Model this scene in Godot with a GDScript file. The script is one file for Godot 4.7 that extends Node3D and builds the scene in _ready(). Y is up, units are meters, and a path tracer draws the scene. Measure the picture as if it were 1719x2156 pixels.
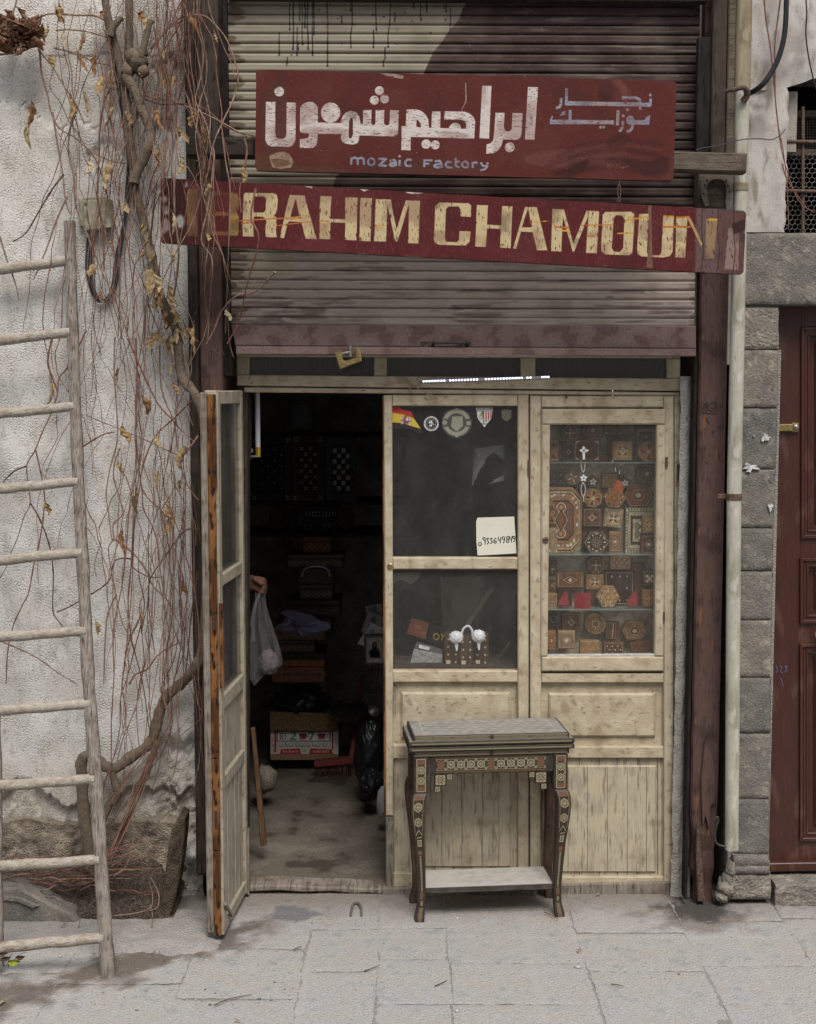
extends Node3D
# A mosaic workshop's front in an old alley, seen straight on: roller shutter and painted boards above, glazed door leaves below.

func _ready() -> void:
	var cam := Camera3D.new()
	cam.name = "camera"
	cam.fov = rad_to_deg(2.0 * atan(1078.0 / F))
	cam.near = 0.05
	cam.far = 120.0
	add_child(cam)
	cam.position = CAM
	cam.rotation = Vector3(-PITCH,0,0)
	cam.current = true
	var we := WorldEnvironment.new()
	we.name = "environment"
	var env := Environment.new()
	env.background_mode = Environment.BG_SKY
	var sk := Sky.new()
	var sm := ProceduralSkyMaterial.new()
	sm.sky_top_color = Color(0.815,0.835,0.885)
	sm.sky_horizon_color = Color(0.865,0.866,0.87)
	sm.sky_curve = 0.2
	sm.ground_bottom_color = Color(0.42,0.41,0.40)
	sm.ground_horizon_color = Color(0.6,0.6,0.6)
	sm.sky_energy_multiplier = 0.85
	sk.sky_material = sm
	env.sky = sk
	env.tonemap_mode = Environment.TONE_MAPPER_LINEAR
	env.tonemap_exposure = 2.0
	env.sdfgi_enabled = true
	env.ssao_enabled = true
	env.ssil_enabled = true
	we.environment = env
	add_child(we)
	var sun := DirectionalLight3D.new()                    # the bright part of an overcast sky above the alley
	sun.name = "sun"
	sun.light_energy = 0.55
	sun.light_color = Color(1.0,0.98,0.955)
	sun.light_angular_distance = 26.0
	sun.shadow_enabled = true
	sun.rotation_degrees = Vector3(-55,14,0)
	add_child(sun)

	rng.seed = 7
	make_textures()
	await bake()
	make_materials()
	build_ground()
	build_walls()
	build_shop_room()
	build_posts_and_pipe()
	build_shutter()
	build_joinery()
	build_open_door()
	build_signs()
	build_neighbour()
	build_cabinet()
	build_table()
	build_interior()
	build_ladder()
	build_vine()
	build_planter()
	build_small_things()
	build_person()

# ---------------------------------------------------------------- helpers
const F := 2850.0
const CAM := Vector3(0,1.815,4.75)
const PITCH := 0.0903
var rng := RandomNumberGenerator.new()
var taken := {}
var TX := {}
var MT := {}
var queue := []

func W(px: float,py: float,z: float) -> Vector3:      # a point of the photograph (1719 x 2156) on the plane at depth z
	var d := Vector3((px - 859.5) / F,-(py - 1078.0) / F,-1.0).rotated(Vector3.RIGHT,-PITCH)
	return CAM + d * ((z - CAM.z) / d.z)

func G(px: float,py: float,y := 0.0) -> Vector3:      # the same on the horizontal plane at height y
	var d := Vector3((px - 859.5) / F,-(py - 1078.0) / F,-1.0).rotated(Vector3.RIGHT,-PITCH)
	return CAM + d * ((y - CAM.y) / d.y)

func L(r: float,g: float,b: float,a := 1.0) -> Color:   # linear base colour to sRGB
	var c := Color(r,g,b).linear_to_srgb()
	c.a = a
	return c

func rr(a: float,b: float) -> float:
	return rng.randf_range(a,b)

class MB:                                               # collects triangles of one mesh
	var v := PackedVector3Array()
	var n := PackedVector3Array()
	var uv := PackedVector2Array()
	var c := PackedColorArray()
	var col := Color(1,1,1)
	var xf := Transform3D.IDENTITY
	var uvf := Vector2(1,1)

	func vert(p: Vector3,q: Vector3,t: Vector2) -> void:
		v.push_back(xf * p)
		n.push_back((xf.basis * q).normalized())
		uv.push_back(t)
		c.push_back(col)

	func tri(a: Vector3,b: Vector3,d: Vector3,ta := Vector2.ZERO,tb := Vector2.ZERO,td := Vector2.ZERO) -> void:   # counter-clockwise seen from outside
		var q := (b - a).cross(d - a).normalized()
		vert(a,q,ta)
		vert(d,q,td)
		vert(b,q,tb)

	func quad(a: Vector3,b: Vector3,d: Vector3,e: Vector3,ta := Vector2(0,1),tb := Vector2(1,1),td := Vector2(1,0),te := Vector2(0,0)) -> void:
		tri(a,b,d,ta,tb,td)
		tri(a,d,e,ta,td,te)

	func stri(a: Vector3,b: Vector3,d: Vector3,na: Vector3,nb: Vector3,nd: Vector3,ta: Vector2,tb: Vector2,td: Vector2) -> void:   # smooth
		if (b - a).cross(d - a).dot(na + nb + nd) < 0.0:
			vert(a,na,ta); vert(b,nb,tb); vert(d,nd,td)
		else:
			vert(a,na,ta); vert(d,nd,td); vert(b,nb,tb)

	func box(o: Vector3,s: Vector3,bev := 0.0) -> void:      # centre, size
		var h := s * 0.5
		bev = minf(bev,minf(h.x,minf(h.y,h.z)) * 0.9)
		var ax := [Vector3.RIGHT,Vector3.UP,Vector3.BACK]
		for i in 3:
			var j: int = (i + 1) % 3
			var k: int = (i + 2) % 3
			var U: Vector3 = ax[j] * (h[j] - bev)
			var V: Vector3 = ax[k] * (h[k] - bev)
			for sg in [1.0,-1.0]:
				var p: Vector3 = o + ax[i] * h[i] * sg
				if sg > 0:
					quad(p - U - V,p + U - V,p + U + V,p - U + V)
				else:
					quad(p - V - U,p + V - U,p + V + U,p - V + U)
			if bev <= 0.0:
				continue
			# chamfers along axis i
			var A: Vector3 = ax[i] * (h[i] - bev)
			for sj in [1.0,-1.0]:
				for sk in [1.0,-1.0]:
					var p1: Vector3 = o + ax[j] * h[j] * sj + ax[k] * (h[k] - bev) * sk
					var p2: Vector3 = o + ax[j] * (h[j] - bev) * sj + ax[k] * h[k] * sk
					if sj * sk > 0:
						quad(p1 - A,p2 - A,p2 + A,p1 + A) if false else quad(p1 + A,p1 - A,p2 - A,p2 + A)
					else:
						quad(p1 - A,p1 + A,p2 + A,p2 - A)
		if bev > 0.0:
			for sx in [1.0,-1.0]:
				for sy in [1.0,-1.0]:
					for sz in [1.0,-1.0]:
						var a := o + Vector3(h.x * sx,(h.y - bev) * sy,(h.z - bev) * sz)
						var b := o + Vector3((h.x - bev) * sx,h.y * sy,(h.z - bev) * sz)
						var d := o + Vector3((h.x - bev) * sx,(h.y - bev) * sy,h.z * sz)
						if sx * sy * sz > 0:
							tri(a,b,d)
						else:
							tri(a,d,b)

	func prism(front: Array,back: Array,bev := 0.0) -> void:   # two matching rings of Vector3, counter-clockwise seen from the front; chamfered front edge
		var m := front.size()
		var ctr := Vector3.ZERO
		for p in front:
			ctr += p
		ctr /= m
		var ring := front
		if bev > 0.0:
			ring = []
			var mid := []
			var nrm := Vector3.ZERO
			for i in m:
				nrm += (front[i] - ctr).cross(front[(i + 1) % m] - ctr)
			nrm = nrm.normalized()
			for i in m:
				var p: Vector3 = front[i]
				var e1: Vector3 = (p - front[(i + m - 1) % m]).normalized()
				var e2: Vector3 = (front[(i + 1) % m] - p).normalized()
				var n1 := nrm.cross(e1)
				var n2 := nrm.cross(e2)
				var w := (n1 + n2)
				var l := maxf(0.35,w.length_squared() * 0.5)
				ring.append(p + w * (bev / l))
				mid.append(p - nrm * bev)
			for i in m:
				var k := (i + 1) % m
				quad(mid[i],mid[k],ring[k],ring[i])
			for i in m:
				var k := (i + 1) % m
				quad(back[i],back[k],mid[k],mid[i])
		else:
			for i in m:
				var k := (i + 1) % m
				quad(back[i],back[k],front[k],front[i])
		face(ring)
		var rb := back.duplicate()
		rb.reverse()
		face(rb)

	func face(ring: Array,uvs := []) -> void:              # a flat polygon, any shape, counter-clockwise
		var m := ring.size()
		if m == 4 and uvs.is_empty():
			quad(ring[0],ring[1],ring[2],ring[3])
			return
		var nrm := Vector3.ZERO
		for i in m:
			nrm += (ring[i] - ring[0]).cross(ring[(i + 1) % m] - ring[0])
		nrm = nrm.normalized()
		var ux: Vector3 = (ring[1] - ring[0]).normalized()
		var uy := nrm.cross(ux)
		var p2 := PackedVector2Array()
		for p in ring:
			p2.push_back(Vector2((p - ring[0]).dot(ux),(p - ring[0]).dot(uy)))
		var idx := Geometry2D.triangulate_polygon(p2)
		for i in range(0,idx.size(),3):
			var a := idx[i]; var b := idx[i + 1]; var d := idx[i + 2]
			var q: Vector3 = (ring[b] - ring[a]).cross(ring[d] - ring[a])
			if q.dot(nrm) < 0:
				var t := b; b = d; d = t
			if uvs.is_empty():
				tri(ring[a],ring[b],ring[d])
			else:
				tri(ring[a],ring[b],ring[d],uvs[a],uvs[b],uvs[d])

	func tube(pts: Array,radii: Array,sides := 6,caps := true) -> void:
		var m := pts.size()
		if m < 2:
			return
		var t0: Vector3 = (pts[1] - pts[0]).normalized()
		var u := t0.cross(Vector3.UP if absf(t0.y) < 0.9 else Vector3.RIGHT).normalized()
		var rings := []
		var norms := []
		var len := 0.0
		var lens := []
		for i in m:
			var t: Vector3 = (pts[mini(i + 1,m - 1)] - pts[maxi(i - 1,0)]).normalized()
			u = (u - t * u.dot(t)).normalized()
			var w := t.cross(u)
			var r := []
			var q := []
			for k in sides:
				var a := TAU * k / sides
				var d := u * cos(a) + w * sin(a)
				q.append(d)
				r.append(pts[i] + d * radii[i])
			rings.append(r)
			norms.append(q)
			if i > 0:
				len += pts[i].distance_to(pts[i - 1])
			lens.append(len)
		for i in m - 1:
			for k in sides:
				var l := (k + 1) % sides
				var ua := float(k) / sides
				var ub := float(k + 1) / sides
				stri(rings[i][k],rings[i][l],rings[i + 1][l],norms[i][k],norms[i][l],norms[i + 1][l],Vector2(ua,lens[i]),Vector2(ub,lens[i]),Vector2(ub,lens[i + 1]))
				stri(rings[i][k],rings[i + 1][l],rings[i + 1][k],norms[i][k],norms[i + 1][l],norms[i + 1][k],Vector2(ua,lens[i]),Vector2(ub,lens[i + 1]),Vector2(ua,lens[i + 1]))
		if caps:
			for e in [0,m - 1]:
				var q: Vector3 = (pts[0] - pts[1]).normalized() if e == 0 else (pts[m - 1] - pts[m - 2]).normalized()
				for k in sides:
					stri(pts[e],rings[e][k],rings[e][(k + 1) % sides],q,q,q,Vector2.ZERO,Vector2.ZERO,Vector2.ZERO)

	func grid(nx: int,ny: int,at: Callable,tint = null) -> void:   # a sheet of (nx+1)(ny+1) points with smooth normals; at(u, v) -> Vector3; faces the side from which u runs right and v up
		var p := []
		for j in ny + 1:
			for i in nx + 1:
				p.append(at.call(float(i) / nx,float(j) / ny))
		var q := []
		for j in ny + 1:
			for i in nx + 1:
				var du: Vector3 = p[j * (nx + 1) + mini(i + 1,nx)] - p[j * (nx + 1) + maxi(i - 1,0)]
				var dv: Vector3 = p[mini(j + 1,ny) * (nx + 1) + i] - p[maxi(j - 1,0) * (nx + 1) + i]
				q.append(du.cross(dv).normalized())
		for j in ny:
			for i in nx:
				var a := j * (nx + 1) + i
				var ix := [a,a + nx + 2,a + 1,a,a + nx + 1,a + nx + 2]
				for k in ix:
					if tint != null:
						col = tint.call(p[k])
					vert(p[k],q[k],Vector2(float(k % (nx + 1)) / nx,1.0 - float(k / (nx + 1)) / ny))

	func lathe(prof: Array,sides := 12) -> void:             # Vector2(radius, height) from the bottom up, about y
		var m := prof.size()
		for i in m - 1:
			var a: Vector2 = prof[i]
			var b: Vector2 = prof[i + 1]
			var e := (b - a).normalized()
			var nn := Vector2(e.y,-e.x)
			for k in sides:
				var t0 := TAU * k / sides
				var t1 := TAU * (k + 1) / sides
				var d0 := Vector3(cos(t0),0,sin(t0))
				var d1 := Vector3(cos(t1),0,sin(t1))
				var P := [d0 * a.x + Vector3.UP * a.y,d1 * a.x + Vector3.UP * a.y,d1 * b.x + Vector3.UP * b.y,d0 * b.x + Vector3.UP * b.y]
				var n0 := d0 * nn.x + Vector3.UP * nn.y
				var n1 := d1 * nn.x + Vector3.UP * nn.y
				var T := [Vector2(t0 / TAU,a.y),Vector2(t1 / TAU,a.y),Vector2(t1 / TAU,b.y),Vector2(t0 / TAU,b.y)]
				if a.x > 0.0:
					stri(P[0],P[1],P[2],n0,n1,n1,T[0],T[1],T[2])
				if b.x > 0.0:
					stri(P[0],P[2],P[3],n0,n1,n0,T[0],T[2],T[3])

	func done() -> ArrayMesh:
		var a := []
		a.resize(Mesh.ARRAY_MAX)
		a[Mesh.ARRAY_VERTEX] = v
		a[Mesh.ARRAY_NORMAL] = n
		a[Mesh.ARRAY_TEX_UV] = uv
		a[Mesh.ARRAY_COLOR] = c
		var m := ArrayMesh.new()
		m.add_surface_from_arrays(Mesh.PRIMITIVE_TRIANGLES,a)
		return m

func numbered(called: String) -> String:
	var k: int = taken.get(called,0)
	taken[called] = k + 1
	return called if k == 0 else "%s_%03d" % [called,k]

func tag(o: Node3D,label: String,category: String,group := "",kind := "thing") -> Node3D:
	o.set_meta("label",label)
	o.set_meta("category",category)
	if group != "":
		o.set_meta("group",group)
	o.set_meta("kind",kind)
	return o

func thing(called: String,label: String,category: String,at := Vector3.ZERO,group := "") -> Node3D:
	var o := Node3D.new()
	o.name = numbered(called)
	add_child(o)
	o.position = at
	return tag(o,label,category,group)

func part(called: String,b: MB,m: Material,parent: Node3D,label := "") -> MeshInstance3D: # a mesh given in world coordinates
	return partm(called,b.done(),m,parent,label)

func partm(called: String,mesh: Mesh,m: Material,parent: Node3D,label := "",local := false) -> MeshInstance3D:
	var o := MeshInstance3D.new()
	o.mesh = mesh
	o.material_override = m
	var pid := str(parent.get_instance_id()) + called
	var k: int = taken.get(pid,0)
	taken[pid] = k + 1
	o.name = called if k == 0 else "%s_%03d" % [called,k]
	parent.add_child(o,true)
	if parent.get_parent() == self and not local and not parent is MeshInstance3D:
		o.position = -parent.position
	if label != "":
		o.set_meta("label",label)
	return o

func single(called: String,b: MB,m: Material,label: String,category: String,group := "",kind := "thing") -> MeshInstance3D: # a thing that is one mesh
	var o := MeshInstance3D.new()
	o.mesh = b.done()
	o.material_override = m
	o.name = numbered(called)
	add_child(o)
	return tag(o,label,category,group,kind)

func struct(called: String,b: MB,m: Material) -> MeshInstance3D:
	var o := MeshInstance3D.new()
	o.mesh = b.done()
	o.material_override = m
	o.name = numbered(called)
	add_child(o)
	o.set_meta("kind","structure")
	return o

func px(b: MB,poly: Array,z: float,depth: float,bev := 0.002) -> MB:     # a board whose outline is given as points of the photograph, its front at z
	var f := []
	var k := []
	var ccw := 0.0
	for i in poly.size():
		var p: Array = poly[i]
		var q: Array = poly[(i + 1) % poly.size()]
		ccw += p[0] * q[1] - q[0] * p[1]
	var pl := poly.duplicate()
	if ccw > 0:
		pl.reverse()
	for p in pl:
		var w := W(p[0],p[1],z)
		f.append(w)
		k.append(w - Vector3(0,0,depth))
	b.prism(f,k,bev)
	return b

func rect(x0: float,y0: float,x1: float,y1: float) -> Array:
	return [[x0,y0],[x1,y0],[x1,y1],[x0,y1]]

func smooth(pts: Array,per := 4) -> Array:                 # Catmull-Rom through points
	var out := []
	var m := pts.size()
	for i in m - 1:
		var a: Vector3 = pts[maxi(i - 1,0)]
		var b: Vector3 = pts[i]
		var d: Vector3 = pts[i + 1]
		var e: Vector3 = pts[mini(i + 2,m - 1)]
		for k in per:
			out.append(b.cubic_interpolate(d,a,e,float(k) / per))
	out.append(pts[m - 1])
	return out

func taper(m: int,a: float,b: float) -> Array:
	var r := []
	for i in m:
		r.append(lerpf(a,b,float(i) / maxf(1.0,m - 1)))
	return r

func regular(m: int,r: float,turn := 0.0,sx := 1.0,sy := 1.0) -> Array:
	var o := []
	for i in m:
		var a := TAU * (i + 0.5) / m + turn
		o.append(Vector2(cos(a) * r * sx,sin(a) * r * sy))
	return o

# ---------------------------------------------------------------- drawing flat print
class Cv:
	var img: Image
	var w: int
	var h: int
	var xf := Transform2D.IDENTITY
	const S := 2
	func _init(ww: int,hh: int,base: Color) -> void:
		w = ww * S
		h = hh * S
		img = Image.create_empty(w,h,false,Image.FORMAT_RGBA8)
		img.fill(base)
	func poly(pts: Array,c: Color,holes := []) -> void:
		var rings := [pts] + holes
		var segs := []
		var lo := 1e9
		var hi := -1e9
		for r in rings:
			var q := []
			for p in r:
				var t: Vector2 = xf * (p if p is Vector2 else Vector2(p[0],p[1])) * S
				q.append(t)
				lo = minf(lo,t.y)
				hi = maxf(hi,t.y)
			for i in q.size():
				segs.append([q[i],q[(i + 1) % q.size()]])
		for y in range(maxi(0,int(floor(lo))),mini(h,int(ceil(hi)) + 1)):
			var yy := y + 0.5
			var xs := []
			for s in segs:
				var a: Vector2 = s[0]
				var b: Vector2 = s[1]
				if (a.y <= yy) != (b.y <= yy):
					xs.append(a.x + (b.x - a.x) * (yy - a.y) / (b.y - a.y))
			xs.sort()
			for i in range(0,xs.size() - 1,2):
				var x0 := clampi(int(round(xs[i])),0,w)
				var x1 := clampi(int(round(xs[i + 1])),0,w)
				if x1 > x0:
					img.fill_rect(Rect2i(x0,y,x1 - x0,1),c)
	func disc(x: float,y: float,r: float,c: Color,ry := 0.0,m := 18) -> void:
		var q := []
		for i in m:
			q.append(Vector2(x + cos(TAU * i / m) * r,y + sin(TAU * i / m) * (ry if ry > 0 else r)))
		poly(q,c)
	func ring(x: float,y: float,r: float,t: float,c: Color,ry := 0.0) -> void:
		var q := []
		for i in 21:
			q.append(Vector2(x + cos(TAU * i / 20) * r,y + sin(TAU * i / 20) * (ry if ry > 0 else r)))
		stroke(q,t,c)
	func box(x0: float,y0: float,x1: float,y1: float,c: Color) -> void:
		poly([Vector2(x0,y0),Vector2(x1,y0),Vector2(x1,y1),Vector2(x0,y1)],c)
	func stroke(pts: Array,t: float,c: Color,round := true) -> void:
		for i in pts.size() - 1:
			var a: Vector2 = pts[i] if pts[i] is Vector2 else Vector2(pts[i][0],pts[i][1])
			var b: Vector2 = pts[i + 1] if pts[i + 1] is Vector2 else Vector2(pts[i + 1][0],pts[i + 1][1])
			var d := (b - a).normalized().orthogonal() * t * 0.5
			poly([a + d,b + d,b - d,a - d],c)
			if round and t > 2.0 and i > 0:
				disc(a.x,a.y,t * 0.5,c,0.0,8)
	func text(s: String,x: float,y: float,size: float,c: Color,bold := false,width := 0.0,fontname := "Droid Sans") -> void: # lettering from a font's outlines
		var f := SystemFont.new()
		f.font_names = PackedStringArray([fontname])
		f.font_weight = 700 if bold else 400
		var tm := TextMesh.new()
		tm.font = f
		tm.text = s
		tm.font_size = 32
		tm.pixel_size = 1.0
		tm.depth = 0.0
		tm.horizontal_alignment = HORIZONTAL_ALIGNMENT_LEFT
		tm.vertical_alignment = VERTICAL_ALIGNMENT_BOTTOM
		if tm.get_surface_count() == 0:
			return
		var a := tm.surface_get_arrays(0)
		var vs: PackedVector3Array = a[Mesh.ARRAY_VERTEX]
		if vs.is_empty():
			return
		var ix: PackedInt32Array = a[Mesh.ARRAY_INDEX] if a[Mesh.ARRAY_INDEX] != null else PackedInt32Array(range(vs.size()))
		var bb := AABB(vs[0],Vector3.ZERO)
		for p in vs:
			bb = bb.expand(p)
		var ky := size / maxf(bb.size.y,1e-5)
		var kx := ky if width <= 0 else width / maxf(bb.size.x,1e-5)
		for i in range(0,ix.size(),3):
			var t := []
			for k in 3:
				var p := vs[ix[i + k]]
				t.append(Vector2(x + (p.x - bb.position.x) * kx,y + (bb.end.y - p.y) * ky))
			poly(t,c)
	func out() -> Image:
		img.resize(w / S,h / S,Image.INTERPOLATE_BILINEAR)
		return img

func tex_of(img: Image) -> ImageTexture:
	return ImageTexture.create_from_image(img)

# ---------------------------------------------------------------- layered noise textures, all computed by the engine's own noise
# layer: [seed, features across the tile, octaves, stretch Vector2i, [[position, colour with alpha], ...], kind]
func recipe(called: String,w: int,h: int,base,layers: Array) -> void:
	var ls := []
	for l in layers:
		var f := FastNoiseLite.new()
		f.seed = l[0]
		var kind: String = l[5] if l.size() > 5 else "fbm"
		f.noise_type = FastNoiseLite.TYPE_SIMPLEX_SMOOTH if kind != "cell" else FastNoiseLite.TYPE_CELLULAR
		f.fractal_type = FastNoiseLite.FRACTAL_RIDGED if kind == "ridge" else FastNoiseLite.FRACTAL_FBM
		f.fractal_octaves = l[2]
		if kind == "cell":
			f.cellular_return_type = FastNoiseLite.RETURN_DISTANCE2_SUB
		var st: Vector2i = l[3]
		var t := NoiseTexture2D.new()
		t.width = maxi(16,w / st.x)
		t.height = maxi(16,h / st.y)
		f.frequency = float(l[1]) / float(maxi(t.width,t.height))
		t.seamless = true
		t.generate_mipmaps = false
		var g := Gradient.new()
		var off := PackedFloat32Array()
		var cs := PackedColorArray()
		for s in l[4]:
			off.push_back(s[0])
			cs.push_back(s[1])
		g.offsets = off
		g.colors = cs
		t.color_ramp = g
		t.noise = f
		ls.append(t)
	queue.append([called,w,h,base,ls])

func bake() -> void:
	for q in queue:
		var img: Image
		if q[3] is Image:
			img = q[3]
		else:
			img = Image.create_empty(q[1],q[2],false,Image.FORMAT_RGBA8)
			img.fill(q[3])
		for t: NoiseTexture2D in q[4]:
			var tries := 0
			while t.get_image() == null and tries < 4000:
				await get_tree().process_frame
				tries += 1
			var l: Image = t.get_image().duplicate()
			l.convert(Image.FORMAT_RGBA8)
			if l.get_width() != q[1] or l.get_height() != q[2]:
				l.resize(q[1],q[2],Image.INTERPOLATE_CUBIC)
			img.blend_rect(l,Rect2i(0,0,q[1],q[2]),Vector2i.ZERO)
		TX[q[0]] = tex_of(img)
	queue.clear()

func mat(called: String,color: Color,rough := 0.8,tex := "",scale := Vector3.ONE,height := "",relief := 0.0,metal := 0.0) -> StandardMaterial3D:
	var m := StandardMaterial3D.new()
	m.resource_name = called
	m.albedo_color = color
	m.roughness = rough
	m.metallic = metal
	m.metallic_specular = 0.5 if rough < 0.5 or metal > 0.0 else 0.25
	if tex != "" or height != "":
		m.uv1_triplanar = true
		m.uv1_scale = scale
		m.uv1_triplanar_sharpness = 4.0
	if tex != "":
		m.albedo_texture = TX[tex]
	if height != "":
		m.heightmap_enabled = true
		m.heightmap_texture = TX[height]
		m.heightmap_scale = relief
	MT[called] = m
	return m

# ---------------------------------------------------------------- materials
func make_textures() -> void:
	var N := Vector2i(1,1)
	# left wall: grey roughcast with pale and brown patches
	recipe("plaster",1024,1024,L(0.59,0.575,0.55),[
		[11,5,4,N,[[0.36,L(0.36,0.34,0.31,0.0)],[0.62,L(0.52,0.49,0.44,0.4)],[1.0,L(0.44,0.41,0.36,0.5)]]],
		[12,7,5,N,[[0.0,L(0.66,0.65,0.63,0.9)],[0.32,L(0.65,0.64,0.62,0.55)],[0.42,L(0.62,0.61,0.59,0.0)]]],
		[13,120,2,N,[[0.0,L(0.2,0.185,0.165,0.7)],[0.28,L(0.24,0.22,0.2,0.3)],[0.4,L(0.3,0.3,0.3,0.0)],[0.62,L(0.62,0.6,0.56,0.0)],[0.85,L(0.64,0.62,0.58,0.5)]]],
		[14,20,4,Vector2i(1,4),[[0.6,L(0.25,0.22,0.19,0.0)],[0.85,L(0.26,0.23,0.2,0.25)]]],
		[15,9,5,N,[[0.485,L(0.2,0.18,0.15,0.0)],[0.497,L(0.15,0.13,0.11,0.5)],[0.503,L(0.15,0.13,0.11,0.5)],[0.515,L(0.2,0.18,0.15,0.0)]],"ridge"]])
	recipe("plaster_h",1024,1024,Color(0.5,0.5,0.5),[
		[21,150,3,N,[[0.2,Color(0,0,0,1)],[0.8,Color(1,1,1,1)]]],
		[22,10,3,N,[[0.3,Color(0.5,0.5,0.5,0.0)],[0.65,Color(0.5,0.5,0.5,0.75)]]]])
	recipe("limewash",512,512,L(0.60,0.575,0.54),[
		[31,5,4,N,[[0.5,L(0.5,0.47,0.43,0.0)],[0.8,L(0.42,0.39,0.35,0.85)]]],
		[32,14,4,Vector2i(1,3),[[0.6,L(0.3,0.26,0.22,0.0)],[0.85,L(0.25,0.21,0.17,0.75)]]],
		[33,60,2,N,[[0.0,L(0.25,0.22,0.19,0.6)],[0.3,L(0.3,0.28,0.25,0.0)]]]])
	recipe("paving",1024,1024,L(0.40,0.386,0.367),[
		[41,6,4,N,[[0.3,L(0.40,0.37,0.335,0.6)],[0.5,L(0.4,0.38,0.36,0.0)],[0.65,L(0.33,0.33,0.33,0.0)],[0.9,L(0.29,0.29,0.295,0.7)]]],
		[42,110,3,N,[[0.0,L(0.17,0.17,0.175,0.85)],[0.36,L(0.23,0.23,0.235,0.4)],[0.47,L(0.3,0.3,0.3,0.0)],[0.66,L(0.5,0.49,0.47,0.0)],[0.9,L(0.52,0.51,0.49,0.5)]]],
		[43,90,4,Vector2i(3,1),[[0.58,L(0.26,0.265,0.28,0.0)],[0.75,L(0.22,0.23,0.25,0.5)]]],
		[44,220,1,N,[[0.86,L(0.7,0.69,0.66,0.0)],[0.95,L(0.72,0.71,0.68,0.8)]]]])
	recipe("grain_h",512,512,Color(0.5,0.5,0.5),[[51,60,4,N,[[0.2,Color(0,0,0,1)],[0.8,Color(1,1,1,1)]]]])
	# old cream paint on boards, grain upright; the second one lies
	for d in 2:
		var st := Vector2i(1,9) if d == 0 else Vector2i(9,1)
		var s2 := Vector2i(1,4) if d == 0 else Vector2i(4,1)
		recipe(["cream_v","cream_h"][d],768,768,L(0.47,0.41,0.31),[
			[61 + d,5,4,N,[[0.3,L(0.57,0.51,0.40,0.7)],[0.48,L(0.5,0.44,0.33,0.0)],[0.6,L(0.36,0.30,0.21,0.0)],[0.88,L(0.29,0.235,0.165,0.75)]]],
			[63 + d,60,3,st,[[0.0,L(0.23,0.185,0.12,0.6)],[0.33,L(0.3,0.24,0.16,0.0)],[0.7,L(0.5,0.43,0.3,0.0)],[0.95,L(0.54,0.46,0.33,0.5)]]],
			[65 + d,46,6,s2,[[0.74,L(0.25,0.2,0.15,0.0)],[0.84,L(0.22,0.18,0.13,0.4)],[0.92,L(0.13,0.10,0.07,0.9)]]],
			[67 + d,12,6,N,[[0.62,L(0.34,0.29,0.22,0.0)],[0.78,L(0.31,0.265,0.2,0.3)],[0.82,L(0.22,0.18,0.13,0.6)]]],
			[69 + d,130,2,N,[[0.0,L(0.12,0.095,0.06,0.6)],[0.2,L(0.15,0.12,0.08,0.0)]]]])
	recipe("peel_v",768,768,L(0.46,0.412,0.325),[ # peeling lower panels
		[71,5,4,N,[[0.35,L(0.5,0.445,0.33,0.7)],[0.5,L(0.5,0.44,0.33,0.0)],[0.85,L(0.32,0.27,0.19,0.8)]]],
		[72,70,3,Vector2i(1,10),[[0.0,L(0.25,0.21,0.15,0.6)],[0.35,L(0.3,0.24,0.16,0.0)]]],
		[73,26,7,Vector2i(1,7),[[0.66,L(0.30,0.26,0.2,0.0)],[0.72,L(0.27,0.235,0.18,0.5)],[0.9,L(0.18,0.15,0.115,0.85)]]],
		[74,12,4,Vector2i(1,3),[[0.6,L(0.33,0.31,0.28,0.0)],[0.75,L(0.3,0.28,0.245,0.5)]]]])
	recipe("wood_h_map",512,512,Color(0.5,0.5,0.5),[[81,60,3,Vector2i(1,10),[[0.2,Color(0,0,0,1)],[0.8,Color(1,1,1,1)]]]])
	# general pale wood grain to multiply with a colour
	for d in 2:
		var st := Vector2i(1,10) if d == 0 else Vector2i(10,1)
		recipe(["grain_v","grain_l"][d],512,512,L(0.72,0.72,0.72),[
			[91 + d,40,4,st,[[0.1,L(0.25,0.22,0.2,0.9)],[0.42,L(0.5,0.5,0.5,0.0)],[0.6,L(0.9,0.9,0.9,0.0)],[0.9,L(1,1,1,0.8)]]],
			[93 + d,6,3,N,[[0.4,L(0.5,0.47,0.44,0.0)],[0.8,L(0.4,0.36,0.33,0.7)]]],
			[95 + d,30,3,Vector2i(1,5) if d == 0 else Vector2i(5,1),[[0.74,L(0.2,0.18,0.17,0.0)],[0.88,L(0.15,0.13,0.12,0.8)]]]])
	recipe("mottle",512,512,L(0.74,0.74,0.74),[
		[101,6,4,N,[[0.3,L(1,1,1,0.8)],[0.5,L(0.8,0.8,0.8,0.0)],[0.85,L(0.42,0.41,0.4,0.9)]]],
		[102,50,3,N,[[0.1,L(0.3,0.29,0.28,0.6)],[0.4,L(0.5,0.5,0.5,0.0)],[0.7,L(1,1,1,0.0)],[0.95,L(1,1,1,0.6)]]]])
	recipe("post",768,768,L(0.098,0.064,0.058),[ # maroon brown painted timber, scuffed
		[111,5,4,N,[[0.35,L(0.10,0.062,0.056,0.8)],[0.55,L(0.07,0.045,0.042,0.0)],[0.85,L(0.045,0.03,0.027,0.9)]]],
		[112,120,3,N,[[0.72,L(0.2,0.17,0.15,0.0)],[0.9,L(0.24,0.2,0.18,0.5)]]],
		[113,14,4,Vector2i(1,6),[[0.76,L(0.2,0.08,0.03,0.0)],[0.8,L(0.2,0.085,0.035,0.8)]]],
		[114,60,3,Vector2i(1,8),[[0.1,L(0.03,0.022,0.02,0.7)],[0.4,L(0.05,0.04,0.03,0.0)]]]])
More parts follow.
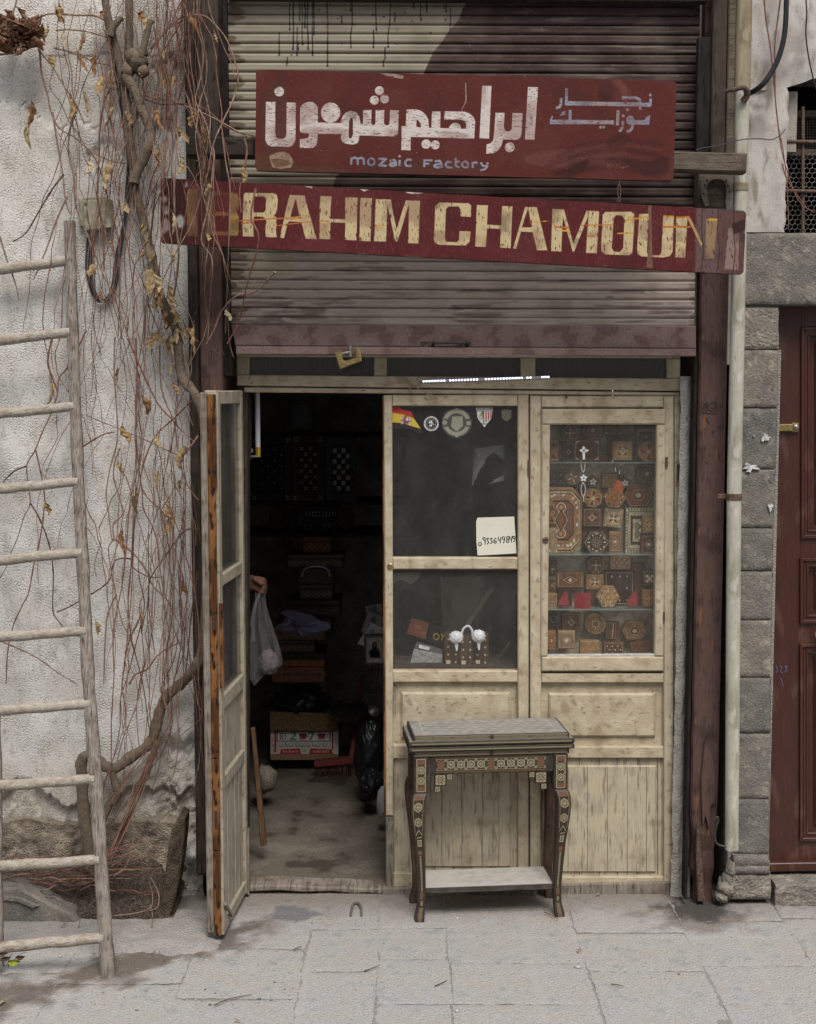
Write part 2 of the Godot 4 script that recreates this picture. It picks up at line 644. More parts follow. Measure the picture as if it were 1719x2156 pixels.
	recipe("basalt",768,768,L(0.20,0.19,0.175),[
		[121,5,4,N,[[0.3,L(0.26,0.245,0.22,0.8)],[0.5,L(0.2,0.2,0.2,0.0)],[0.85,L(0.13,0.13,0.13,0.8)]]],
		[122,100,3,Vector2i(2,1),[[0.05,L(0.07,0.068,0.065,0.85)],[0.38,L(0.1,0.1,0.1,0.1)],[0.45,L(0.1,0.1,0.1,0.0)],[0.65,L(0.36,0.34,0.31,0.0)],[0.9,L(0.4,0.38,0.35,0.7)]]],
		[123,10,4,N,[[0.66,L(0.38,0.35,0.3,0.0)],[0.75,L(0.36,0.33,0.28,0.6)]]]])
	recipe("reddoor",512,512,L(0.072,0.026,0.019),[
		[131,40,3,Vector2i(1,8),[[0.1,L(0.045,0.017,0.013,0.7)],[0.45,L(0.06,0.02,0.015,0.0)],[0.7,L(0.1,0.04,0.03,0.0)],[0.95,L(0.11,0.045,0.034,0.7)]]],
		[132,90,2,N,[[0.87,L(0.3,0.26,0.24,0.0)],[0.93,L(0.3,0.26,0.24,0.6)]]],[133,9,5,Vector2i(1,3),[[0.66,L(0.12,0.075,0.06,0.0)],[0.8,L(0.14,0.09,0.075,0.6)]]]])
	recipe("barewood",512,512,L(0.34,0.165,0.058),[
		[141,50,3,Vector2i(1,10),[[0.1,L(0.13,0.055,0.02,0.85)],[0.45,L(0.3,0.14,0.05,0.0)],[0.7,L(0.45,0.26,0.1,0.0)],[0.95,L(0.47,0.29,0.13,0.8)]]],
		[142,6,4,Vector2i(1,4),[[0.52,L(0.12,0.045,0.018,0.0)],[0.68,L(0.1,0.04,0.018,0.8)]]],
		[143,16,4,Vector2i(1,3),[[0.63,L(0.03,0.022,0.018,0.0)],[0.72,L(0.025,0.02,0.016,0.9)]]]])
	recipe("bark",512,512,L(0.40,0.365,0.315),[
		[151,40,3,Vector2i(3,1),[[0.1,L(0.15,0.12,0.09,0.8)],[0.42,L(0.3,0.26,0.2,0.0)],[0.65,L(0.58,0.53,0.46,0.0)],[0.9,L(0.62,0.57,0.5,0.8)]]],
		[152,8,4,N,[[0.4,L(0.28,0.2,0.13,0.0)],[0.8,L(0.26,0.19,0.13,0.5)]]]])
	recipe("floor_dirt",512,512,L(0.20,0.185,0.165),[
		[163,4,5,N,[[0.3,L(0.27,0.25,0.225,0.9)],[0.5,L(0.2,0.185,0.165,0.0)],[0.62,L(0.12,0.105,0.09,0.0)],[0.8,L(0.085,0.073,0.062,0.9)]]],
		[164,70,3,N,[[0.1,L(0.06,0.05,0.045,0.7)],[0.4,L(0.1,0.1,0.1,0.0)],[0.75,L(0.34,0.32,0.29,0.0)],[0.95,L(0.36,0.34,0.31,0.6)]]]])
	recipe("soil",512,512,L(0.085,0.066,0.052),[
		[161,30,4,N,[[0.2,L(0.03,0.023,0.018,0.9)],[0.5,L(0.08,0.06,0.05,0.0)],[0.85,L(0.18,0.145,0.115,0.8)]]],
		[162,120,2,N,[[0.72,L(0.3,0.26,0.21,0.0)],[0.85,L(0.34,0.3,0.25,0.8)]]]])
	recipe("stained",512,512,L(0.22,0.185,0.145),[
		[171,6,5,N,[[0.2,L(0.34,0.29,0.22,0.9)],[0.45,L(0.3,0.25,0.19,0.0)],[0.55,L(0.13,0.105,0.085,0.0)],[0.8,L(0.10,0.08,0.066,0.85)]]],
		[172,60,3,N,[[0.1,L(0.05,0.04,0.03,0.7)],[0.42,L(0.1,0.1,0.1,0.0)],[0.75,L(0.45,0.4,0.33,0.0)],[0.95,L(0.48,0.43,0.35,0.7)]]]])
	recipe("rust",256,256,L(0.10,0.065,0.05),[
		[181,12,4,N,[[0.2,L(0.04,0.03,0.027,0.9)],[0.5,L(0.1,0.06,0.04,0.0)],[0.8,L(0.24,0.15,0.1,0.8)]]]])
	recipe("pvc",512,512,L(0.47,0.455,0.38),[
		[191,5,4,Vector2i(1,4),[[0.45,L(0.4,0.38,0.3,0.0)],[0.75,L(0.3,0.275,0.21,0.75)]]],
		[192,50,4,Vector2i(1,3),[[0.76,L(0.2,0.2,0.17,0.0)],[0.84,L(0.17,0.17,0.14,0.6)]]],
		[193,9,3,Vector2i(1,3),[[0.65,L(0.62,0.6,0.54,0.0)],[0.72,L(0.62,0.6,0.54,0.6)]]]])
	recipe("dust_film",512,512,Color(0.62,0.61,0.57,0.0),[
		[211,4,5,Vector2i(1,2),[[0.4,L(0.36,0.355,0.32,0.0)],[0.85,L(0.38,0.37,0.33,0.05)]]],
		[212,30,4,Vector2i(1,5),[[0.62,L(0.36,0.355,0.32,0.0)],[0.9,L(0.38,0.37,0.33,0.035)]]],
		[213,160,2,N,[[0.78,L(0.45,0.44,0.4,0.0)],[0.95,L(0.45,0.44,0.4,0.35)]]]])
	recipe("dusty",512,512,L(0.2,0.2,0.2),[
		[201,5,4,Vector2i(1,3),[[0.3,L(0.3,0.3,0.3,0.8)],[0.6,L(0.1,0.1,0.1,0.0)],[0.9,L(0.08,0.08,0.08,0.9)]]]])

func make_materials() -> void:
	var V1 := Vector3.ONE
	var wp := mat("plaster",Color.WHITE,0.95,"plaster",V1 * 0.9,"plaster_h",0.3)
	wp.vertex_color_use_as_albedo = true
	mat("plaster_smooth",Color.WHITE,0.95,"plaster",V1 * 1.3,"grain_h",0.25)
	mat("limewash",L(0.76,0.75,0.74),0.92,"limewash",V1 * 1.1,"plaster_h",0.07)
	var pv := mat("paving",L(0.88,0.88,0.89),0.86,"paving",V1 * 1.4,"grain_h",0.22)
	pv.vertex_color_use_as_albedo = true
	mat("mortar",L(0.70,0.675,0.645),0.95,"paving",V1 * 1.9,"grain_h",0.3)
	mat("floor_in",L(0.62,0.58,0.54),0.9,"floor_dirt",V1 * 0.9,"grain_h",0.2)
	mat("cream_v",L(0.88,0.863,0.815),0.62,"cream_v",V1 * 1.7,"wood_h_map",0.06)
	mat("cream_h",L(0.88,0.863,0.815),0.62,"cream_h",V1 * 1.7,"grain_h",0.05)
	mat("peel_v",L(0.90,0.885,0.84),0.75,"peel_v",V1 * 1.6,"wood_h_map",0.12)
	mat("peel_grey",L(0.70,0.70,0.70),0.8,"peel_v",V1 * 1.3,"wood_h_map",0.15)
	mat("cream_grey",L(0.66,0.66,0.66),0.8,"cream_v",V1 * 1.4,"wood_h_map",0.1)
	mat("post",L(0.95,0.90,0.86),0.6,"post",V1 * 1.5,"wood_h_map",0.15)
	mat("dark_wood",L(0.075,0.058,0.048),0.8,"grain_v",V1 * 1.5,"wood_h_map",0.15)
	mat("black_wood",L(0.030,0.025,0.022),0.85,"grain_v",V1 * 1.5,"wood_h_map",0.15)
	mat("beam",L(0.16,0.13,0.10),0.85,"grain_l",V1 * 1.8,"grain_h",0.1)
	mat("beam_dark",L(0.055,0.044,0.037),0.85,"grain_l",V1 * 1.8,"grain_h",0.1)
	mat("grey_wood",L(0.30,0.26,0.22),0.85,"grain_v",V1 * 1.7,"wood_h_map",0.2)
	mat("basalt",L(0.78,0.75,0.71),0.9,"basalt",V1 * 1.7,"grain_h",0.14)
	mat("basalt_warm",L(0.9,0.84,0.76),0.9,"basalt",V1 * 1.45,"grain_h",0.14)
	mat("basalt_dark",L(0.65,0.64,0.62),0.9,"basalt",V1 * 1.9,"grain_h",0.14)
	mat("jamb_cement",L(0.60,0.59,0.575),0.95,"plaster",V1 * 1.3,"grain_h",0.2)
	mat("basalt_pale",L(0.98,0.93,0.85),0.92,"basalt",V1 * 1.2,"grain_h",0.3)
	mat("red_door",L(0.72,0.60,0.52),0.38,"reddoor",V1 * 1.6,"wood_h_map",0.03)
	mat("bare_wood",L(0.52,0.47,0.43),0.7,"barewood",V1 * 2.2,"wood_h_map",0.1)
	mat("bark",L(0.86,0.86,0.86),0.85,"bark",V1 * 3.0,"grain_h",0.15)
	mat("soil",Color.WHITE,1.0,"soil",V1 * 2.5,"grain_h",0.8)
	mat("stained",Color.WHITE,0.95,"stained",V1 * 1.9,"grain_h",0.3)
	mat("rust",Color.WHITE,0.75,"rust",V1 * 6.0,"",0.0,0.3)
	mat("iron",L(0.09,0.08,0.075),0.5,"mottle",V1 * 6.0,"",0.0,0.7)
	mat("steel",L(0.42,0.40,0.37),0.4,"mottle",V1 * 8.0,"",0.0,0.85)
	mat("brass",L(0.52,0.40,0.17),0.35,"mottle",V1 * 8.0,"",0.0,0.85)
	mat("pvc",L(0.82,0.82,0.82),0.5,"pvc",V1 * 2.2)
	mat("pvc_old",L(0.55,0.48,0.38),0.65,"pvc",V1 * 2.2)
	mat("black_rubber",L(0.022,0.023,0.026),0.55)
	mat("cable",L(0.055,0.057,0.06),0.6)
	mat("dark_void",L(0.012,0.011,0.010),0.95)
	mat("inner_wall",L(0.42,0.38,0.33),0.95,"mottle",V1 * 1.0)
	mat("trunk",L(0.42,0.37,0.325),0.9,"bark",V1 * 4.0,"grain_h",0.3)
	mat("stem",L(0.27,0.13,0.098),0.75,"mottle",V1 * 9.0)
	mat("stem_pale",L(0.31,0.20,0.15),0.75,"mottle",V1 * 9.0)
	mat("stem_dark",L(0.15,0.085,0.065),0.8,"mottle",V1 * 9.0)
	var lf := mat("leaf",Color.WHITE,0.8,"mottle",V1 * 12.0)
	lf.vertex_color_use_as_albedo = true
	lf.backlight_enabled = true
	lf.backlight = L(0.25,0.18,0.09)
	var vc := mat("coloured",Color.WHITE,0.75,"mottle",V1 * 8.0) # colour comes from the mesh
	vc.vertex_color_use_as_albedo = true
	var vw := mat("inlay",Color.WHITE,0.5,"grain_v",V1 * 7.0)
	vw.vertex_color_use_as_albedo = true
	var vs := mat("sheen",Color.WHITE,0.35)
	vs.vertex_color_use_as_albedo = true
	var g := mat("glass",Color(L(0.30,0.31,0.31),0.05),0.04)
	g.transparency = BaseMaterial3D.TRANSPARENCY_ALPHA
	var gd := mat("glass_dusty",Color(L(0.34,0.33,0.29),0.07),0.06)
	gd.transparency = BaseMaterial3D.TRANSPARENCY_ALPHA
	var df := mat("dust_film",Color.WHITE,0.95,"dust_film",V1 * 1.3)
	df.transparency = BaseMaterial3D.TRANSPARENCY_ALPHA
	var gs := mat("glass_shelf",Color(L(0.30,0.40,0.36),0.35),0.1)
	gs.transparency = BaseMaterial3D.TRANSPARENCY_ALPHA
	var gg := mat("glass_grimy",Color(L(0.085,0.085,0.075),0.6),0.15)
	gg.transparency = BaseMaterial3D.TRANSPARENCY_ALPHA
	var bb := mat("black_plastic",L(0.010,0.010,0.011),0.38)
	bb.metallic_specular = 0.4
	var pb := mat("bag_plastic",Color(L(0.27,0.26,0.27),0.14),0.3)
	pb.transparency = BaseMaterial3D.TRANSPARENCY_ALPHA
	var led := mat("led_glow",Color.WHITE,0.4)
	led.emission_enabled = true
	led.emission = Color(0.82,0.86,1.0)
	led.emission_energy_multiplier = 3.0

# ---------------------------------------------------------------- ground and walls
var nz := FastNoiseLite.new()

func fb(x: float,y: float,f: float) -> float:
	return nz.get_noise_2d(x * f,y * f)

func blot(p: Vector3,c: Vector3,rx: float,rz: float,soft := 0.35) -> float:      # 1 inside an irregular stain
	var d := Vector2((p.x - c.x) / rx,(p.z - c.z) / rz).length()
	d += fb(p.x * 1.0,p.z * 1.0 + 7.0,9.0) * 0.45 + fb(p.x,p.z,30.0) * 0.2
	return 1.0 - smoothstep(1.0 - soft,1.0 + soft * 0.4,d)

func ground_tint(p: Vector3) -> Color:
	var k := Vector3(1.0,1.0,1.0)
	# trodden dust, lighter and warmer patches that stay where they are
	var d := clampf(0.5 + fb(p.x,p.z,2.2) * 0.9,0.0,1.0)
	k = k.lerp(Vector3(1.05,1.0,0.93),d * 0.7)
	var dirt := maxf(0.0,1.0 - absf(p.z - (0.36 - (p.x + 0.55) * 0.75) - fb(p.x,p.z,6.0) * 0.14 - fb(p.x,p.z,22.0) * 0.06) / 0.15) * smoothstep(-0.35,-0.6,p.x)
	k = k.lerp(Vector3(0.36,0.30,0.255),minf(1.0,dirt * 1.5) * 0.9)
	var edge := smoothstep(0.30 + fb(p.x,3.0,5.0) * 0.12,0.02,p.z + fb(p.x,p.z,18.0) * 0.05)                     # earth swept against the front
	k = k.lerp(Vector3(0.55,0.49,0.43),edge * 0.75)
	k = k.lerp(Vector3(0.62,0.57,0.52),blot(p,G(1476,1930),0.19,0.15) * 0.95)     # oily stain by the post
	k = k.lerp(Vector3(0.2,0.185,0.175),blot(p,G(1468,1914),0.15,0.13,0.5))
	k = k.lerp(Vector3(0.60,0.55,0.50),blot(p,G(1345,1925),0.06,0.03) * 0.7)
	k = k.lerp(Vector3(0.42,0.43,0.47),blot(p,G(620,1922),0.085,0.07,0.12) * 0.8)  # the dark slab set by the sill
	k = k.lerp(Vector3(0.45,0.43,0.42),blot(p,G(515,1987),0.02,0.012) * 0.8)
	k = k.lerp(Vector3(0.50,0.47,0.45),blot(p,G(395,1985),0.03,0.018) * 0.8)
	k = k.lerp(Vector3(0.4,0.36,0.33),blot(p,G(460,1990),0.06,0.04) * 0.8)
	return Color(k.x,k.y,k.z)

func build_ground() -> void:
	nz.seed = 5
	nz.noise_type = FastNoiseLite.TYPE_SIMPLEX_SMOOTH
	nz.fractal_octaves = 4
	nz.frequency = 1.0
	var b := MB.new()
	b.quad(Vector3(-60,-0.0022,60),Vector3(60,-0.0022,60),Vector3(60,-0.0022,-60),Vector3(-60,-0.0022,-60))
	var base := struct("ground",b,MT.mortar)
	var cols := [-2.9,-2.45,-1.98,-1.55,-1.08,-0.70,-0.33,-0.10,0.13,0.565,0.93,1.29,1.72,2.2,2.7,3.2]
	for i in cols.size() - 1:
		var z := -0.06 + rr(0.0,0.1)
		if i == 8:
			z = -0.02
		var first := true
		while z < 2.6:
			var dz := rr(0.24,0.46)
			if first:
				dz = rr(0.14,0.4)
				first = false
			slab_at(base,cols[i],cols[i + 1],z,z + dz)
			z += dz

func slab_at(base: Node3D,x0: float,x1: float,z0: float,z1: float) -> void:
	var g := 0.0012
	var j := [rr(-1,1),rr(-1,1),rr(-1,1),rr(-1,1)]
	var tilt := Vector2(rr(-0.002,0.002),rr(-0.002,0.002))
	var up := rr(-0.0004,0.0005)
	var s := rr(0.0,40.0)
	var near := z0 < 1.3 and x0 > -1.6 and x1 < 1.8
	var cell := 0.013 if near else 0.05
	var nx := int(maxf(4,(x1 - x0) / cell))
	var ny := int(maxf(4,(z1 - z0) / cell))
	var b := MB.new()
	var f := func(u: float,v: float) -> Vector3:
		var x := lerpf(x0 + g,x1 - g,u)
		var z := lerpf(z1 - g,z0 + g,v)
		x += (lerpf(lerpf(j[0],j[1],u),lerpf(j[2],j[3],u),v)) * 0.006
		var e := minf(minf((x1 - x0) * u,(x1 - x0) * (1 - u)),minf((z1 - z0) * v,(z1 - z0) * (1 - v)))
		var wob := fb(x + s,z,14.0) * 0.006
		var edge := smoothstep(0.0,0.009 + wob,e + 0.001)
		var y := up + tilt.x * (u - 0.5) + tilt.y * (v - 0.5) + fb(x,z + s,9.0) * 0.0022 + fb(x + s,z,40.0) * 0.0009
		x += fb(z * 1.0,s,22.0) * 0.006 * (1.0 if (u == 0.0 or u == 1.0) else 0.0)
		z += fb(x * 1.0,s,22.0) * 0.006 * (1.0 if (v == 0.0 or v == 1.0) else 0.0)
		return Vector3(x,y - (1.0 - edge) * 0.0014,z)
	b.grid(nx,ny,f,ground_tint)
	var mesh := b.done()
	partm("paving_slab",mesh,MT.paving,base)

func rough_sheet(b: MB,x0: float,x1: float,y0: float,y1: float,z: float,cell: float,dep: Callable,tint = null) -> void:
	var f := func(u: float,v: float) -> Vector3:
		var x := lerpf(x0,x1,u)
		var y := lerpf(y0,y1,v)
		return Vector3(x,y,z + dep.call(x,y))
	b.grid(int((x1 - x0) / cell),int((y1 - y0) / cell),f,tint)

func wall_relief(x: float,y: float) -> float:
	var d := fb(x,y,1.3) * 0.008 + fb(x,y + 9.0,6.0) * 0.0025
	# a plaster coat that ends in a ragged line near the top and along the foot
	var top := 2.72 + fb(x,2.0,3.0) * 0.10 + fb(x,5.0,16.0) * 0.03
	d += smoothstep(top - 0.012,top + 0.004,y) * -0.014 * smoothstep(-1.9,-1.2,x)
	var foot := 0.40 + fb(x,1.0,4.0) * 0.10 + fb(x,8.0,22.0) * 0.02
	var low := smoothstep(foot + 0.006,foot - 0.012,y)
	d -= low * (0.040 - fb(x,y,9.0) * 0.012 - fb(x,y,40.0) * 0.009)
	# broken corner beside the post
	var bx := smoothstep(-0.92 + fb(y,1.0,9.0) * 0.06,-0.86,x) * smoothstep(0.62 + fb(x,3.0,12.0) * 0.08,0.54,y)
	d -= bx * (0.045 - fb(x,y,14.0) * 0.012 - fb(x,y,45.0) * 0.012)
	for h in [[-1.02,2.60,0.07,0.05],[-0.83,2.42,0.035,0.10],[-0.80,2.88,0.06,0.05]]:
		var q := Vector2((x - h[0]) / h[2],(y - h[1]) / h[3]).length() + fb(x,y,18.0) * 0.5
		d -= smoothstep(1.0,0.85,q) * 0.012
	return d

func wall_tint(p: Vector3) -> Color:                         # patches of different coats, cracks and splash dirt
	var x := p.x
	var y := p.y
	var k := Vector3.ONE
	var n := fb(x,y,7.0) * 0.12 + fb(x,y,25.0) * 0.05
	var top := 2.72 + fb(x,2.0,3.0) * 0.10 + fb(x,5.0,16.0) * 0.03
	k = k.lerp(Vector3(1.1,1.1,1.12),smoothstep(0.02,-0.02,absf(x + 0.88 + n) - 0.16) * smoothstep(1.75,1.85,y + n) * smoothstep(2.76,2.70,y + n))
	k = k.lerp(Vector3(0.66,0.63,0.60),smoothstep(-1.08,-1.0,x + n) * smoothstep(-0.01,0.03,y - top))
	k = k.lerp(Vector3(1.05,1.03,0.985),smoothstep(-1.0,-1.08,x + n) * smoothstep(0.0,0.05,y - top + 0.16 + n))
	k = k.lerp(Vector3(0.9,0.875,0.84),smoothstep(2.1,2.5,y + n) * 0.7 * smoothstep(-1.0,-1.12,x + n))
	k = k.lerp(Vector3(0.80,0.76,0.70),smoothstep(0.62,0.36,y + n * 0.8) * 0.8)
	var crack := smoothstep(0.007,0.002,absf(y - top)) * smoothstep(-0.2,0.1,fb(x,9.0,8.0))
	crack = maxf(crack,smoothstep(0.006,0.002,absf(y - 2.93 - fb(x,3.0,6.0) * 0.03)) * smoothstep(-1.3,-1.1,x))
	crack = maxf(crack,smoothstep(0.0045,0.0015,absf(x + 0.83 + fb(y,1.0,3.0) * 0.05 + fb(y,4.0,14.0) * 0.03)) * smoothstep(2.35,2.5,y) * 0.8)
	crack = maxf(crack,smoothstep(0.004,0.0012,absf(fb(x,y * 0.6,3.4))) * smoothstep(0.1,0.3,fb(x + 5.0,y,2.0)) * 0.55)
	k = k.lerp(Vector3(0.28,0.24,0.20),crack)
	return Color(k.x,k.y,k.z)

func build_walls() -> void:
	var t := thing("plaster_wall","weathered grey roughcast wall behind the ladder and the dry vine","wall",Vector3(-1.3,0,0.1))
	var b := MB.new()
	rough_sheet(b,-2.05,-0.735,-0.03,3.5,0.105,0.0095,wall_relief,wall_tint)
	part("plaster_coat",b,MT.plaster,t)
	b = MB.new()
	b.box(Vector3(-4.4,1.75,-0.05),Vector3(4.7,3.56,0.3))
	b.box(Vector3(-1.4,1.75,-0.1),Vector3(1.3,3.5,0.22))
	part("wall_core",b,MT.plaster_smooth,t)
	# upper storeys of the workshop house, and the house across the alley, which closes it
	b = MB.new()
	b.box(Vector3(0.2,4.6,-0.4),Vector3(9.6,2.2,0.6))
	struct("upper_wall",b,MT.limewash)
	b = MB.new()
	b.box(Vector3(0,2.3,7.2),Vector3(26,4.6,0.4))
	struct("alley_wall",b,MT.plaster_smooth)

func build_shop_room() -> void:
	var b := MB.new()
	b.quad(Vector3(-1.2,0.012,-0.04),Vector3(1.12,0.012,-0.04),Vector3(1.12,0.012,-2.7),Vector3(-1.2,0.012,-2.7))
	b.quad(Vector3(-1.2,-0.01,-0.04),Vector3(1.12,-0.01,-0.04),Vector3(1.12,0.012,-0.04),Vector3(-1.2,0.012,-0.04))
	struct("shop_floor",b,MT.floor_in)
	b = MB.new()
	b.box(Vector3(-1.3,1.3,-1.42),Vector3(0.2,2.64,2.5))
	b.box(Vector3(1.22,1.3,-1.42),Vector3(0.2,2.64,2.5))
	b.box(Vector3(-0.04,1.3,-2.8),Vector3(2.32,2.64,0.2))
	b.box(Vector3(-0.04,2.72,-1.42),Vector3(2.72,0.2,2.95))
	struct("shop_wall",b,MT.inner_wall)
	b = MB.new()
	b.box(Vector3(0.18,2.98,-0.06),Vector3(1.80,2.0,0.2))     # masonry over the opening, behind the shutter
	struct("head_wall",b,MT.inner_wall)

func vbar(b: MB,x0: float,x1: float,py: float,z: float,y0: float,y1: float,depth: float,bev := 0.004) -> void:   # upright bar between two pixel columns read at height py
	var a := W(x0,py,z)
	var c := W(x1,py,z)
	b.box(Vector3((a.x + c.x) / 2,(y0 + y1) / 2,z - depth / 2),Vector3(c.x - a.x,y1 - y0,depth),bev)

func build_posts_and_pipe() -> void:
	# left post
	var t := thing("timber_post","dark maroon timber post between the dry vine and the shutter","post",Vector3(-0.66,0,0.1))
	var b := MB.new()
	vbar(b,421,466,650,0.17,0.0,2.62,0.2,0.006)
	part("post",b,MT.post,t)
	b = MB.new()
	vbar(b,421,466,650,0.172,2.621,3.4,0.2,0.006)
	part("upper_post",b,MT.dark_wood,t,"blackened upper length of the post")
	b = MB.new()
	vbar(b,396,421,650,0.145,0.12,3.4,0.2,0.008)
	part("jamb_board",b,MT.dark_wood,t,"blackened board with flaking plaster beside the post")
	b = MB.new()
	vbar(b,466.5,486,650,0.13,1.86,3.4,0.2,0.004)
	part("shutter_guide",b,MT.black_wood,t)
	# right post, its foot rotted
	t = thing("timber_post","scuffed maroon timber post with a rotted foot beside the drainpipe","post",Vector3(1.03,0,0.1))
	b = MB.new()
	var a := W(1467,1000,0.10)
	var c := W(1527,1000,0.10)
	var prof := []
	for i in 40:
		var y := 3.4 * i / 39.0
		y = y if i > 12 else 0.75 * i / 12.0
		var rot := smoothstep(0.42,0.0,y)
		prof.append([y,a.x + 0.001 + rot * (0.02 + 0.012 * sin(i * 2.1)),c.x - rot * (0.004 + 0.008 * absf(sin(i * 1.7))),0.10 - rot * (0.022 + 0.012 * sin(i * 2.9))])
	for i in prof.size() - 1:
		var p: Array = prof[i]
		var q: Array = prof[i + 1]
		var k := 0.007
		var r0 := [Vector3(p[1],p[0],p[3] - k),Vector3(p[1] + k,p[0],p[3]),Vector3(p[2] - k,p[0],p[3]),Vector3(p[2],p[0],p[3] - k),Vector3(p[2],p[0],-0.05),Vector3(p[1],p[0],-0.05)]
		var r1 := [Vector3(q[1],q[0],q[3] - k),Vector3(q[1] + k,q[0],q[3]),Vector3(q[2] - k,q[0],q[3]),Vector3(q[2],q[0],q[3] - k),Vector3(q[2],q[0],-0.05),Vector3(q[1],q[0],-0.05)]
		for m in 6:
			var l := (m + 1) % 6
			b.quad(r0[m],r0[l],r1[l],r1[m])
	part("post",b,MT.post,t)
	b = MB.new()
	px(b,[[1484,1560],[1500,1590],[1510,1640],[1506,1690],[1497,1700],[1494,1748],[1486,1720],[1480,1740],[1476,1640]],0.112,0.02,0.004)
	part("split_plank",b,MT.post,t,"splintered strip standing off the foot of the post")
	b = MB.new()
	var g0 := W(1458.5,1000,0.115)
	b.box(Vector3(g0.x + 0.0055,0.985,0.085),Vector3(0.011,1.93,0.055),0.002)
	part("shutter_guide",b,MT.black_wood,t,"black steel shutter guide along the post")
	b = MB.new()
	px(b,[[1468,1748],[1474,1752],[1484,1880],[1486,1899],[1470,1899],[1466,1800]],0.118,0.05,0.003)
	part("guide_foot",b,MT.rust,t,"rust brown foot of the shutter guide")
	for i in 9:
		b = MB.new()
		var w := W(rr(1475,1518),rr(640,1500),0.1005)
		b.xf = Transform3D(Basis(Vector3.RIGHT,PI / 2),w)
		b.lathe([Vector2(0.0035,0),Vector2(0.003,0.0015),Vector2(0.0,0.002)],8)
		part("nail",b,MT.iron,t)
	# chalked tally on the post
	b = MB.new()
	for s in [[[1483,850],[1492,862],[1500,868]],[[1488,846],[1491,856],[1497,848]],[[1498,852],[1505,845],[1508,852],[1503,862],[1496,858]],[[1479,869],[1506,872]],[[1486,879],[1490,886],[1494,893]],[[1500,912],[1506,905]]]:
		var q := []
		for p in s:
			q.append(W(p[0],p[1],0.1005))
		b.tube(q,taper(q.size(),0.0016,0.0012),5)
	part("pencil_mark",b,MT.black_rubber,t)
	# upper part: boards that cover the head of the right post
	t = thing("head_board","grey brown upright boards beside the top right of the shutter","board",Vector3(1.05,2.4,0.17))
	b = MB.new()
	vbar(b,1500,1530,150,0.19,2.58,3.4,0.038,0.004)
	part("board",b,MT.dark_wood,t)
	b = MB.new()
	vbar(b,1471,1531,400,0.182,2.36,2.578,0.075,0.004)
	part("board",b,MT.beam,t,"dusty brown block behind the horseshoe")
	b = MB.new()
	vbar(b,1532,1549,150,0.185,2.58,3.4,0.035,0.004)
	part("board",b,MT.beam,t)
	b = MB.new()
	vbar(b,1469,1499,150,0.175,2.58,2.97,0.03,0.003)
	part("board",b,MT.black_wood,t)
	# cement jamb between the joinery and the post
	b = MB.new()
	var jf := func(u: float,v: float) -> Vector3:
		var y := lerpf(-0.01,1.86,v)
		var x0 := W(1432,1000,0.05).x + fb(y,4.0,9.0) * 0.006
		var x1 := W(1457,1000,0.05).x + fb(y,2.0,14.0) * 0.009 * smoothstep(0.9,0.4,y) + 0.002
		return Vector3(lerpf(x0,x1,u),y,0.045 - absf(u - 0.5) * 0.02 + fb(u * 0.05,y,14.0) * 0.008 - smoothstep(0.75,0.7,y + fb(u,1.0,3.0) * 0.1) * 0.008)
	b.grid(6,120,jf)
	var jx := W(1445,1000,0.0).x
	b.box(Vector3(jx + 0.008,0.93,-0.06),Vector3(0.055,1.86,0.18))
	single("cement_jamb",b,MT.jamb_cement,"narrow rough grey cement jamb between the cream joinery and the right post","wall")
	# drainpipe
	t = thing("drainpipe","pale grey plastic drainpipe standing between the post and the stone pier","drainpipe",Vector3(1.1,0.1,0.18))
	b = MB.new()
	var bot := W(1541,1788,0.18)
	var mid := W(1546,1046,0.18)
	var top := W(1563.5,184,0.18)
	var ext := top + (top - mid).normalized() * 0.9
	b.tube([bot,mid,top],[0.0235,0.0245,0.0235],20)
	part("pipe",b,MT.pvc,t)
	b = MB.new()
	b.tube([top + Vector3(0,-0.012,0),top + Vector3(0,0.0,0),ext],[0.0245,0.0262,0.0262],20)
	part("upper_pipe",b,MT.pvc_old,t,"brown stained upper length of the pipe")
	for q in [[1046,0.0262,"rust"],[390,0.0268,"pvc_old"]]:
		var k: float = (q[0] - 184.0) / (1046.0 - 184.0)
		var p := top.lerp(mid,k)
		b = MB.new()
		b.tube([p + Vector3(0,-0.011,0),p + Vector3(0,0.011,0)],[q[1],q[1]],20)
		b.box(p + Vector3(-0.038,0,-0.012),Vector3(0.03,0.018,0.006),0.002)
		part("pipe_clip",b,MT[q[2]],t)
	b = MB.new()
	var s0 := W(1543,194,0.21)
	b.tube(smooth([s0 + Vector3(-0.02,0.004,0),s0 + Vector3(0.0,0.004,0.02),s0 + Vector3(0.03,0.008,0.028),s0 + Vector3(0.045,-0.01,0.01),s0 + Vector3(0.035,-0.03,0.0)]),taper(17,0.006,0.012),8)
	part("spike_hook",b,MT.rust,t)
	b = MB.new()
	var arc := []
	for p in [[1508,1722],[1513,1728],[1511,1735],[1505,1733],[1507,1722],[1513,1722],[1508,1745],[1506,1765],[1512,1778],[1532,1783]]:
		arc.append(W(p[0],p[1],0.185))
	b.tube(smooth(arc,3),taper(28,0.0018,0.005),6)
	part("bent_strap",b,MT.iron,t,"loose iron strap curling off the foot of the pipe")

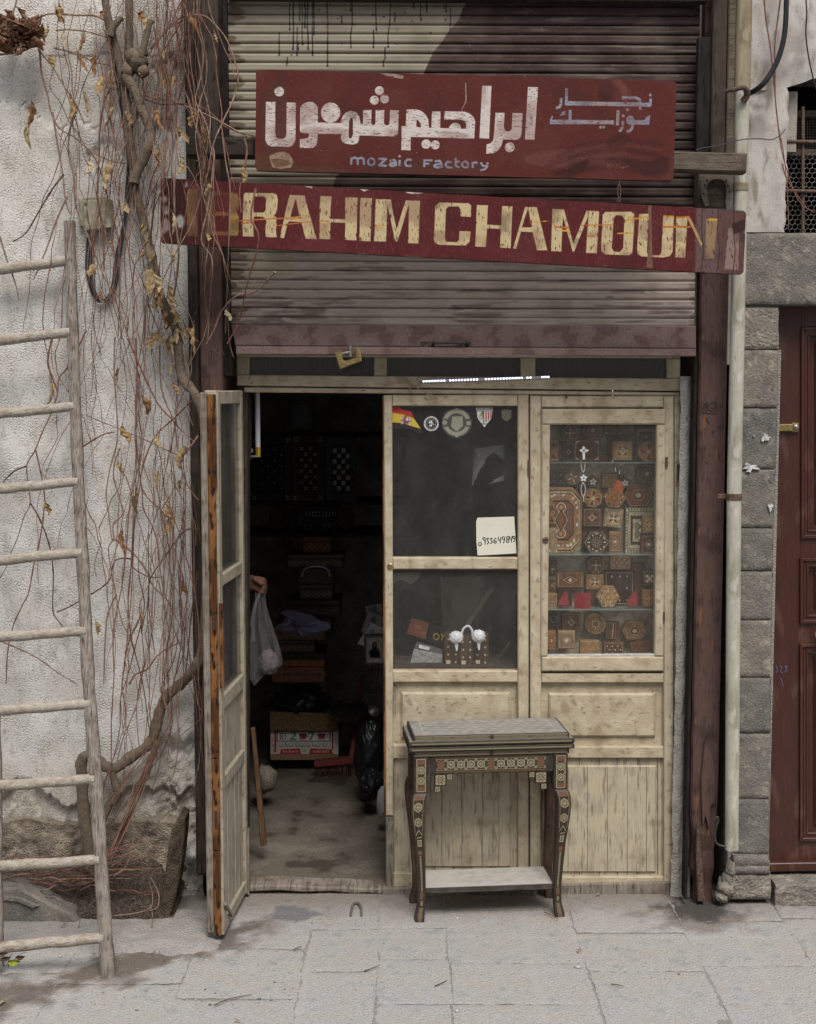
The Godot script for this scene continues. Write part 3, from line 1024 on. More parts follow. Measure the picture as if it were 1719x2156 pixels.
func build_shutter() -> void:
	var z := 0.105
	var t := thing("roller_shutter","half raised roller shutter, cream paint with a dark maroon slant","shutter",W(975,745,z))
	# its paint, drawn in the photograph's own units: 480..1470 by -60..750
	var c := Cv.new(990,810,L(0.265,0.235,0.18))
	c.xf = Transform2D(0,Vector2(-480,60))
	var dark := L(0.048,0.030,0.028)
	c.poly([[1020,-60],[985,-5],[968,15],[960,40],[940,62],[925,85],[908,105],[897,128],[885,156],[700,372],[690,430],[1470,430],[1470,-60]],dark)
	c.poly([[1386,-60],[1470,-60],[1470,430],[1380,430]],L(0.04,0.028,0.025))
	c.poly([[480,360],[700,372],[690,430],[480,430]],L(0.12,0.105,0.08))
	# bleached and rubbed part under the boards
	c.poly([[480,430],[1470,430],[1470,750],[480,750]],L(0.33,0.275,0.245))
	c.poly([[480,505],[620,510],[605,570],[480,600]],L(0.33,0.29,0.22))
	for q in [[560,640,70,10],[700,632,60,9],[600,662,85,12],[560,680,80,10],[650,650,40,7],[985,645,50,7],[1000,662,62,6],[985,675,60,5],[960,690,70,5],[1010,610,60,5],[1410,655,50,5],[1180,590,60,4],[1330,612,60,5],[760,560,90,4]]:
		for i in 14:
			c.disc(q[0] + rr(-0.6,0.6) * q[2],q[1] + rr(-0.6,0.6) * q[3],q[2] * rr(0.2,0.55),L(0.17,0.125,0.115),q[3] * rr(0.2,0.5),9)
	for i in 260:
		var x := rr(490,1450)
		var y := rr(545,700)
		c.disc(x,y,rr(6,40),[L(0.34,0.29,0.26),L(0.25,0.2,0.18),L(0.37,0.325,0.285),L(0.17,0.13,0.12)][rng.randi() % 4],rr(0.7,2.0),10)
	for i in 60:                                               # grime along the left guide
		var y := rr(-60,700)
		c.disc(482,y,rr(8,38),L(0.12,0.09,0.065),rr(3,9),10)
	for i in 34:
		c.disc(1466,rr(430,700),rr(6,22),L(0.2,0.165,0.14),rr(2,7),10)
	soften(c,3)
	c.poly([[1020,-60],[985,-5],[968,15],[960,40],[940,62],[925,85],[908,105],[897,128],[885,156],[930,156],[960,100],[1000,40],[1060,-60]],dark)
	# black drips
	for d in [[608,0,60],[615,0,100],[623,55,112],[634,-10,90],[629,0,40],[640,0,55],[645,-10,100],[655,0,112],[658,-20,70],[686,-20,135],[738,-20,96],[735,-20,20],[787,-20,60],[782,60,96],[816,-20,95],[806,96,135],[826,25,42],[866,0,15],[880,0,40],[893,-20,22],[933,-20,22],[942,15,72],[716,30,45],[586,65,112],[602,118,130],[625,88,100]]:
		var x: float = d[0]
		var pts := []
		for k in 6:
			pts.append(Vector2(x + rr(-0.8,0.8) - (4.0 if d[0] in [738,816,806] and k > 3 else 0.0),lerpf(d[1],d[2],k / 5.0)))
		c.stroke(pts,rr(1.6,3.2),L(0.03,0.03,0.028))
		c.disc(pts[5].x,pts[5].y,2.2,L(0.03,0.03,0.028),3.5,8)
	for i in 40:
		c.disc(rr(600,960),rr(0,150),rr(0.8,2.6),L(0.06,0.055,0.05),0.0,8)
	recipe("shutter",990,810,c.out(),[
		[301,6,4,Vector2i(1,1),[[0.45,L(0.2,0.165,0.13,0.0)],[0.8,L(0.14,0.115,0.09,0.45)]]],
		[302,40,3,Vector2i(8,1),[[0.1,L(0.12,0.095,0.08,0.3)],[0.42,L(0.2,0.17,0.14,0.0)],[0.62,L(0.3,0.26,0.22,0.0)],[0.95,L(0.33,0.29,0.24,0.4)]]],
		[303,120,2,Vector2i(1,1),[[0.8,L(0.4,0.36,0.3,0.0)],[0.92,L(0.42,0.38,0.32,0.5)]]]])
	await bake()
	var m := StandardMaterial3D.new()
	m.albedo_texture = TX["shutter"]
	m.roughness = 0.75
	m.metallic_specular = 0.25
	var p00 := W(480,-60,z)
	var p11 := W(1470,750,z)
	var x0 := W(481,400,z).x
	var x1 := W(1467,400,z).x
	var prof := [[0.0,-0.0055],[0.0012,-0.0015],[0.0035,0.0012],[0.008,0.0036],[0.012,0.0036],[0.0145,0.0031],[0.017,0.0032],[0.021,0.0040],[0.025,0.0034],[0.029,0.0],[0.0304,-0.0045],[0.0312,-0.0055]]
	var y := W(975,686,z).y
	var n := 0
	while y < 3.35:
		var b := MB.new()
		var dzs := rr(-0.001,0.001)
		var sag := rr(-0.0012,0.0012)
		var segs := 8
		for s in segs:
			for i in prof.size() - 1:
				var P := []
				for k in [[0,i],[1,i],[1,i + 1],[0,i + 1]]:
					var u := float(s + k[0]) / segs
					P.append(Vector3(lerpf(x0,x1,u),y + prof[k[1]][0] + sag * sin(u * PI) - u * 0.006,z + prof[k[1]][1] + dzs))
				var nn := Vector3(0,-(prof[i + 1][1] - prof[i][1]),prof[i + 1][0] - prof[i][0]).normalized()
				var nl := nn
				var nh := nn
				if i > 0:
					nl = (nn + Vector3(0,-(prof[i][1] - prof[i - 1][1]),prof[i][0] - prof[i - 1][0]).normalized()).normalized()
				if i < prof.size() - 2:
					nh = (nn + Vector3(0,-(prof[i + 2][1] - prof[i + 1][1]),prof[i + 2][0] - prof[i + 1][0]).normalized()).normalized()
				var T := []
				for q: Vector3 in P:
					T.append(Vector2((q.x - p00.x) / (p11.x - p00.x),(q.y - p00.y) / (p11.y - p00.y)))
				b.stri(P[0],P[1],P[2],nl,nl,nh,T[0],T[1],T[2])
				b.stri(P[0],P[2],P[3],nl,nh,nh,T[0],T[2],T[3])
		part("slat",b,m,t)
		y += 0.0312
		n += 1
	# bottom rail, folded steel
	recipe("rail",512,512,L(0.23,0.15,0.138),[
		[311,5,4,Vector2i(1,1),[[0.35,L(0.10,0.055,0.05,0.5)],[0.5,L(0.15,0.1,0.09,0.0)],[0.55,L(0.22,0.17,0.158,0.0)],[0.85,L(0.25,0.20,0.185,0.7)]]],
		[312,60,3,Vector2i(1,1),[[0.1,L(0.08,0.05,0.045,0.6)],[0.4,L(0.1,0.1,0.1,0.0)],[0.75,L(0.4,0.35,0.32,0.0)],[0.95,L(0.42,0.37,0.34,0.6)]]]])
	await bake()
	var rm := mat("shutter_rail",Color.WHITE,0.6,"rail",Vector3.ONE * 1.6)
	var b := MB.new()
	px(b,[[486,684],[1466,686],[1466,734],[496,728]],z + 0.006,0.02,0.003)
	var rail := part("bottom_rail",b,rm,t)
	b = MB.new()
	px(b,[[497,728.5],[1466,734.5],[1466,750],[497,746]],z + 0.026,0.04,0.003)
	part("bottom_flange",b,rm,t)
	for i in 9:
		b = MB.new()
		var w := W(540 + i * 112,689 + i * 0.3,z + 0.006)
		b.xf = Transform3D(Basis(Vector3.RIGHT,PI / 2),w)
		b.lathe([Vector2(0.006,0),Vector2(0.005,0.003),Vector2(0.0,0.004)],10)
		part("rivet",b,rm,t)
	b = MB.new()
	px(b,[[886,719],[912,719],[912,732],[886,732]],z + 0.009,0.003,0.001)
	px(b,[[962,719],[992,719],[992,732],[962,732]],z + 0.009,0.003,0.001)
	var h := part("handle_plate",b,MT.rust,t)
	b = MB.new()
	b.tube(smooth([W(912,727,z + 0.008),W(914,722,z + 0.028),W(922,721,z + 0.034),W(972,721,z + 0.034),W(982,722,z + 0.028),W(984,727,z + 0.008)],3),taper(16,0.0058,0.0058),8)
	part("handle",b,MT.iron,t)
	# shutter box above the frame's top edge on the right
	b = MB.new()
	px(b,[[480,-12],[1490,-14],[1490,3],[480,-4]],z + 0.05,0.04,0.003)
	part("guide_lintel",b,MT.dark_wood,t)
	# padlock hanging open from the shutter's rail
	t = thing("padlock","heavy brass padlock hung open on the shutter's lower edge","padlock",W(733,760,z + 0.04))
	b = MB.new()
	px(b,[[704,742],[719,738],[722,757],[726,760],[750,753],[749,733],[759,731],[762,760],[716,777]],z + 0.045,0.022,0.003)
	part("body",b,MT.brass,t)
	b = MB.new()
	b.tube([W(720,745,z + 0.034),W(738,741,z + 0.034)],[0.006,0.006],10)
	b.tube([W(738,728,z + 0.034),W(739,752,z + 0.034)],[0.0065,0.006],10)
	part("bolt",b,MT.steel,t)

# ---------------------------------------------------------------- shop front joinery
func pane(called: String,poly: Array,z: float,m: Material,parent: Node3D,label := "") -> MeshInstance3D:
	var b := MB.new()
	var q := []
	for p in poly:
		q.append(W(p[0],p[1],z))
	b.quad(q[3],q[2],q[1],q[0])
	return part(called,b,m,parent,label)

func bars(parent: Node3D,m: Material,called: String,list: Array,z: float,depth: float,bev := 0.003) -> void:
	for r in list:
		var b := MB.new()
		px(b,rect(r[0],r[1],r[2],r[3]) if r.size() == 4 else r[0],z,depth,bev)
		part(called,b,m,parent)

func sticker(parent: Node3D,poly: Array,z: float,img: Image,box: Array,label: String) -> void:   # printed film on the glass; box: the picture's corners in photograph units
	var b := MB.new()
	var r := []
	var uvs := []
	var pl := poly.duplicate()
	pl.reverse()
	var cc := 0.0
	for i in pl.size():
		var k: int = (i + 1) % pl.size()
		cc += pl[i][0] * pl[k][1] - pl[k][0] * pl[i][1]
	if cc > 0:
		pl.reverse()
	for p in pl:
		r.append(W(p[0],p[1],z))
		uvs.append(Vector2((p[0] - box[0]) / float(box[2] - box[0]),(p[1] - box[1]) / float(box[3] - box[1])))
	b.face(r,uvs)
	var m := StandardMaterial3D.new()
	m.albedo_texture = tex_of(img)
	m.roughness = 0.5
	part("sticker",b,m,parent,label)

func circle_px(x: float,y: float,r: float,n := 24,ry := 0.0) -> Array:
	var o := []
	for i in n:
		o.append([x + cos(TAU * i / n) * r,y + sin(TAU * i / n) * (ry if ry > 0 else r)])
	return o

func build_joinery() -> void:
	# fixed frame with three lights over the doors
	var t := thing("transom_window","cream transom frame of three dark panes under the shutter","window",W(965,820,-0.01))
	bars(t,MT.cream_h,"rail",[[[[499,789],[1433,797],[1433,823],[499,812]]],[[[498,700],[1433,700],[1433,754],[498,751]]]],0.004,0.07)
	bars(t,MT.cream_v,"stile",[[498,750.5,525,789],[788,752.5,815,791],[1097,753,1128,794],[1405,754,1433,796.5]],0.0,0.06)
	bars(t,MT.cream_h,"lower_rail",[[[[514,815],[1433,826],[1433,833],[514,826]]]],-0.004,0.06)
	for q in [[524,752,789,790],[814,753,1098,793],[1127,754,1406,796]]:
		pane("pane",rect(q[0],q[1],q[2],q[3]),-0.025,MT.glass_grimy,t)
	for q in [[532,752,780,788],[820,753,1090,790],[1134,755,1400,794]]:      # boards nailed behind the glass
		var b := MB.new()
		px(b,rect(q[0] - 6,q[1] - 6,q[2] + 6,q[3] + 6),-0.05,0.012)
		part("backing_board",b,MT.black_wood,t)
	# side posts of the frame
	t = thing("doorway","cream upright frame posts that carry the glazed door leaves","doorway",W(965,1870,-0.03))
	bars(t,MT.cream_v,"jamb",[[1420.5,833.5,1433,1868]],-0.006,0.07)
	var b := MB.new()
	px(b,rect(497,812.5,521,1866),-0.012,0.08,0.004)
	part("jamb",b,MT.dark_wood,t)
	b = MB.new()
	px(b,[[524,1866],[560,1863],[620,1864],[660,1867],[720,1868],[770,1871],[820,1869],[1432,1856],[1432,1886],[1100,1888],[820,1886],[770,1881],[745,1883],[700,1878],[640,1880],[590,1876],[522,1879]],0.008,0.09,0.006)
	part("sill",b,MT.grey_wood,t,"worn wooden sill across the doorway")

	# middle leaf
	t = thing("door_leaf","closed cream middle door leaf with stickers and a phone number","door",W(965,1860,-0.02))
	bars(t,MT.cream_v,"stile",[[[[808,832],[826,832],[829,1718],[813,1718]]],[1091,831,1113.5,1868]],0.0,0.042,0.004)
	b = MB.new()
	px(b,[[805.5,834],[807.8,834],[812.6,1718],[809,1718]],-0.003,0.035,0.001)
	part("worn_edge",b,MT.bare_wood,t,"bare orange wood along the leaf's left edge")
	b = MB.new()
	px(b,[[813,1719],[829.5,1719],[831,1880],[813,1880]],-0.004,0.036,0.004)
	part("stile_foot",b,MT.grey_wood,t,"bare grey lower end of the stile")
	bars(t,MT.cream_h,"rail",[[826.5,831.5,1090.5,855],[827,1174,1090.5,1199],[827,1412.5,1090.5,1437],[828,1569,1090.5,1598],[829,1838,1090.5,1868]],-0.0015,0.038,0.004)
	pane("pane",rect(825,854,1092,1175),-0.022,MT.glass,t)
	pane("pane",rect(826,1198,1092,1414),-0.022,MT.glass_dusty,t,"dusty lower pane")
	pane("dust_film",rect(826,855,1091,1174),-0.0228,MT.dust_film,t)
	pane("dust_film",rect(826,1199,1091,1413),-0.0228,MT.dust_film,t)
	b = MB.new()
	px(b,rect(826,1436,1092,1571),-0.024,0.01,0.0)
	part("panel",b,MT.cream_h,t)
	b = MB.new()
	px(b,rect(845,1458,1075,1554),-0.010,0.014,0.007)
	part("raised_panel",b,MT.cream_h,t)
	var x := 829.0
	while x < 1086:                                             # upright boards of the lower panel
		var w := minf(rr(38,44),1091.0 - x)
		b = MB.new()
		px(b,rect(x + 0.5,1597,x + w - 0.5,1840),-0.02 + rr(-0.0015,0.0015),0.015,0.002)
		part("plank",b,MT.peel_v,t)
		x += w
	b = MB.new()
	px(b,rect(894,1612,1076,1826),-0.011,0.0085,0.005)
	part("raised_panel",b,MT.peel_v,t)
	for gx in [930,972,1016,1050]:
		b = MB.new()
		px(b,rect(gx,1614,gx + 1.3,1824),-0.0104,0.001,0.0)
		part("joint",b,MT.grey_wood,t)
	# cylinder lock
	b = MB.new()
	b.xf = Transform3D(Basis(Vector3.RIGHT,PI / 2),W(822,1192.5,0.001))
	b.lathe([Vector2(0.0105,0),Vector2(0.0105,0.003),Vector2(0.0085,0.0045),Vector2(0.0065,0.0045),Vector2(0.006,0.002),Vector2(0.0,0.002)],20)
	b.box(Vector3(0,0.003,0),Vector3(0.0014,0.0028,0.007))
	part("lock_cylinder",b,MT.brass,t)
	# safety chain
	var cp := W(832,1443,0.002)
	for i in 5:
		b = MB.new()
		var q := cp + Vector3(-0.0005 * i,-0.012 - 0.0205 * i,0.002)
		var pts := []
		for k in 13:
			var a := TAU * k / 12.0
			pts.append(q + Vector3(cos(a) * 0.0045,sin(a) * 0.0125,sin(a * 1.0) * 0.0 + (0.0015 if i % 2 == 0 else 0.0)))
		b.tube(pts,taper(13,0.0011,0.0011),5,false)
		part("chain_link",b,MT.steel,t)
	b = MB.new()
	b.xf = Transform3D(Basis(Vector3.RIGHT,PI / 2),cp)
	b.lathe([Vector2(0.005,0),Vector2(0.004,0.004),Vector2(0.0,0.005)],10)
	part("chain_screw",b,MT.iron,t)
	hinge(t,1114,968,1000)
	# stickers
	var zs := -0.0212
	var c := Cv.new(264,240,L(0.05,0.045,0.05))
	c.xf = Transform2D(0,Vector2(4,4),0,Vector2(-826 * 4.0,-855 * 4.0))
	c.poly([[826,855],[846,857],[860,864],[880,868],[892,912],[826,912]],L(0.035,0.02,0.018))
	c.poly([[826,855],[840,857],[853,864],[866,866],[872,880],[860,876],[846,872],[826,869]],L(0.42,0.035,0.03))
	c.poly([[826,869],[846,872],[860,876],[872,881],[880,893],[887,903],[870,898],[850,891],[826,889]],L(0.62,0.45,0.05))
	c.box(848,878,862,892,L(0.3,0.25,0.2)); c.box(851,879,855,886,L(0.35,0.04,0.04)); c.box(855,879,860,886,L(0.6,0.58,0.55)); c.box(851,886,860,892,L(0.2,0.06,0.12))
	c.box(845,877,848,893,L(0.55,0.5,0.45)); c.box(862,880,865,896,L(0.55,0.5,0.45)); c.disc(855,876,3.5,L(0.25,0.1,0.03)); c.box(843,884,850,886,L(0.3,0.04,0.03)); c.box(860,886,867,888,L(0.3,0.04,0.03))
	sticker(t,[[826.5,856],[840,857],[853,864],[866,866],[873,880],[881,893],[891,913],[880,912],[868,905],[850,901],[834,904],[826.5,903]],zs,c.out(),[826,855,892,915],"red and yellow flag sticker with a crest")
	c = Cv.new(160,160,L(0.62,0.62,0.61))
	c.disc(80,80,62,L(0.02,0.02,0.02),0,32)
	c.disc(80,80,50,L(0.62,0.62,0.61),0,32)
	c.disc(80,80,47,L(0.02,0.02,0.02),0,32)
	c.poly([[50,66],[72,44],[96,48],[86,62],[104,70],[92,84],[70,74],[56,80]],L(0.66,0.66,0.65))
	c.poly([[62,92],[84,84],[94,96],[82,112],[60,110]],L(0.66,0.66,0.65))
	c.poly([[96,88],[112,80],[108,98]],L(0.66,0.66,0.65))
	ring_text(c,"HIDDEN VOICES",80,80,65,-2.75,0.46,15,L(0.03,0.03,0.03),false)
	ring_text(c,"GLOBAL",80,80,65,2.25,-0.28,15,L(0.03,0.03,0.03),true)
	sticker(t,circle_px(908.5,892,15.8),zs,c.out(),[892.7,876.2,924.3,907.8],"round black and white sticker with ring lettering")
	# back of a large club crest: a pale round film
	c = Cv.new(256,264,L(0.07,0.07,0.063))
	var pale := L(0.30,0.29,0.22)
	c.ring(128,132,98,34,pale)
	c.box(20,100,50,170,L(0.07,0.07,0.063)); c.box(206,100,240,170,L(0.07,0.07,0.063))
	c.disc(28,132,20,pale); c.disc(228,138,20,pale)
	c.poly([[90,80],[178,80],[182,160],[140,200],[128,206],[112,198],[80,165]],pale)
	c.disc(128,18,12,pale); c.disc(128,246,14,pale)
	sticker(t,circle_px(962,889.5,32,28),zs,c.out(),[930,857,994,922],"large round olive sticker seen from its back")
	c = Cv.new(150,172,L(0.6,0.6,0.59))
	c.poly([[10,30],[140,30],[136,90],[75,165],[14,90]],L(0.6,0.6,0.59))
	for i in 4:
		c.poly([[64 + i * 20,36],[74 + i * 20,36],[74 + i * 20,125 - i * 14],[64 + i * 20,138 - i * 14]],L(0.45,0.03,0.035))
	c.poly([[18,70],[60,40],[60,110],[34,96]],L(0.42,0.44,0.40))
	c.disc(60,44,14,L(0.05,0.2,0.05)); c.disc(44,62,9,L(0.35,0.25,0.1)); c.box(56,55,63,84,L(0.3,0.2,0.08))
	c.stroke([[8,30],[142,30],[136,92],[75,166],[14,92],[8,30]],4.0,L(0.05,0.05,0.05))
	c.text("ATHLETIC CLUB",10,6,16,L(0.03,0.03,0.03),true,130)
	c.text("BILBAO",48,128,14,L(0.03,0.03,0.03),true,54)
	sticker(t,[[1003,858.5],[1038,858.5],[1036.5,878],[1020.5,901],[1004.5,878]],zs,c.out(),[1002,858,1039,902],"shield sticker with red and white stripes")
	c = Cv.new(96,112,L(0.085,0.083,0.06))
	c.poly([[10,10],[86,10],[84,80],[48,104],[12,80]],L(0.15,0.145,0.10))
	c.ring(48,52,28,9,L(0.085,0.083,0.06)); c.poly([[36,40],[60,40],[58,62],[48,70],[38,62]],L(0.085,0.083,0.06))
	sticker(t,[[1056,862],[1067,860],[1078,863],[1077,880],[1067,888],[1057,880]],zs,c.out(),[1056,860,1078,888],"small olive crest sticker seen from its back")
	# torn film in the corner of the lower pane
	b = MB.new()
	var r := []
	for p in [[828,1203],[888,1203],[882,1218],[866,1231],[850,1222],[838,1222],[828,1232]]:
		r.append(W(p[0],p[1],-0.0205))
	r.reverse()
	b.face(r)
	part("torn_film",b,MT.glass_grimy,t)
	# the card with the number
	c = Cv.new(330,320,L(0.60,0.585,0.50))
	c.xf = Transform2D(0,Vector2(3.7,3.7),0,Vector2(-1002 * 3.7,-1087 * 3.7))
	var ink := L(0.012,0.012,0.016)
	var dg := [[[1009,1142],[1007,1147],[1010,1150],[1014,1147],[1013,1142],[1009,1142]],[[1022,1139],[1018,1136],[1017,1132],[1022,1132],[1023,1138],[1022,1147]],[[1025,1134],[1030,1133],[1027,1138],[1031,1142],[1026,1146]],[[1033,1134],[1038,1133],[1035,1138],[1039,1141],[1034,1145]],[[1046,1132],[1042,1138],[1042,1143],[1046,1144],[1048,1140],[1043,1139]],[[1052,1130],[1051,1137],[1057,1137]],[[1057,1131],[1056,1144]],[[1065,1136],[1060,1135],[1061,1130],[1066,1131],[1066,1137],[1063,1144]],[[1073,1129],[1069.5,1131],[1071,1135],[1076,1138],[1075,1142],[1070.5,1142],[1070,1138],[1075.5,1134],[1076,1130],[1073,1129]],[[1078,1129],[1077,1135],[1082,1135]],[[1083,1128],[1081,1142]],[[1088,1134],[1084,1133],[1085,1129],[1089,1130],[1089,1135],[1086,1142]]]
	for s in dg:
		var ss := []
		for p in s:
			ss.append([(p[0] - 1007) * 0.94 + 1007.5,p[1]])
		c.stroke(ss,1.9,ink)
	for i in 5:
		c.stroke([[1018 + i * 5,1100 + rr(0,6)],[1019 + i * 5,1106 + rr(0,8)]],0.5,L(0.4,0.38,0.33))
	var cb := MB.new()
	var fr := []
	var uvs := []
	for p in [[1003,1098],[1006,1090],[1083,1087.5],[1088,1165],[1040,1168],[1006,1169.5],[1003.5,1140]]:
		fr.append(W(p[0],p[1],-0.017))
		uvs.append(Vector2((p[0] - 1002) / 89.2,(p[1] - 1087) / 86.5))
	fr.reverse()
	uvs.reverse()
	cb.face(fr,uvs)
	var bk := []
	for p in fr:
		bk.append(p + Vector3(0,0,-0.0012))
	for i in fr.size():
		var k: int = (i + 1) % fr.size()
		cb.quad(bk[i],bk[k],fr[k],fr[i])
	bk.reverse()
	cb.face(bk)
	var cm := StandardMaterial3D.new()
	cm.albedo_texture = tex_of(c.out())
	cm.roughness = 0.8
	single("number_card",cb,cm,"white card with a handwritten phone number tucked in the upper pane","card")

	# right leaf with the glazed case door
	t = thing("door_leaf","closed cream right door leaf with a hinged glazed sash","door",W(1270,1860,-0.02))
	bars(t,MT.cream_v,"stile",[[1116.5,833,1140,1868],[1398.5,834,1419.5,1868]],0.0,0.042,0.004)
	bars(t,MT.cream_h,"rail",[[1140.5,833.5,1398,858],[1140.5,1418,1398,1438],[1140.5,1572,1398,1597],[1140.5,1846,1398,1868]],-0.0015,0.038,0.004)
	b = MB.new()
	px(b,rect(1140,1437,1399,1573),-0.024,0.01,0.0)
	part("panel",b,MT.cream_h,t)
	b = MB.new()
	px(b,rect(1156,1460,1381,1552),-0.010,0.014,0.007)
	part("raised_panel",b,MT.cream_h,t)
	x = 1140.0
	while x < 1394:
		var w := minf(rr(38,44),1399.0 - x)
		b = MB.new()
		px(b,rect(x + 0.5,1596,x + w - 0.5,1848),-0.02 + rr(-0.0015,0.0015),0.015,0.002)
		part("plank",b,MT.peel_v,t)
		x += w
	b = MB.new()
	px(b,rect(1158,1612,1382,1837),-0.011,0.0085,0.005)
	part("raised_panel",b,MT.peel_v,t)
	for gx in [1196,1237,1279,1321,1361]:
		b = MB.new()
		px(b,rect(gx,1614,gx + 1.3,1835),-0.0104,0.001,0.0)
		part("joint",b,MT.grey_wood,t)
	# its sash stands a little proud
	b = MB.new()
	px(b,rect(1141,861,1403,894),0.007,0.04,0.005)
	var sash := part("sash",b,MT.cream_h,t)
	b = MB.new()
	px(b,rect(1141,1383,1398,1414),0.007,0.04,0.005)
	part("sash_rail",b,MT.cream_h,sash)
	b = MB.new()
	px(b,[[1141,894.4],[1159,894.4],[1153.5,1382.6],[1139,1382.6]],0.0065,0.04,0.005)
	part("sash_stile",b,MT.cream_v,sash)
	b = MB.new()
	px(b,[[1384,894.4],[1403,894.4],[1398,1382.6],[1379,1382.6]],0.0065,0.04,0.005)
	part("sash_stile",b,MT.cream_v,sash)
	pane("sash_pane",[[1158,893],[1385,893],[1380,1384],[1153,1384]],-0.008,MT.glass_dusty,sash)
	pane("dust_film",[[1158,894],[1385,894],[1380,1383],[1153,1383]],-0.0088,MT.dust_film,sash)
	b = MB.new()
	px(b,[[1153,1379],[1380,1377],[1379,1384],[1153,1385]],-0.004,0.02,0.002)
	part("putty_line",b,mat("putty",L(0.55,0.53,0.49),0.8,"mottle",Vector3.ONE * 5.0),sash)
	b = MB.new()
	b.xf = Transform3D(Basis(Vector3.RIGHT,PI / 2),W(1149,1137,0.007))
	b.lathe([Vector2(0.011,0),Vector2(0.011,0.003),Vector2(0.008,0.005),Vector2(0.004,0.005),Vector2(0.0035,0.003),Vector2(0.0,0.003)],16)
	part("keyhole_plate",b,MT.rust,sash)
	hinge(t,1404,962,983)
	hinge(t,1398,1288,1310)
	hinge(t,1428,978,1014)
	b = MB.new()
	b.box(W(1193,834,0.012),Vector3(0.008,0.016,0.014),0.002)
	part("turn_catch",b,MT.rust,t)
	# LED strip and its wires
	t = thing("led_strip","lit white LED strip tacked along the transom rail","light",W(1020,798,0.012))
	var l0 := W(889,803,0.011)
	var l1 := W(1158,793.5,0.011)
	b = MB.new()
	var dx := (l1 - l0).normalized()
	b.xf = Transform3D(Basis(dx,Vector3.BACK.cross(dx),Vector3.BACK),(l0 + l1) / 2)
	b.box(Vector3.ZERO,Vector3(l0.distance_to(l1),0.0095,0.003),0.001)
	part("strip",b,mat("led_board",L(0.5,0.5,0.52),0.5),t)
	var n := 0
	for i in 43:
		if i in [8,19,20,34,37,38,39]:
			continue
		b = MB.new()
		var p := l0.lerp(l1,(i + 0.5) / 43.0) + Vector3(0,0,0.0022)
		b.box(p,Vector3(0.0048,0.0048,0.0018),0.0008)
		part("led_lamp",b,MT.led_glow,t)
	var al := AreaLight3D.new()
	al.name = "led_light"
	al.area_size = Vector2(l0.distance_to(l1),0.008)
	al.light_color = Color(0.86,0.9,1.0)
	al.light_energy = 0.035
	al.area_range = 3.0
	al.shadow_enabled = true
	add_child(al)
	al.position = (l0 + l1) / 2 + Vector3(0,0,0.006)
	al.rotation = Vector3(0,PI,0)
	for w in [[[891,803],[884,808],[872,812],[858,800],[852,797]],[[852,797],[862,806],[880,818],[892,824],[904,832],[911,828],[908,818]],[[855,804],[868,812],[862,820],[858,826]]]:
		var q := []
		for p in w:
			q.append(W(p[0],p[1],0.014))
		q = smooth(q,4)
		b = MB.new()
		b.tube(q,taper(q.size(),0.0022,0.0022),6)
		part("wire",b,mat("tan_wire",L(0.25,0.19,0.12),0.6),t)

func ring_text(c: Cv,s: String,cx: float,cy: float,r: float,a0: float,step: float,size: float,col: Color,under: bool) -> void:
	var n := s.length()
	var span := step * (n - 1) if step < 0 else 0.455 * (n - 1)
	for i in n:
		if s[i] == " ":
			continue
		var a := a0 + (step * i if step < 0 else step * i)
		if not under:
			a = -PI + 0.05 + (PI - 0.1) * i / (n - 1)
		else:
			a = PI - 0.75 - (PI - 1.5) * i / (n - 1)
		var keep := c.xf
		var rot := a + PI / 2 if not under else a - PI / 2
		c.xf = keep * Transform2D(rot,Vector2(cx + cos(a) * (r + 6),cy + sin(a) * (r + 6)))
		c.text(s[i],-4,-6,12,col,true,8 if s[i] != "I" else 2.5)
		c.xf = keep

func hinge(t: Node3D,x: float,y0: float,y1: float) -> void:
	var b := MB.new()
	var a := W(x,y0,0.005)
	var c := W(x,y1,0.005)
	b.tube([a,a.lerp(c,0.48),a.lerp(c,0.5),a.lerp(c,0.52),c],[0.0042,0.0042,0.003,0.0046,0.0046],10)
	part("hinge",b,MT.rust,t)

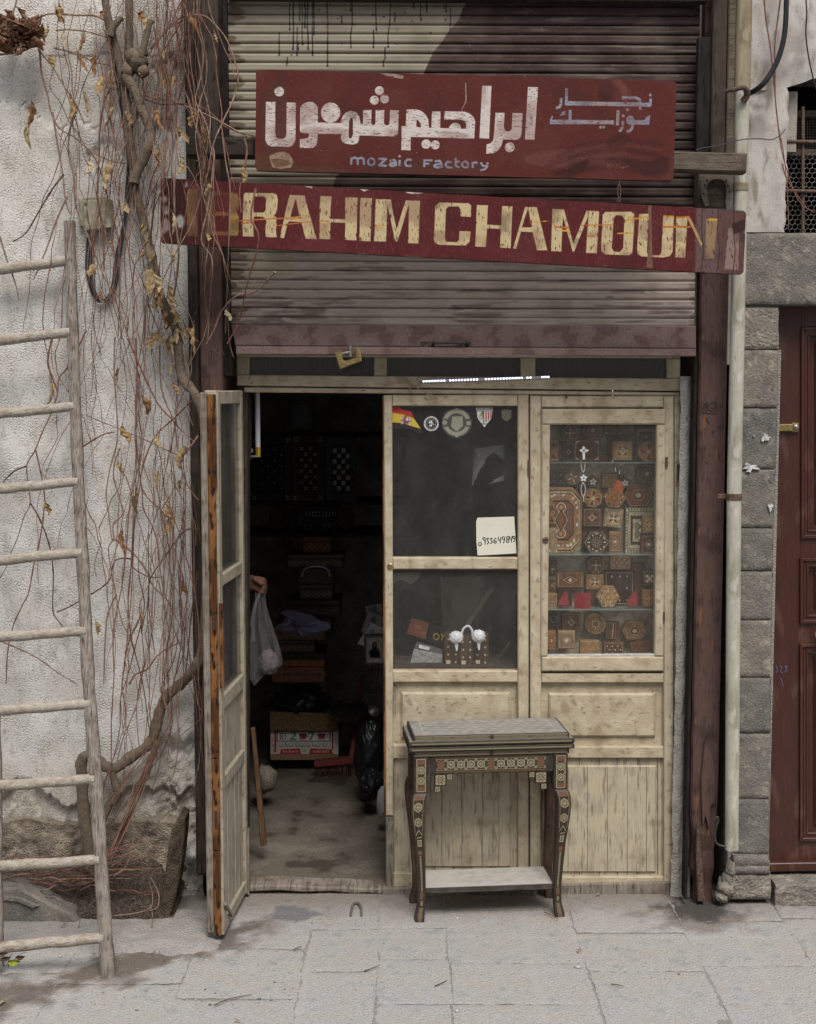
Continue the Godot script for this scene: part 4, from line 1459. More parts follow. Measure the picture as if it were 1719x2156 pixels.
func build_open_door() -> void:
	# leaf swung out over the street; its own axes: u from the hinge to the free edge, y up, n towards the doorway
	var t := thing("door_leaf","cream left door leaf standing wide open into the street","door",Vector3(-0.575,0,0.02))
	var A := Vector3(-0.575,0,0.015)
	var B := Vector3(-0.607,0,0.425)
	var wd := A.distance_to(B)
	var u := (B - A).normalized()
	var nrm := u.cross(Vector3.UP) * -1.0
	if nrm.x < 0:
		nrm = -nrm
	var fr := Transform3D(Basis(u,Vector3.UP,nrm),A)
	if fr.basis.determinant() < 0:
		fr = Transform3D(Basis(-u,Vector3.UP,nrm),A)
	var sx := 1.0 if fr.basis.x.dot(u) > 0 else -1.0
	var H := 1.812
	var th := 0.042
	var bx := func(called: String,x0: float,x1: float,y0: float,y1: float,d: float,m: Material,bev: float,z := 0.0,label := "") -> MeshInstance3D:
		var b := MB.new()
		b.xf = fr
		b.box(Vector3(sx * (x0 + x1) / 2,(y0 + y1) / 2,z - d / 2),Vector3(x1 - x0,y1 - y0,d),bev)
		return part(called,b,m,t,label)
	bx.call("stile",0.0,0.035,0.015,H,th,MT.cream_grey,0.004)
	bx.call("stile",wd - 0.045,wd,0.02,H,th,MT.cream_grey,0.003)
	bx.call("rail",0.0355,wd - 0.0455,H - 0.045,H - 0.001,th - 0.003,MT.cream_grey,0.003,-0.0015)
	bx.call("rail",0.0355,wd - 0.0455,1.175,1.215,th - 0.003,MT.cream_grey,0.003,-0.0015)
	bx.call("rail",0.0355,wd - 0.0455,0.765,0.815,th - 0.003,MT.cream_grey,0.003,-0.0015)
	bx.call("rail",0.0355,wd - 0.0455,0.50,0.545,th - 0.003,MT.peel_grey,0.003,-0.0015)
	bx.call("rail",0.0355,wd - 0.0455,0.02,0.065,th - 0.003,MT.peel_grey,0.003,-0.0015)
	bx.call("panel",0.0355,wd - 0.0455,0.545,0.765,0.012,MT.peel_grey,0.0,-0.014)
	var x := 0.0355
	while x < wd - 0.05:
		var w := minf(0.062,wd - 0.0455 - x)
		bx.call("plank",x + 0.001,x + w - 0.001,0.065,0.50,0.014,MT.peel_grey,0.002,-0.012 + rr(-0.001,0.001))
		x += w
	for g in [[1.214,H - 0.044],[0.814,1.176]]:
		var b := MB.new()
		b.xf = fr
		var x0 := sx * 0.035
		var x1 := sx * (wd - 0.045)
		b.quad(Vector3(x0,g[0],-0.012),Vector3(x1,g[0],-0.012),Vector3(x1,g[1],-0.012),Vector3(x0,g[1],-0.012))
		part("pane",b,MT.glass_grimy,t)
		b = MB.new()
		b.xf = fr * Transform3D(Basis.IDENTITY,Vector3(0,0,0.0008))
		b.quad(Vector3(x0,g[0],-0.012),Vector3(x1,g[0],-0.012),Vector3(x1,g[1],-0.012),Vector3(x0,g[1],-0.012))
		part("dust_film",b,MT.dust_film,t)
	# free edge: bare orange wood let in along the stile, beside the overlapping cover strip
	bx.call("edge_strip",wd + 0.0005,wd + 0.012,0.62,1.80,0.024,MT.bare_wood,0.002,-0.007,"bare orange wood of the door's edge")
	bx.call("edge_strip",wd + 0.0005,wd + 0.010,0.31,0.617,0.025,MT.bare_wood,0.002,-0.007)
	bx.call("edge_strip",wd + 0.0005,wd + 0.009,0.02,0.307,0.024,MT.bare_wood,0.002,-0.008)
	bx.call("cover_strip",wd - 0.01,wd + 0.014,0.03,1.806,0.022,MT.grey_wood,0.004,-0.0325)
	bx.call("patch_strip",wd + 0.012,wd + 0.019,1.50,1.80,0.010,MT.bare_wood,0.002,-0.001,"split length of fresh wood at the top")
	bx.call("patch_strip",wd + 0.002,wd + 0.010,0.85,1.13,0.014,MT.bare_wood,0.002,0.012,"fresh strip nailed over the edge")
	bx.call("mortise_plate",wd + 0.0095,wd + 0.0125,0.385,0.445,0.009,MT.iron,0.001,-0.015)
	bx.call("mortise_plate",wd + 0.0115,wd + 0.0145,1.04,1.085,0.008,MT.iron,0.001,-0.015)
	# sprung batten across the foot
	var b := MB.new()
	b.xf = fr * Transform3D(Basis(Vector3.BACK,sx * -0.9),Vector3(sx * (wd - 0.045),0.09,0.006))
	b.box(Vector3.ZERO,Vector3(0.012,0.13,0.008),0.002)
	part("loose_batten",b,MT.grey_wood,t)
	b = MB.new()
	b.xf = fr * Transform3D(Basis(Vector3.BACK,sx * 0.05),Vector3(sx * 0.015,0.13,0.004))
	b.box(Vector3.ZERO,Vector3(0.02,0.24,0.008),0.002)
	part("loose_batten",b,MT.grey_wood,t)

# ---------------------------------------------------------------- painted boards
func tile(z: Array,ox: float,oy: float,k: float) -> Array:
	var o := []
	for p in z:
		o.append(Vector2(ox + p[0] / k,oy + p[1] / k))
	return o

func board(t: Node3D,corners: Array,z: float,thick: float,m: Material,edge: Material,cut := 0.0) -> void:   # corners TL TR BR BL in photograph units; the face carries the paint
	var q := []
	for c in corners:
		q.append(W(c[0],c[1],z))
	var ring := []
	var uvs := []
	var n := 26
	for s in 4:                                                # the edges waver a little as sawn and worn boards do
		var a: Vector3 = q[s]
		var b: Vector3 = q[(s + 1) % 4]
		for i in n:
			var f := float(i) / n
			var p := a.lerp(b,f)
			var inward: Vector3 = ((q[0] + q[2]) * 0.5 - p).normalized()
			var cornerness := maxf(smoothstep(0.03,0.0,f),smoothstep(0.97,1.0,f)) * cut
			p += inward * (absf(fb(p.x,p.y + s,14.0)) * 0.0035 + cornerness)
			var uv := Vector2(f,0) if s == 0 else Vector2(1,f) if s == 1 else Vector2(1 - f,1) if s == 2 else Vector2(0,1 - f)
			ring.append(p)
			uvs.append(uv)
	ring.reverse()
	uvs.reverse()
	var b := MB.new()
	b.face(ring,uvs)
	part("painted_face",b,m,t)
	b = MB.new()
	var back := []
	for p in ring:
		back.append(p + Vector3(0,0,-thick))
	for i in ring.size():
		var k: int = (i + 1) % ring.size()
		b.quad(back[i],back[k],ring[k],ring[i])
	back.reverse()
	b.face(back)
	part("board_body",b,edge,t)

func soften(c: Cv,k: int) -> void:
	c.img.resize(c.w / (k * 2),c.h / (k * 2),Image.INTERPOLATE_LANCZOS)
	c.img.resize(c.w,c.h,Image.INTERPOLATE_CUBIC)

func affine(tl: Vector2,tr: Vector2,bl: Vector2,w: float,h: float) -> Transform2D:   # photograph units to canvas units
	var m := Transform2D((tr - tl) / w,(bl - tl) / h,tl)
	return m.affine_inverse()

func build_signs() -> void:
	# timber the boards hang on
	var t := thing("timber_beam","rough brown timber beam running behind the two painted boards","beam",W(985,330,0.26))
	var b := MB.new()
	px(b,[[392,286],[536,290],[536,329],[392,327]],0.30,0.07,0.005)
	part("beam",b,MT.beam_dark,t,"blackened left end of the beam")
	b = MB.new()
	px(b,[[537,296],[1574,322],[1573,363],[537,331]],0.30,0.06,0.005)
	part("beam",b,MT.beam,t)

	# upper board
	t = thing("sign_board","wide red board with big white Arabic letters on the shutter","sign",W(980,370,0.31))
	var w := 1100
	var h := 264
	var c := Cv.new(w,h,L(0.083,0.021,0.017))
	c.xf = affine(Vector2(1024.4,276.5),Vector2(2709,324),Vector2(1020.4,683),w,h)
	var k := 2.865
	var wear := [[1060,660,120,50,L(0.078,0.033,0.018)],[1200,690,200,26,L(0.073,0.031,0.022)],[1100,480,60,160,L(0.073,0.028,0.022)],[1700,670,260,26,L(0.070,0.028,0.022)],[2300,640,200,40,L(0.111,0.038,0.032)]]
	for q in wear:
		c.disc(q[0],q[1],q[2],q[4],q[3])
	# plywood figure showing through on the right
	for i in 22:
		var y := 560.0 + i * 6.5
		c.stroke([[2200 + absf(i - 9) * 9 - rr(0,40),y + 60],[2330 + rr(-10,10),y + 18 - i],[2500,y - 6 + rr(-3,3)],[2640 + rr(-10,30),y + 22]],rr(1.5,4.0),[L(0.041,0.013,0.011),L(0.056,0.018,0.015),L(0.106,0.035,0.029)][rng.randi() % 3])
	c.poly(tile([[700,110],[860,110],[930,230],[900,360],[860,420],[760,400],[740,250]],2140,280,k),L(0.047,0.015,0.013))
	c.poly(tile([[200,1220],[330,1160],[500,1090],[640,1040],[600,1180],[470,1225]],2140,280,k),L(0.039,0.013,0.011))
	c.poly(tile([[780,1050],[900,1000],[1050,1005],[1200,1080],[1400,1040],[1580,1000],[1580,1220],[1300,1240],[1130,1130],[960,1075]],2140,280,k),L(0.041,0.015,0.013))
	c.poly(tile([[820,820],[1000,700],[1150,820],[1020,880],[860,900]],2140,280,k),L(0.053,0.017,0.014))
	c.poly(tile([[890,120],[990,110],[1100,240],[1060,420],[960,200]],2140,280,k),L(0.117,0.042,0.034))
	soften(c,7)
	c.poly(tile([[160,985],[230,950],[330,935],[400,965],[445,1050],[415,1120],[290,1135],[200,1115]],1020,280,k),L(0.24,0.17,0.115))
	c.poly(tile([[180,1030],[260,1010],[400,1040],[380,1100],[240,1120]],1020,280,k),L(0.128,0.075,0.041))
	c.poly(tile([[1415,30],[1580,40],[1700,60],[1700,100],[1600,85],[1520,68]],1020,280,k),L(0.26,0.20,0.16))
	var white := L(0.50,0.455,0.42)
	var A := func(z: Array) -> Array: return tile(z,1020,280,k)
	var B := func(z: Array) -> Array: return tile(z,1580,280,k)
	var D := func(z: Array) -> Array: return tile(z,2140,280,k)
	c.poly(A.call([[122,362],[232,362],[232,725],[242,768],[268,788],[325,788],[350,768],[360,735],[362,375],[372,368],[460,370],[468,382],[465,800],[450,848],[400,882],[185,876],[140,850],[118,800]]),white)
	c.disc(1020 + 276 / k,280 + 245 / k,56 / k,white)
	c.poly(A.call([[515,640],[518,430],[545,390],[600,365],[655,365],[700,388],[722,435],[722,600],[990,608],[990,735],[722,732],[718,820],[705,865],[668,893],[528,895],[515,885],[516,792],[560,788],[600,782],[620,762],[620,728],[540,722],[516,700]]),white)
	c.disc(1020 + 868 / k,280 + 488 / k,112 / k,white,117 / k,26)
	c.poly(A.call([[985,600],[1000,540],[1040,488],[1100,467],[1160,485],[1200,535],[1213,615],[1240,618],[1240,460],[1338,458],[1335,610],[1350,632],[1370,632],[1385,610],[1385,458],[1486,458],[1484,615],[1500,635],[1530,635],[1545,615],[1550,460],[1652,465],[1645,730],[1630,755],[1600,766],[1200,752],[1195,810],[1175,845],[1130,857],[1060,855],[1010,830],[988,790]]),white,[A.call([[1080,590],[1100,545],[1118,545],[1126,580],[1126,740],[1112,782],[1085,785],[1078,760]])])
	for q in [[1428,235,52],[1370,345,53],[1488,332,51]]:
		c.disc(1020 + q[0] / k,280 + q[1] / k,q[2] / k,white)
	c.poly(B.call([[80,645],[128,645],[135,455],[235,450],[300,465],[355,510],[388,570],[395,665],[425,665],[428,475],[528,478],[525,668],[622,672],[638,640],[665,615],[700,608],[740,620],[760,650],[765,678],[820,678],[822,620],[805,590],[770,575],[570,570],[575,472],[800,478],[860,500],[905,540],[928,590],[920,793],[190,770],[188,925],[80,920],[82,760]]),white,[B.call([[252,570],[275,582],[300,620],[305,655],[252,655]])])
	for q in [[367,853,55],[472,863,52],[1330,893,57]]:
		c.disc(1580 + q[0] / k,280 + q[1] / k,q[2] / k,white)
	c.poly(B.call([[1002,178],[1110,180],[1090,793],[978,788]]),white)
	c.poly(B.call([[1160,492],[1265,495],[1258,660],[1270,695],[1300,712],[1330,705],[1348,680],[1355,495],[1472,497],[1462,740],[1448,785],[1415,806],[1250,803],[1235,870],[1195,930],[1140,960],[1060,967],[1062,858],[1110,845],[1138,810],[1145,740]]),white)
	c.poly(B.call([[1528,193],[1645,196],[1612,806],[1502,803]]),white)
	c.poly(B.call([[808,145],[818,145],[824,340],[822,360],[770,470],[765,470],[815,355],[812,250]]),L(0.45,0.36,0.3))
	var lav := L(0.225,0.23,0.285)
	var dim := L(0.24,0.20,0.21)
	var st := func(z: Array,wd: float,col: Color) -> void: c.stroke(D.call(z),wd / k,col)
	st.call([[368,208],[368,385]],34.0,lav)
	st.call([[352,383],[640,388]],50.0,lav)
	st.call([[640,388],[930,392]],48.0,dim)
	st.call([[930,393],[1340,402]],48.0,lav)
	st.call([[1005,318],[1170,322],[1210,340],[1222,400]],34.0,lav)
	st.call([[1215,420],[1218,460]],28.0,lav)
	st.call([[308,320],[306,395],[290,428],[248,440]],32.0,lav)
	st.call([[1338,322],[1335,415]],32.0,lav)
	st.call([[413,460],[413,580]],34.0,lav)
	st.call([[182,600],[560,602]],52.0,lav)
	st.call([[560,602],[920,606]],48.0,dim)
	st.call([[192,610],[192,575],[212,535]],22.0,lav)
	st.call([[362,482],[325,490],[325,505],[360,510],[295,522]],13.0,lav)
	st.call([[966,462],[960,642]],36.0,dim)
	st.call([[1022,590],[1020,655],[1005,695],[980,712]],30.0,dim)
	c.disc(2140 + 1105 / k,280 + 580 / k,46 / k,lav,54 / k)
	st.call([[1138,575],[1130,670],[1110,700],[1068,712]],32.0,lav)
	st.call([[1120,605],[1328,608]],54.0,lav)
	c.poly(D.call([[1265,590],[1290,545],[1332,518],[1330,600]]),lav)
	for q in [[1332,288],[1072,457],[1025,530],[768,663],[806,662]]:
		c.disc(2140 + q[0] / k,280 + q[1] / k,18 / k,lav if q[0] > 1000 else dim)
	var sig := L(0.24,0.12,0.09)
	for z in [[[858,1090],[862,1140]],[[890,1095],[864,1115],[892,1142]],[[905,1112],[905,1140]],[[908,1118],[930,1110]],[[945,1112],[945,1140]],[[965,1092],[965,1142]],[[1010,1095],[985,1118],[1035,1145]],[[1050,1118],[1040,1130],[1055,1142],[1068,1128],[1052,1118]],[[1085,1115],[1085,1142]],[[1088,1122],[1118,1115]]]:
		st.call(z,5.0,sig)
	for z in [[[1110,1000],[1110,1090]],[[1112,1022],[1150,1005],[1185,1022],[1185,1090]],[[1186,1022],[1225,1008],[1255,1026],[1258,1090]],[[1420,1022],[1512,1022],[1428,1098],[1520,1100]],[[1550,1042],[1608,1036],[1625,1060],[1628,1105]],[[1622,1068],[1565,1076],[1556,1095],[1580,1106],[1622,1096]],[[1668,1035],[1668,1106]]]:
		c.stroke(A.call(z),26 / k,lav)
	c.ring(1020 + 1342 / k,280 + 1056 / k,38 / k,26 / k,lav)
	c.disc(1020 + 1667 / k,280 + 992 / k,16 / k,lav)
	for z in [[[202,1035],[155,1030],[125,1060],[140,1103],[202,1106]],[[338,1038],[442,1042]],[[352,1040],[347,1120]],[[350,1078],[410,1080]],[[470,1050],[528,1046],[544,1078],[552,1126]],[[542,1084],[472,1092],[462,1112],[492,1128],[545,1118]],[[664,1062],[612,1060],[592,1090],[612,1124],[672,1128]],[[708,1012],[712,1108],[750,1126]],[[698,1056],[756,1058]],[[905,1062],[905,1132]],[[906,1084],[935,1064],[962,1076]],[[1000,1066],[1022,1108],[1068,1110]],[[1080,1066],[1070,1120],[1040,1152],[990,1160]]]:
		c.stroke(B.call(z),25 / k,lav)
	c.ring(1580 + 820 / k,280 + 1092 / k,36 / k,25 / k,lav)
	recipe("sign_arabic",w,h,c.out(),[
		[401,200,3,Vector2i(10,1),[[0.66,L(0.056,0.016,0.014,0.0)],[0.80,L(0.050,0.015,0.013,0.55)]]],
		[402,70,4,Vector2i(3,1),[[0.74,L(0.061,0.016,0.013,0.0)],[0.77,L(0.056,0.015,0.013,0.9)]]],
		[403,6,4,Vector2i(1,1),[[0.3,L(0.111,0.039,0.032,0.3)],[0.5,L(0.111,0.039,0.032,0.0)],[0.7,L(0.044,0.019,0.016,0.0)],[0.9,L(0.039,0.019,0.016,0.35)]]],
		[404,160,2,Vector2i(1,1),[[0.83,L(0.4,0.33,0.28,0.0)],[0.93,L(0.42,0.35,0.3,0.45)]]]])
	# long board
	var w2 := 1400
	var h2 := 156
	c = Cv.new(w2,h2,L(0.078,0.015,0.016))
	c.xf = affine(Vector2(644,711),Vector2(2986,842),Vector2(641,972),w2,h2)
	var B1 := func(z: Array) -> Array: return tile(z,630,700,2.149)
	var B2 := func(z: Array) -> Array: return tile(z,1400,740,2.149)
	var B3 := func(z: Array) -> Array: return tile(z,2180,780,2.096)
	c.poly(B1.call([[0,0],[260,0],[240,620],[0,620]]),L(0.041,0.015,0.014))
	c.poly(B1.call([[350,0],[470,0],[470,620],[350,620]]),L(0.056,0.022,0.021))
	c.poly(B3.call([[1290,80],[1480,90],[1480,700],[1270,680]]),L(0.101,0.064,0.060))
	c.poly(B3.call([[1480,90],[1720,110],[1720,720],[1480,700]]),L(0.086,0.048,0.043))
	for q in [[60,210,28,34],[75,300,34,40],[70,430,36,60],[195,400,40,60],[240,80,14,30],[40,480,20,30]]:
		c.disc(630 + q[0] / 2.149,700 + q[1] / 2.149,q[2] / 2.149,L(0.26,0.25,0.24),q[3] / 2.149,9)
	soften(c,5)
	var cream := L(0.45,0.365,0.205)
	var faded := L(0.15,0.085,0.04)
	var fade2 := L(0.17,0.07,0.035)
	var gold := L(0.30,0.2,0.06)
	c.poly(B1.call([[255,120],[350,120],[345,530],[250,525]]),faded)
	c.poly(B1.call([[420,140],[500,140],[495,510],[415,510]]),L(0.13,0.075,0.04))
	c.poly(B1.call([[500,140],[690,145],[690,175],[500,172]]),L(0.089,0.035,0.018))
	c.poly(B1.call([[495,315],[690,318],[690,350],[495,350]]),fade2)
	c.poly(B1.call([[495,485],[690,490],[690,522],[495,518]]),fade2)
	c.poly(B1.call([[622,150],[690,165],[705,210],[700,290],[682,320],[618,330]]),L(0.21,0.125,0.05))
	c.poly(B1.call([[618,330],[682,322],[702,360],[695,490],[680,525],[615,520]]),gold)
	c.poly(B1.call([[745,150],[1000,155],[1030,170],[1040,210],[1035,290],[1020,330],[1005,345],[1025,370],[1020,538],[925,535],[935,390],[910,360],[830,358],[822,532],[728,528]]),cream,[B1.call([[835,183],[920,183],[938,200],[935,300],[918,322],[828,322]])])
	c.poly(B1.call([[1140,168],[1270,175],[1368,553],[1272,550],[1240,405],[1130,400],[1085,545],[1052,540]]),cream,[B1.call([[1195,200],[1228,365],[1145,360]])])
	c.poly(B1.call([[1405,178],[1503,183],[1490,378],[1620,380],[1622,190],[1728,193],[1712,565],[1612,560],[1618,412],[1490,408],[1485,555],[1392,552]]),cream)
	c.poly(B2.call([[98,108],[197,112],[178,487],[82,483]]),cream)
	c.poly(B2.call([[230,118],[360,125],[405,385],[490,130],[613,135],[592,508],[504,503],[517,165],[410,490],[390,492],[332,165],[312,490],[210,488]]),cream)
	c.poly(B2.call([[775,148],[1030,155],[1055,175],[1050,275],[962,270],[962,210],[945,183],[860,183],[838,205],[820,460],[830,490],[920,495],[940,480],[948,398],[1045,402],[1035,490],[1000,525],[770,518],[735,500],[725,470],[745,185]]),cream)
	c.poly(B2.call([[1103,170],[1200,173],[1188,342],[1310,348],[1322,178],[1412,183],[1388,548],[1295,543],[1305,380],[1188,375],[1173,538],[1082,533]]),cream)
	c.poly(B2.call([[1520,185],[1622,190],[1705,568],[1615,567],[1580,408],[1480,403],[1435,555],[1408,550]]),cream,[B2.call([[1545,200],[1575,365],[1488,365]])])
	c.poly(B3.call([[78,113],[175,118],[248,410],[365,130],[472,133],[445,495],[352,492],[380,170],[255,480],[240,480],[165,180],[145,480],[58,475]]),cream)
	c.poly(B3.call([[520,140],[740,138],[768,160],[765,240],[745,490],[715,513],[520,505],[485,480],[482,440],[500,165]]),cream,[B3.call([[610,168],[660,170],[682,200],[668,450],[640,483],[590,480],[572,450],[592,195]])])
	c.poly(B3.call([[808,158],[888,155],[868,485],[880,512],[975,512],[990,490],[1010,172],[1100,172],[1085,485],[1060,520],[1000,532],[820,522],[790,500],[785,460]]),cream)
	c.poly(B3.call([[1120,180],[1215,180],[1190,532],[1108,530]]),cream)
	c.poly(B3.call([[1215,180],[1240,190],[1340,420],[1325,432],[1215,200]]),L(0.36,0.23,0.1))
	c.poly(B3.call([[1370,200],[1470,200],[1430,540],[1362,540]]),L(0.22,0.155,0.085))
	c.poly(B3.call([[1560,280],[1650,260],[1640,640],[1520,630]]),L(0.2,0.14,0.125))
	c.poly(B3.call([[1590,240],[1700,200],[1700,300],[1600,330]]),L(0.033,0.019,0.018))
	c.poly(B3.call([[885,70],[910,75],[915,620],[862,615],[885,400]]),L(0.143,0.086,0.056))
	for q in [[[680,215],[880,180]],[[310,255],[590,250]],[[90,268],[215,275]],[[150,300],[215,302]],[[360,350],[425,347]],[[620,325],[750,318]],[[1010,175],[1095,180]],[[1118,190],[1230,180]],[[1005,268],[1240,268]],[[1390,205],[1465,205]]]:
		c.stroke(B3.call(q),rr(4,9),[L(0.42,0.13,0.03),L(0.5,0.27,0.03)][rng.randi() % 2],false)
	for q in [[[620,400],[1010,375],[1240,370]],[[1000,440],[1330,400]],[[1390,395],[1480,400]],[[1140,370],[1300,345]],[[720,420],[830,405]],[[1440,420],[1445,480]]]:
		c.stroke(B1.call(q),rr(3,6),[L(0.42,0.14,0.03),L(0.5,0.3,0.03)][rng.randi() % 2],false)
	c.stroke(B2.call([[225,345],[320,350]]),4.0,L(0.5,0.26,0.05),false)
	c.stroke(B2.call([[1560,320],[1719,310]]),4.0,L(0.5,0.28,0.03),false)
	c.poly(B2.call([[460,48],[650,55],[600,72],[540,75],[490,66]]),L(0.5,0.47,0.43))
	c.poly(B2.call([[70,28],[190,34],[140,42],[120,55]]),L(0.5,0.47,0.43))
	c.poly(B1.call([[1240,85],[1325,90],[1318,112],[1270,100]]),L(0.5,0.47,0.43))
	for q in [[1475,1],[1340,2],[1610,1]]:
		c.stroke(B3.call([[q[0],95],[q[0] - 8,300],[q[0] + 4,480],[q[0] - 20,690]]),3.0,L(0.022,0.013,0.012),false)
	recipe("sign_latin",w2,h2,c.out(),[
		[411,300,3,Vector2i(1,6),[[0.6,L(0.22,0.12,0.10,0.0)],[0.8,L(0.22,0.125,0.105,0.3)]]],
		[412,200,3,Vector2i(1,3),[[0.74,L(0.061,0.016,0.013,0.0)],[0.78,L(0.056,0.015,0.013,0.8)]]],
		[413,9,4,Vector2i(1,1),[[0.32,L(0.111,0.039,0.034,0.3)],[0.5,L(0.111,0.039,0.032,0.0)],[0.7,L(0.039,0.019,0.016,0.0)],[0.92,L(0.039,0.019,0.016,0.4)]]],
		[414,260,2,Vector2i(1,1),[[0.84,L(0.5,0.42,0.36,0.0)],[0.94,L(0.5,0.42,0.36,0.5)]]]])
	await bake()
	var m1 := StandardMaterial3D.new()
	m1.albedo_texture = TX["sign_arabic"]
	m1.roughness = 0.7
	m1.metallic_specular = 0.22
	var edge := mat("sign_edge",L(0.061,0.033,0.027),0.8,"grain_l",Vector3.ONE * 2.0)
	board(t,[[539.2,145.5],[1425.8,170.5],[1418.5,380.8],[537,359.5]],0.345,0.022,m1,edge,0.006)
	for i in 3:
		b = MB.new()
		b.xf = Transform3D(Basis(Vector3.RIGHT,PI / 2),W([676,878,1312][i],[318,323,355][i],0.3455))
		b.lathe([Vector2(0.003,0),Vector2(0.0,0.0015)],8)
		part("nail",b,MT.iron,t)
	t = thing("sign_board","long crooked red board with cream Latin capitals above the doors","sign",W(955,540,0.33))
	var m2 := StandardMaterial3D.new()
	m2.albedo_texture = TX["sign_latin"]
	m2.roughness = 0.75
	m2.metallic_specular = 0.22
	board(t,[[338.9,374.2],[1572,443.5],[1566,578],[337.4,511.6]],0.362,0.026,m2,edge,0.007)
	# hook between the boards
	t = thing("chain_hook","small rusty chain link joining the two painted boards","hook",W(1305,385,0.345))
	b = MB.new()
	var q1 := []
	for i in 13:
		var a := TAU * i / 12
		q1.append(W(1304 + cos(a) * 3.2,403 + sin(a) * 15,0.35))
	b.tube(q1,taper(13,0.0016,0.0016),6,false)
	part("link",b,MT.rust,t)
	b = MB.new()
	b.tube([W(1305,380,0.35),W(1304,392,0.352)],[0.0016,0.0016],6)
	b.tube(smooth([W(1303,417,0.35),W(1300,422,0.352),W(1304,425,0.352),W(1307,419,0.352)],4),taper(13,0.0018,0.0018),6)
	part("eye",b,MT.rust,t)
	# horseshoe
	t = thing("horseshoe","worn iron horseshoe nailed open end down on the right post","horseshoe",W(1508,436,0.2))
	b = MB.new()
	var hs := []
	var rw := []
	for p in [[1489,434],[1484,419],[1481,402],[1483,386],[1492,375],[1508,370],[1524,374],[1533,385],[1535,402],[1533,419],[1531,433]]:
		hs.append(W(p[0],p[1],0.186))
	hs = smooth(hs,4)
	for i in hs.size() - 1:
		var a: Vector3 = hs[i]
		var e: Vector3 = hs[i + 1]
		var da: Vector3 = (hs[mini(i + 1,hs.size() - 1)] - hs[maxi(i - 1,0)]).normalized().cross(Vector3.BACK)
		var de: Vector3 = (hs[mini(i + 2,hs.size() - 1)] - hs[i]).normalized().cross(Vector3.BACK)
		var f := float(i) / hs.size()
		var wa := 0.0072 + 0.0042 * sin(f * PI)
		var f2 := float(i + 1) / hs.size()
		var we := 0.0072 + 0.0042 * sin(f2 * PI)
		var dz := Vector3(0,0,0.012)
		var lo := [a - da * wa,a + da * wa,e + de * we,e - de * we]
		b.quad(lo[0] + dz,lo[1] + dz,lo[2] + dz,lo[3] + dz) if (lo[1] - lo[0]).cross(lo[2] - lo[0]).z > 0 else b.quad(lo[3] + dz,lo[2] + dz,lo[1] + dz,lo[0] + dz)
		b.quad(lo[0],lo[3],lo[3] + dz,lo[0] + dz)
		b.quad(lo[2],lo[1],lo[1] + dz,lo[2] + dz)
	part("shoe",b,mat("old_iron",L(0.28,0.225,0.19),0.65,"mottle",Vector3.ONE * 6.0),t)
	for p in [[1484,390],[1489,380],[1482,408],[1533,392],[1536,404],[1529,381]]:
		b = MB.new()
		b.box(W(p[0],p[1],0.1985),Vector3(0.004,0.006,0.002))
		part("nail_hole",b,MT.dark_void,t)

# ---------------------------------------------------------------- neighbouring house on the right
func stone(called: String,poly: Array,z: float,depth: float,m: Material,parent: Node3D,rough := 0.004,label := "") -> void: # a dressed block with a slightly uneven face; poly is TL TR BR BL
	var q := []
	for p in poly:
		q.append(W(p[0],p[1],z))
	var b := MB.new()
	var s := rr(0,50)
	var nx := int(maxf(4,q[0].distance_to(q[1]) / 0.008))
	var ny := int(maxf(4,q[0].distance_to(q[3]) / 0.008))
	var f := func(u: float,v: float) -> Vector3:
		var p: Vector3 = (q[3].lerp(q[2],u)).lerp(q[0].lerp(q[1],u),v)
		var e := minf(minf(u,1 - u) * q[0].distance_to(q[1]),minf(v,1 - v) * q[0].distance_to(q[3]))
		var round_ := 1.0 - smoothstep(0.0,0.008,e)
		p.z += fb(p.x * 1.0 + s,p.y,10.0) * rough + fb(p.x + s,p.y,45.0) * rough * 0.55 - round_ * 0.006
		p.x += fb(p.y,s,25.0) * 0.003 * round_
		return p
	b.grid(nx,ny,f)
	var bk := []
	for p: Vector3 in q:
		bk.append(p + Vector3(0,0,-depth))
	var fr := []
	for p: Vector3 in q:
		fr.append(p + Vector3(0,0,-0.006))
	for i in 4:
		var k := (i + 1) % 4
		b.quad(bk[k],bk[i],fr[i],fr[k])
	part(called,b,m,parent,label)

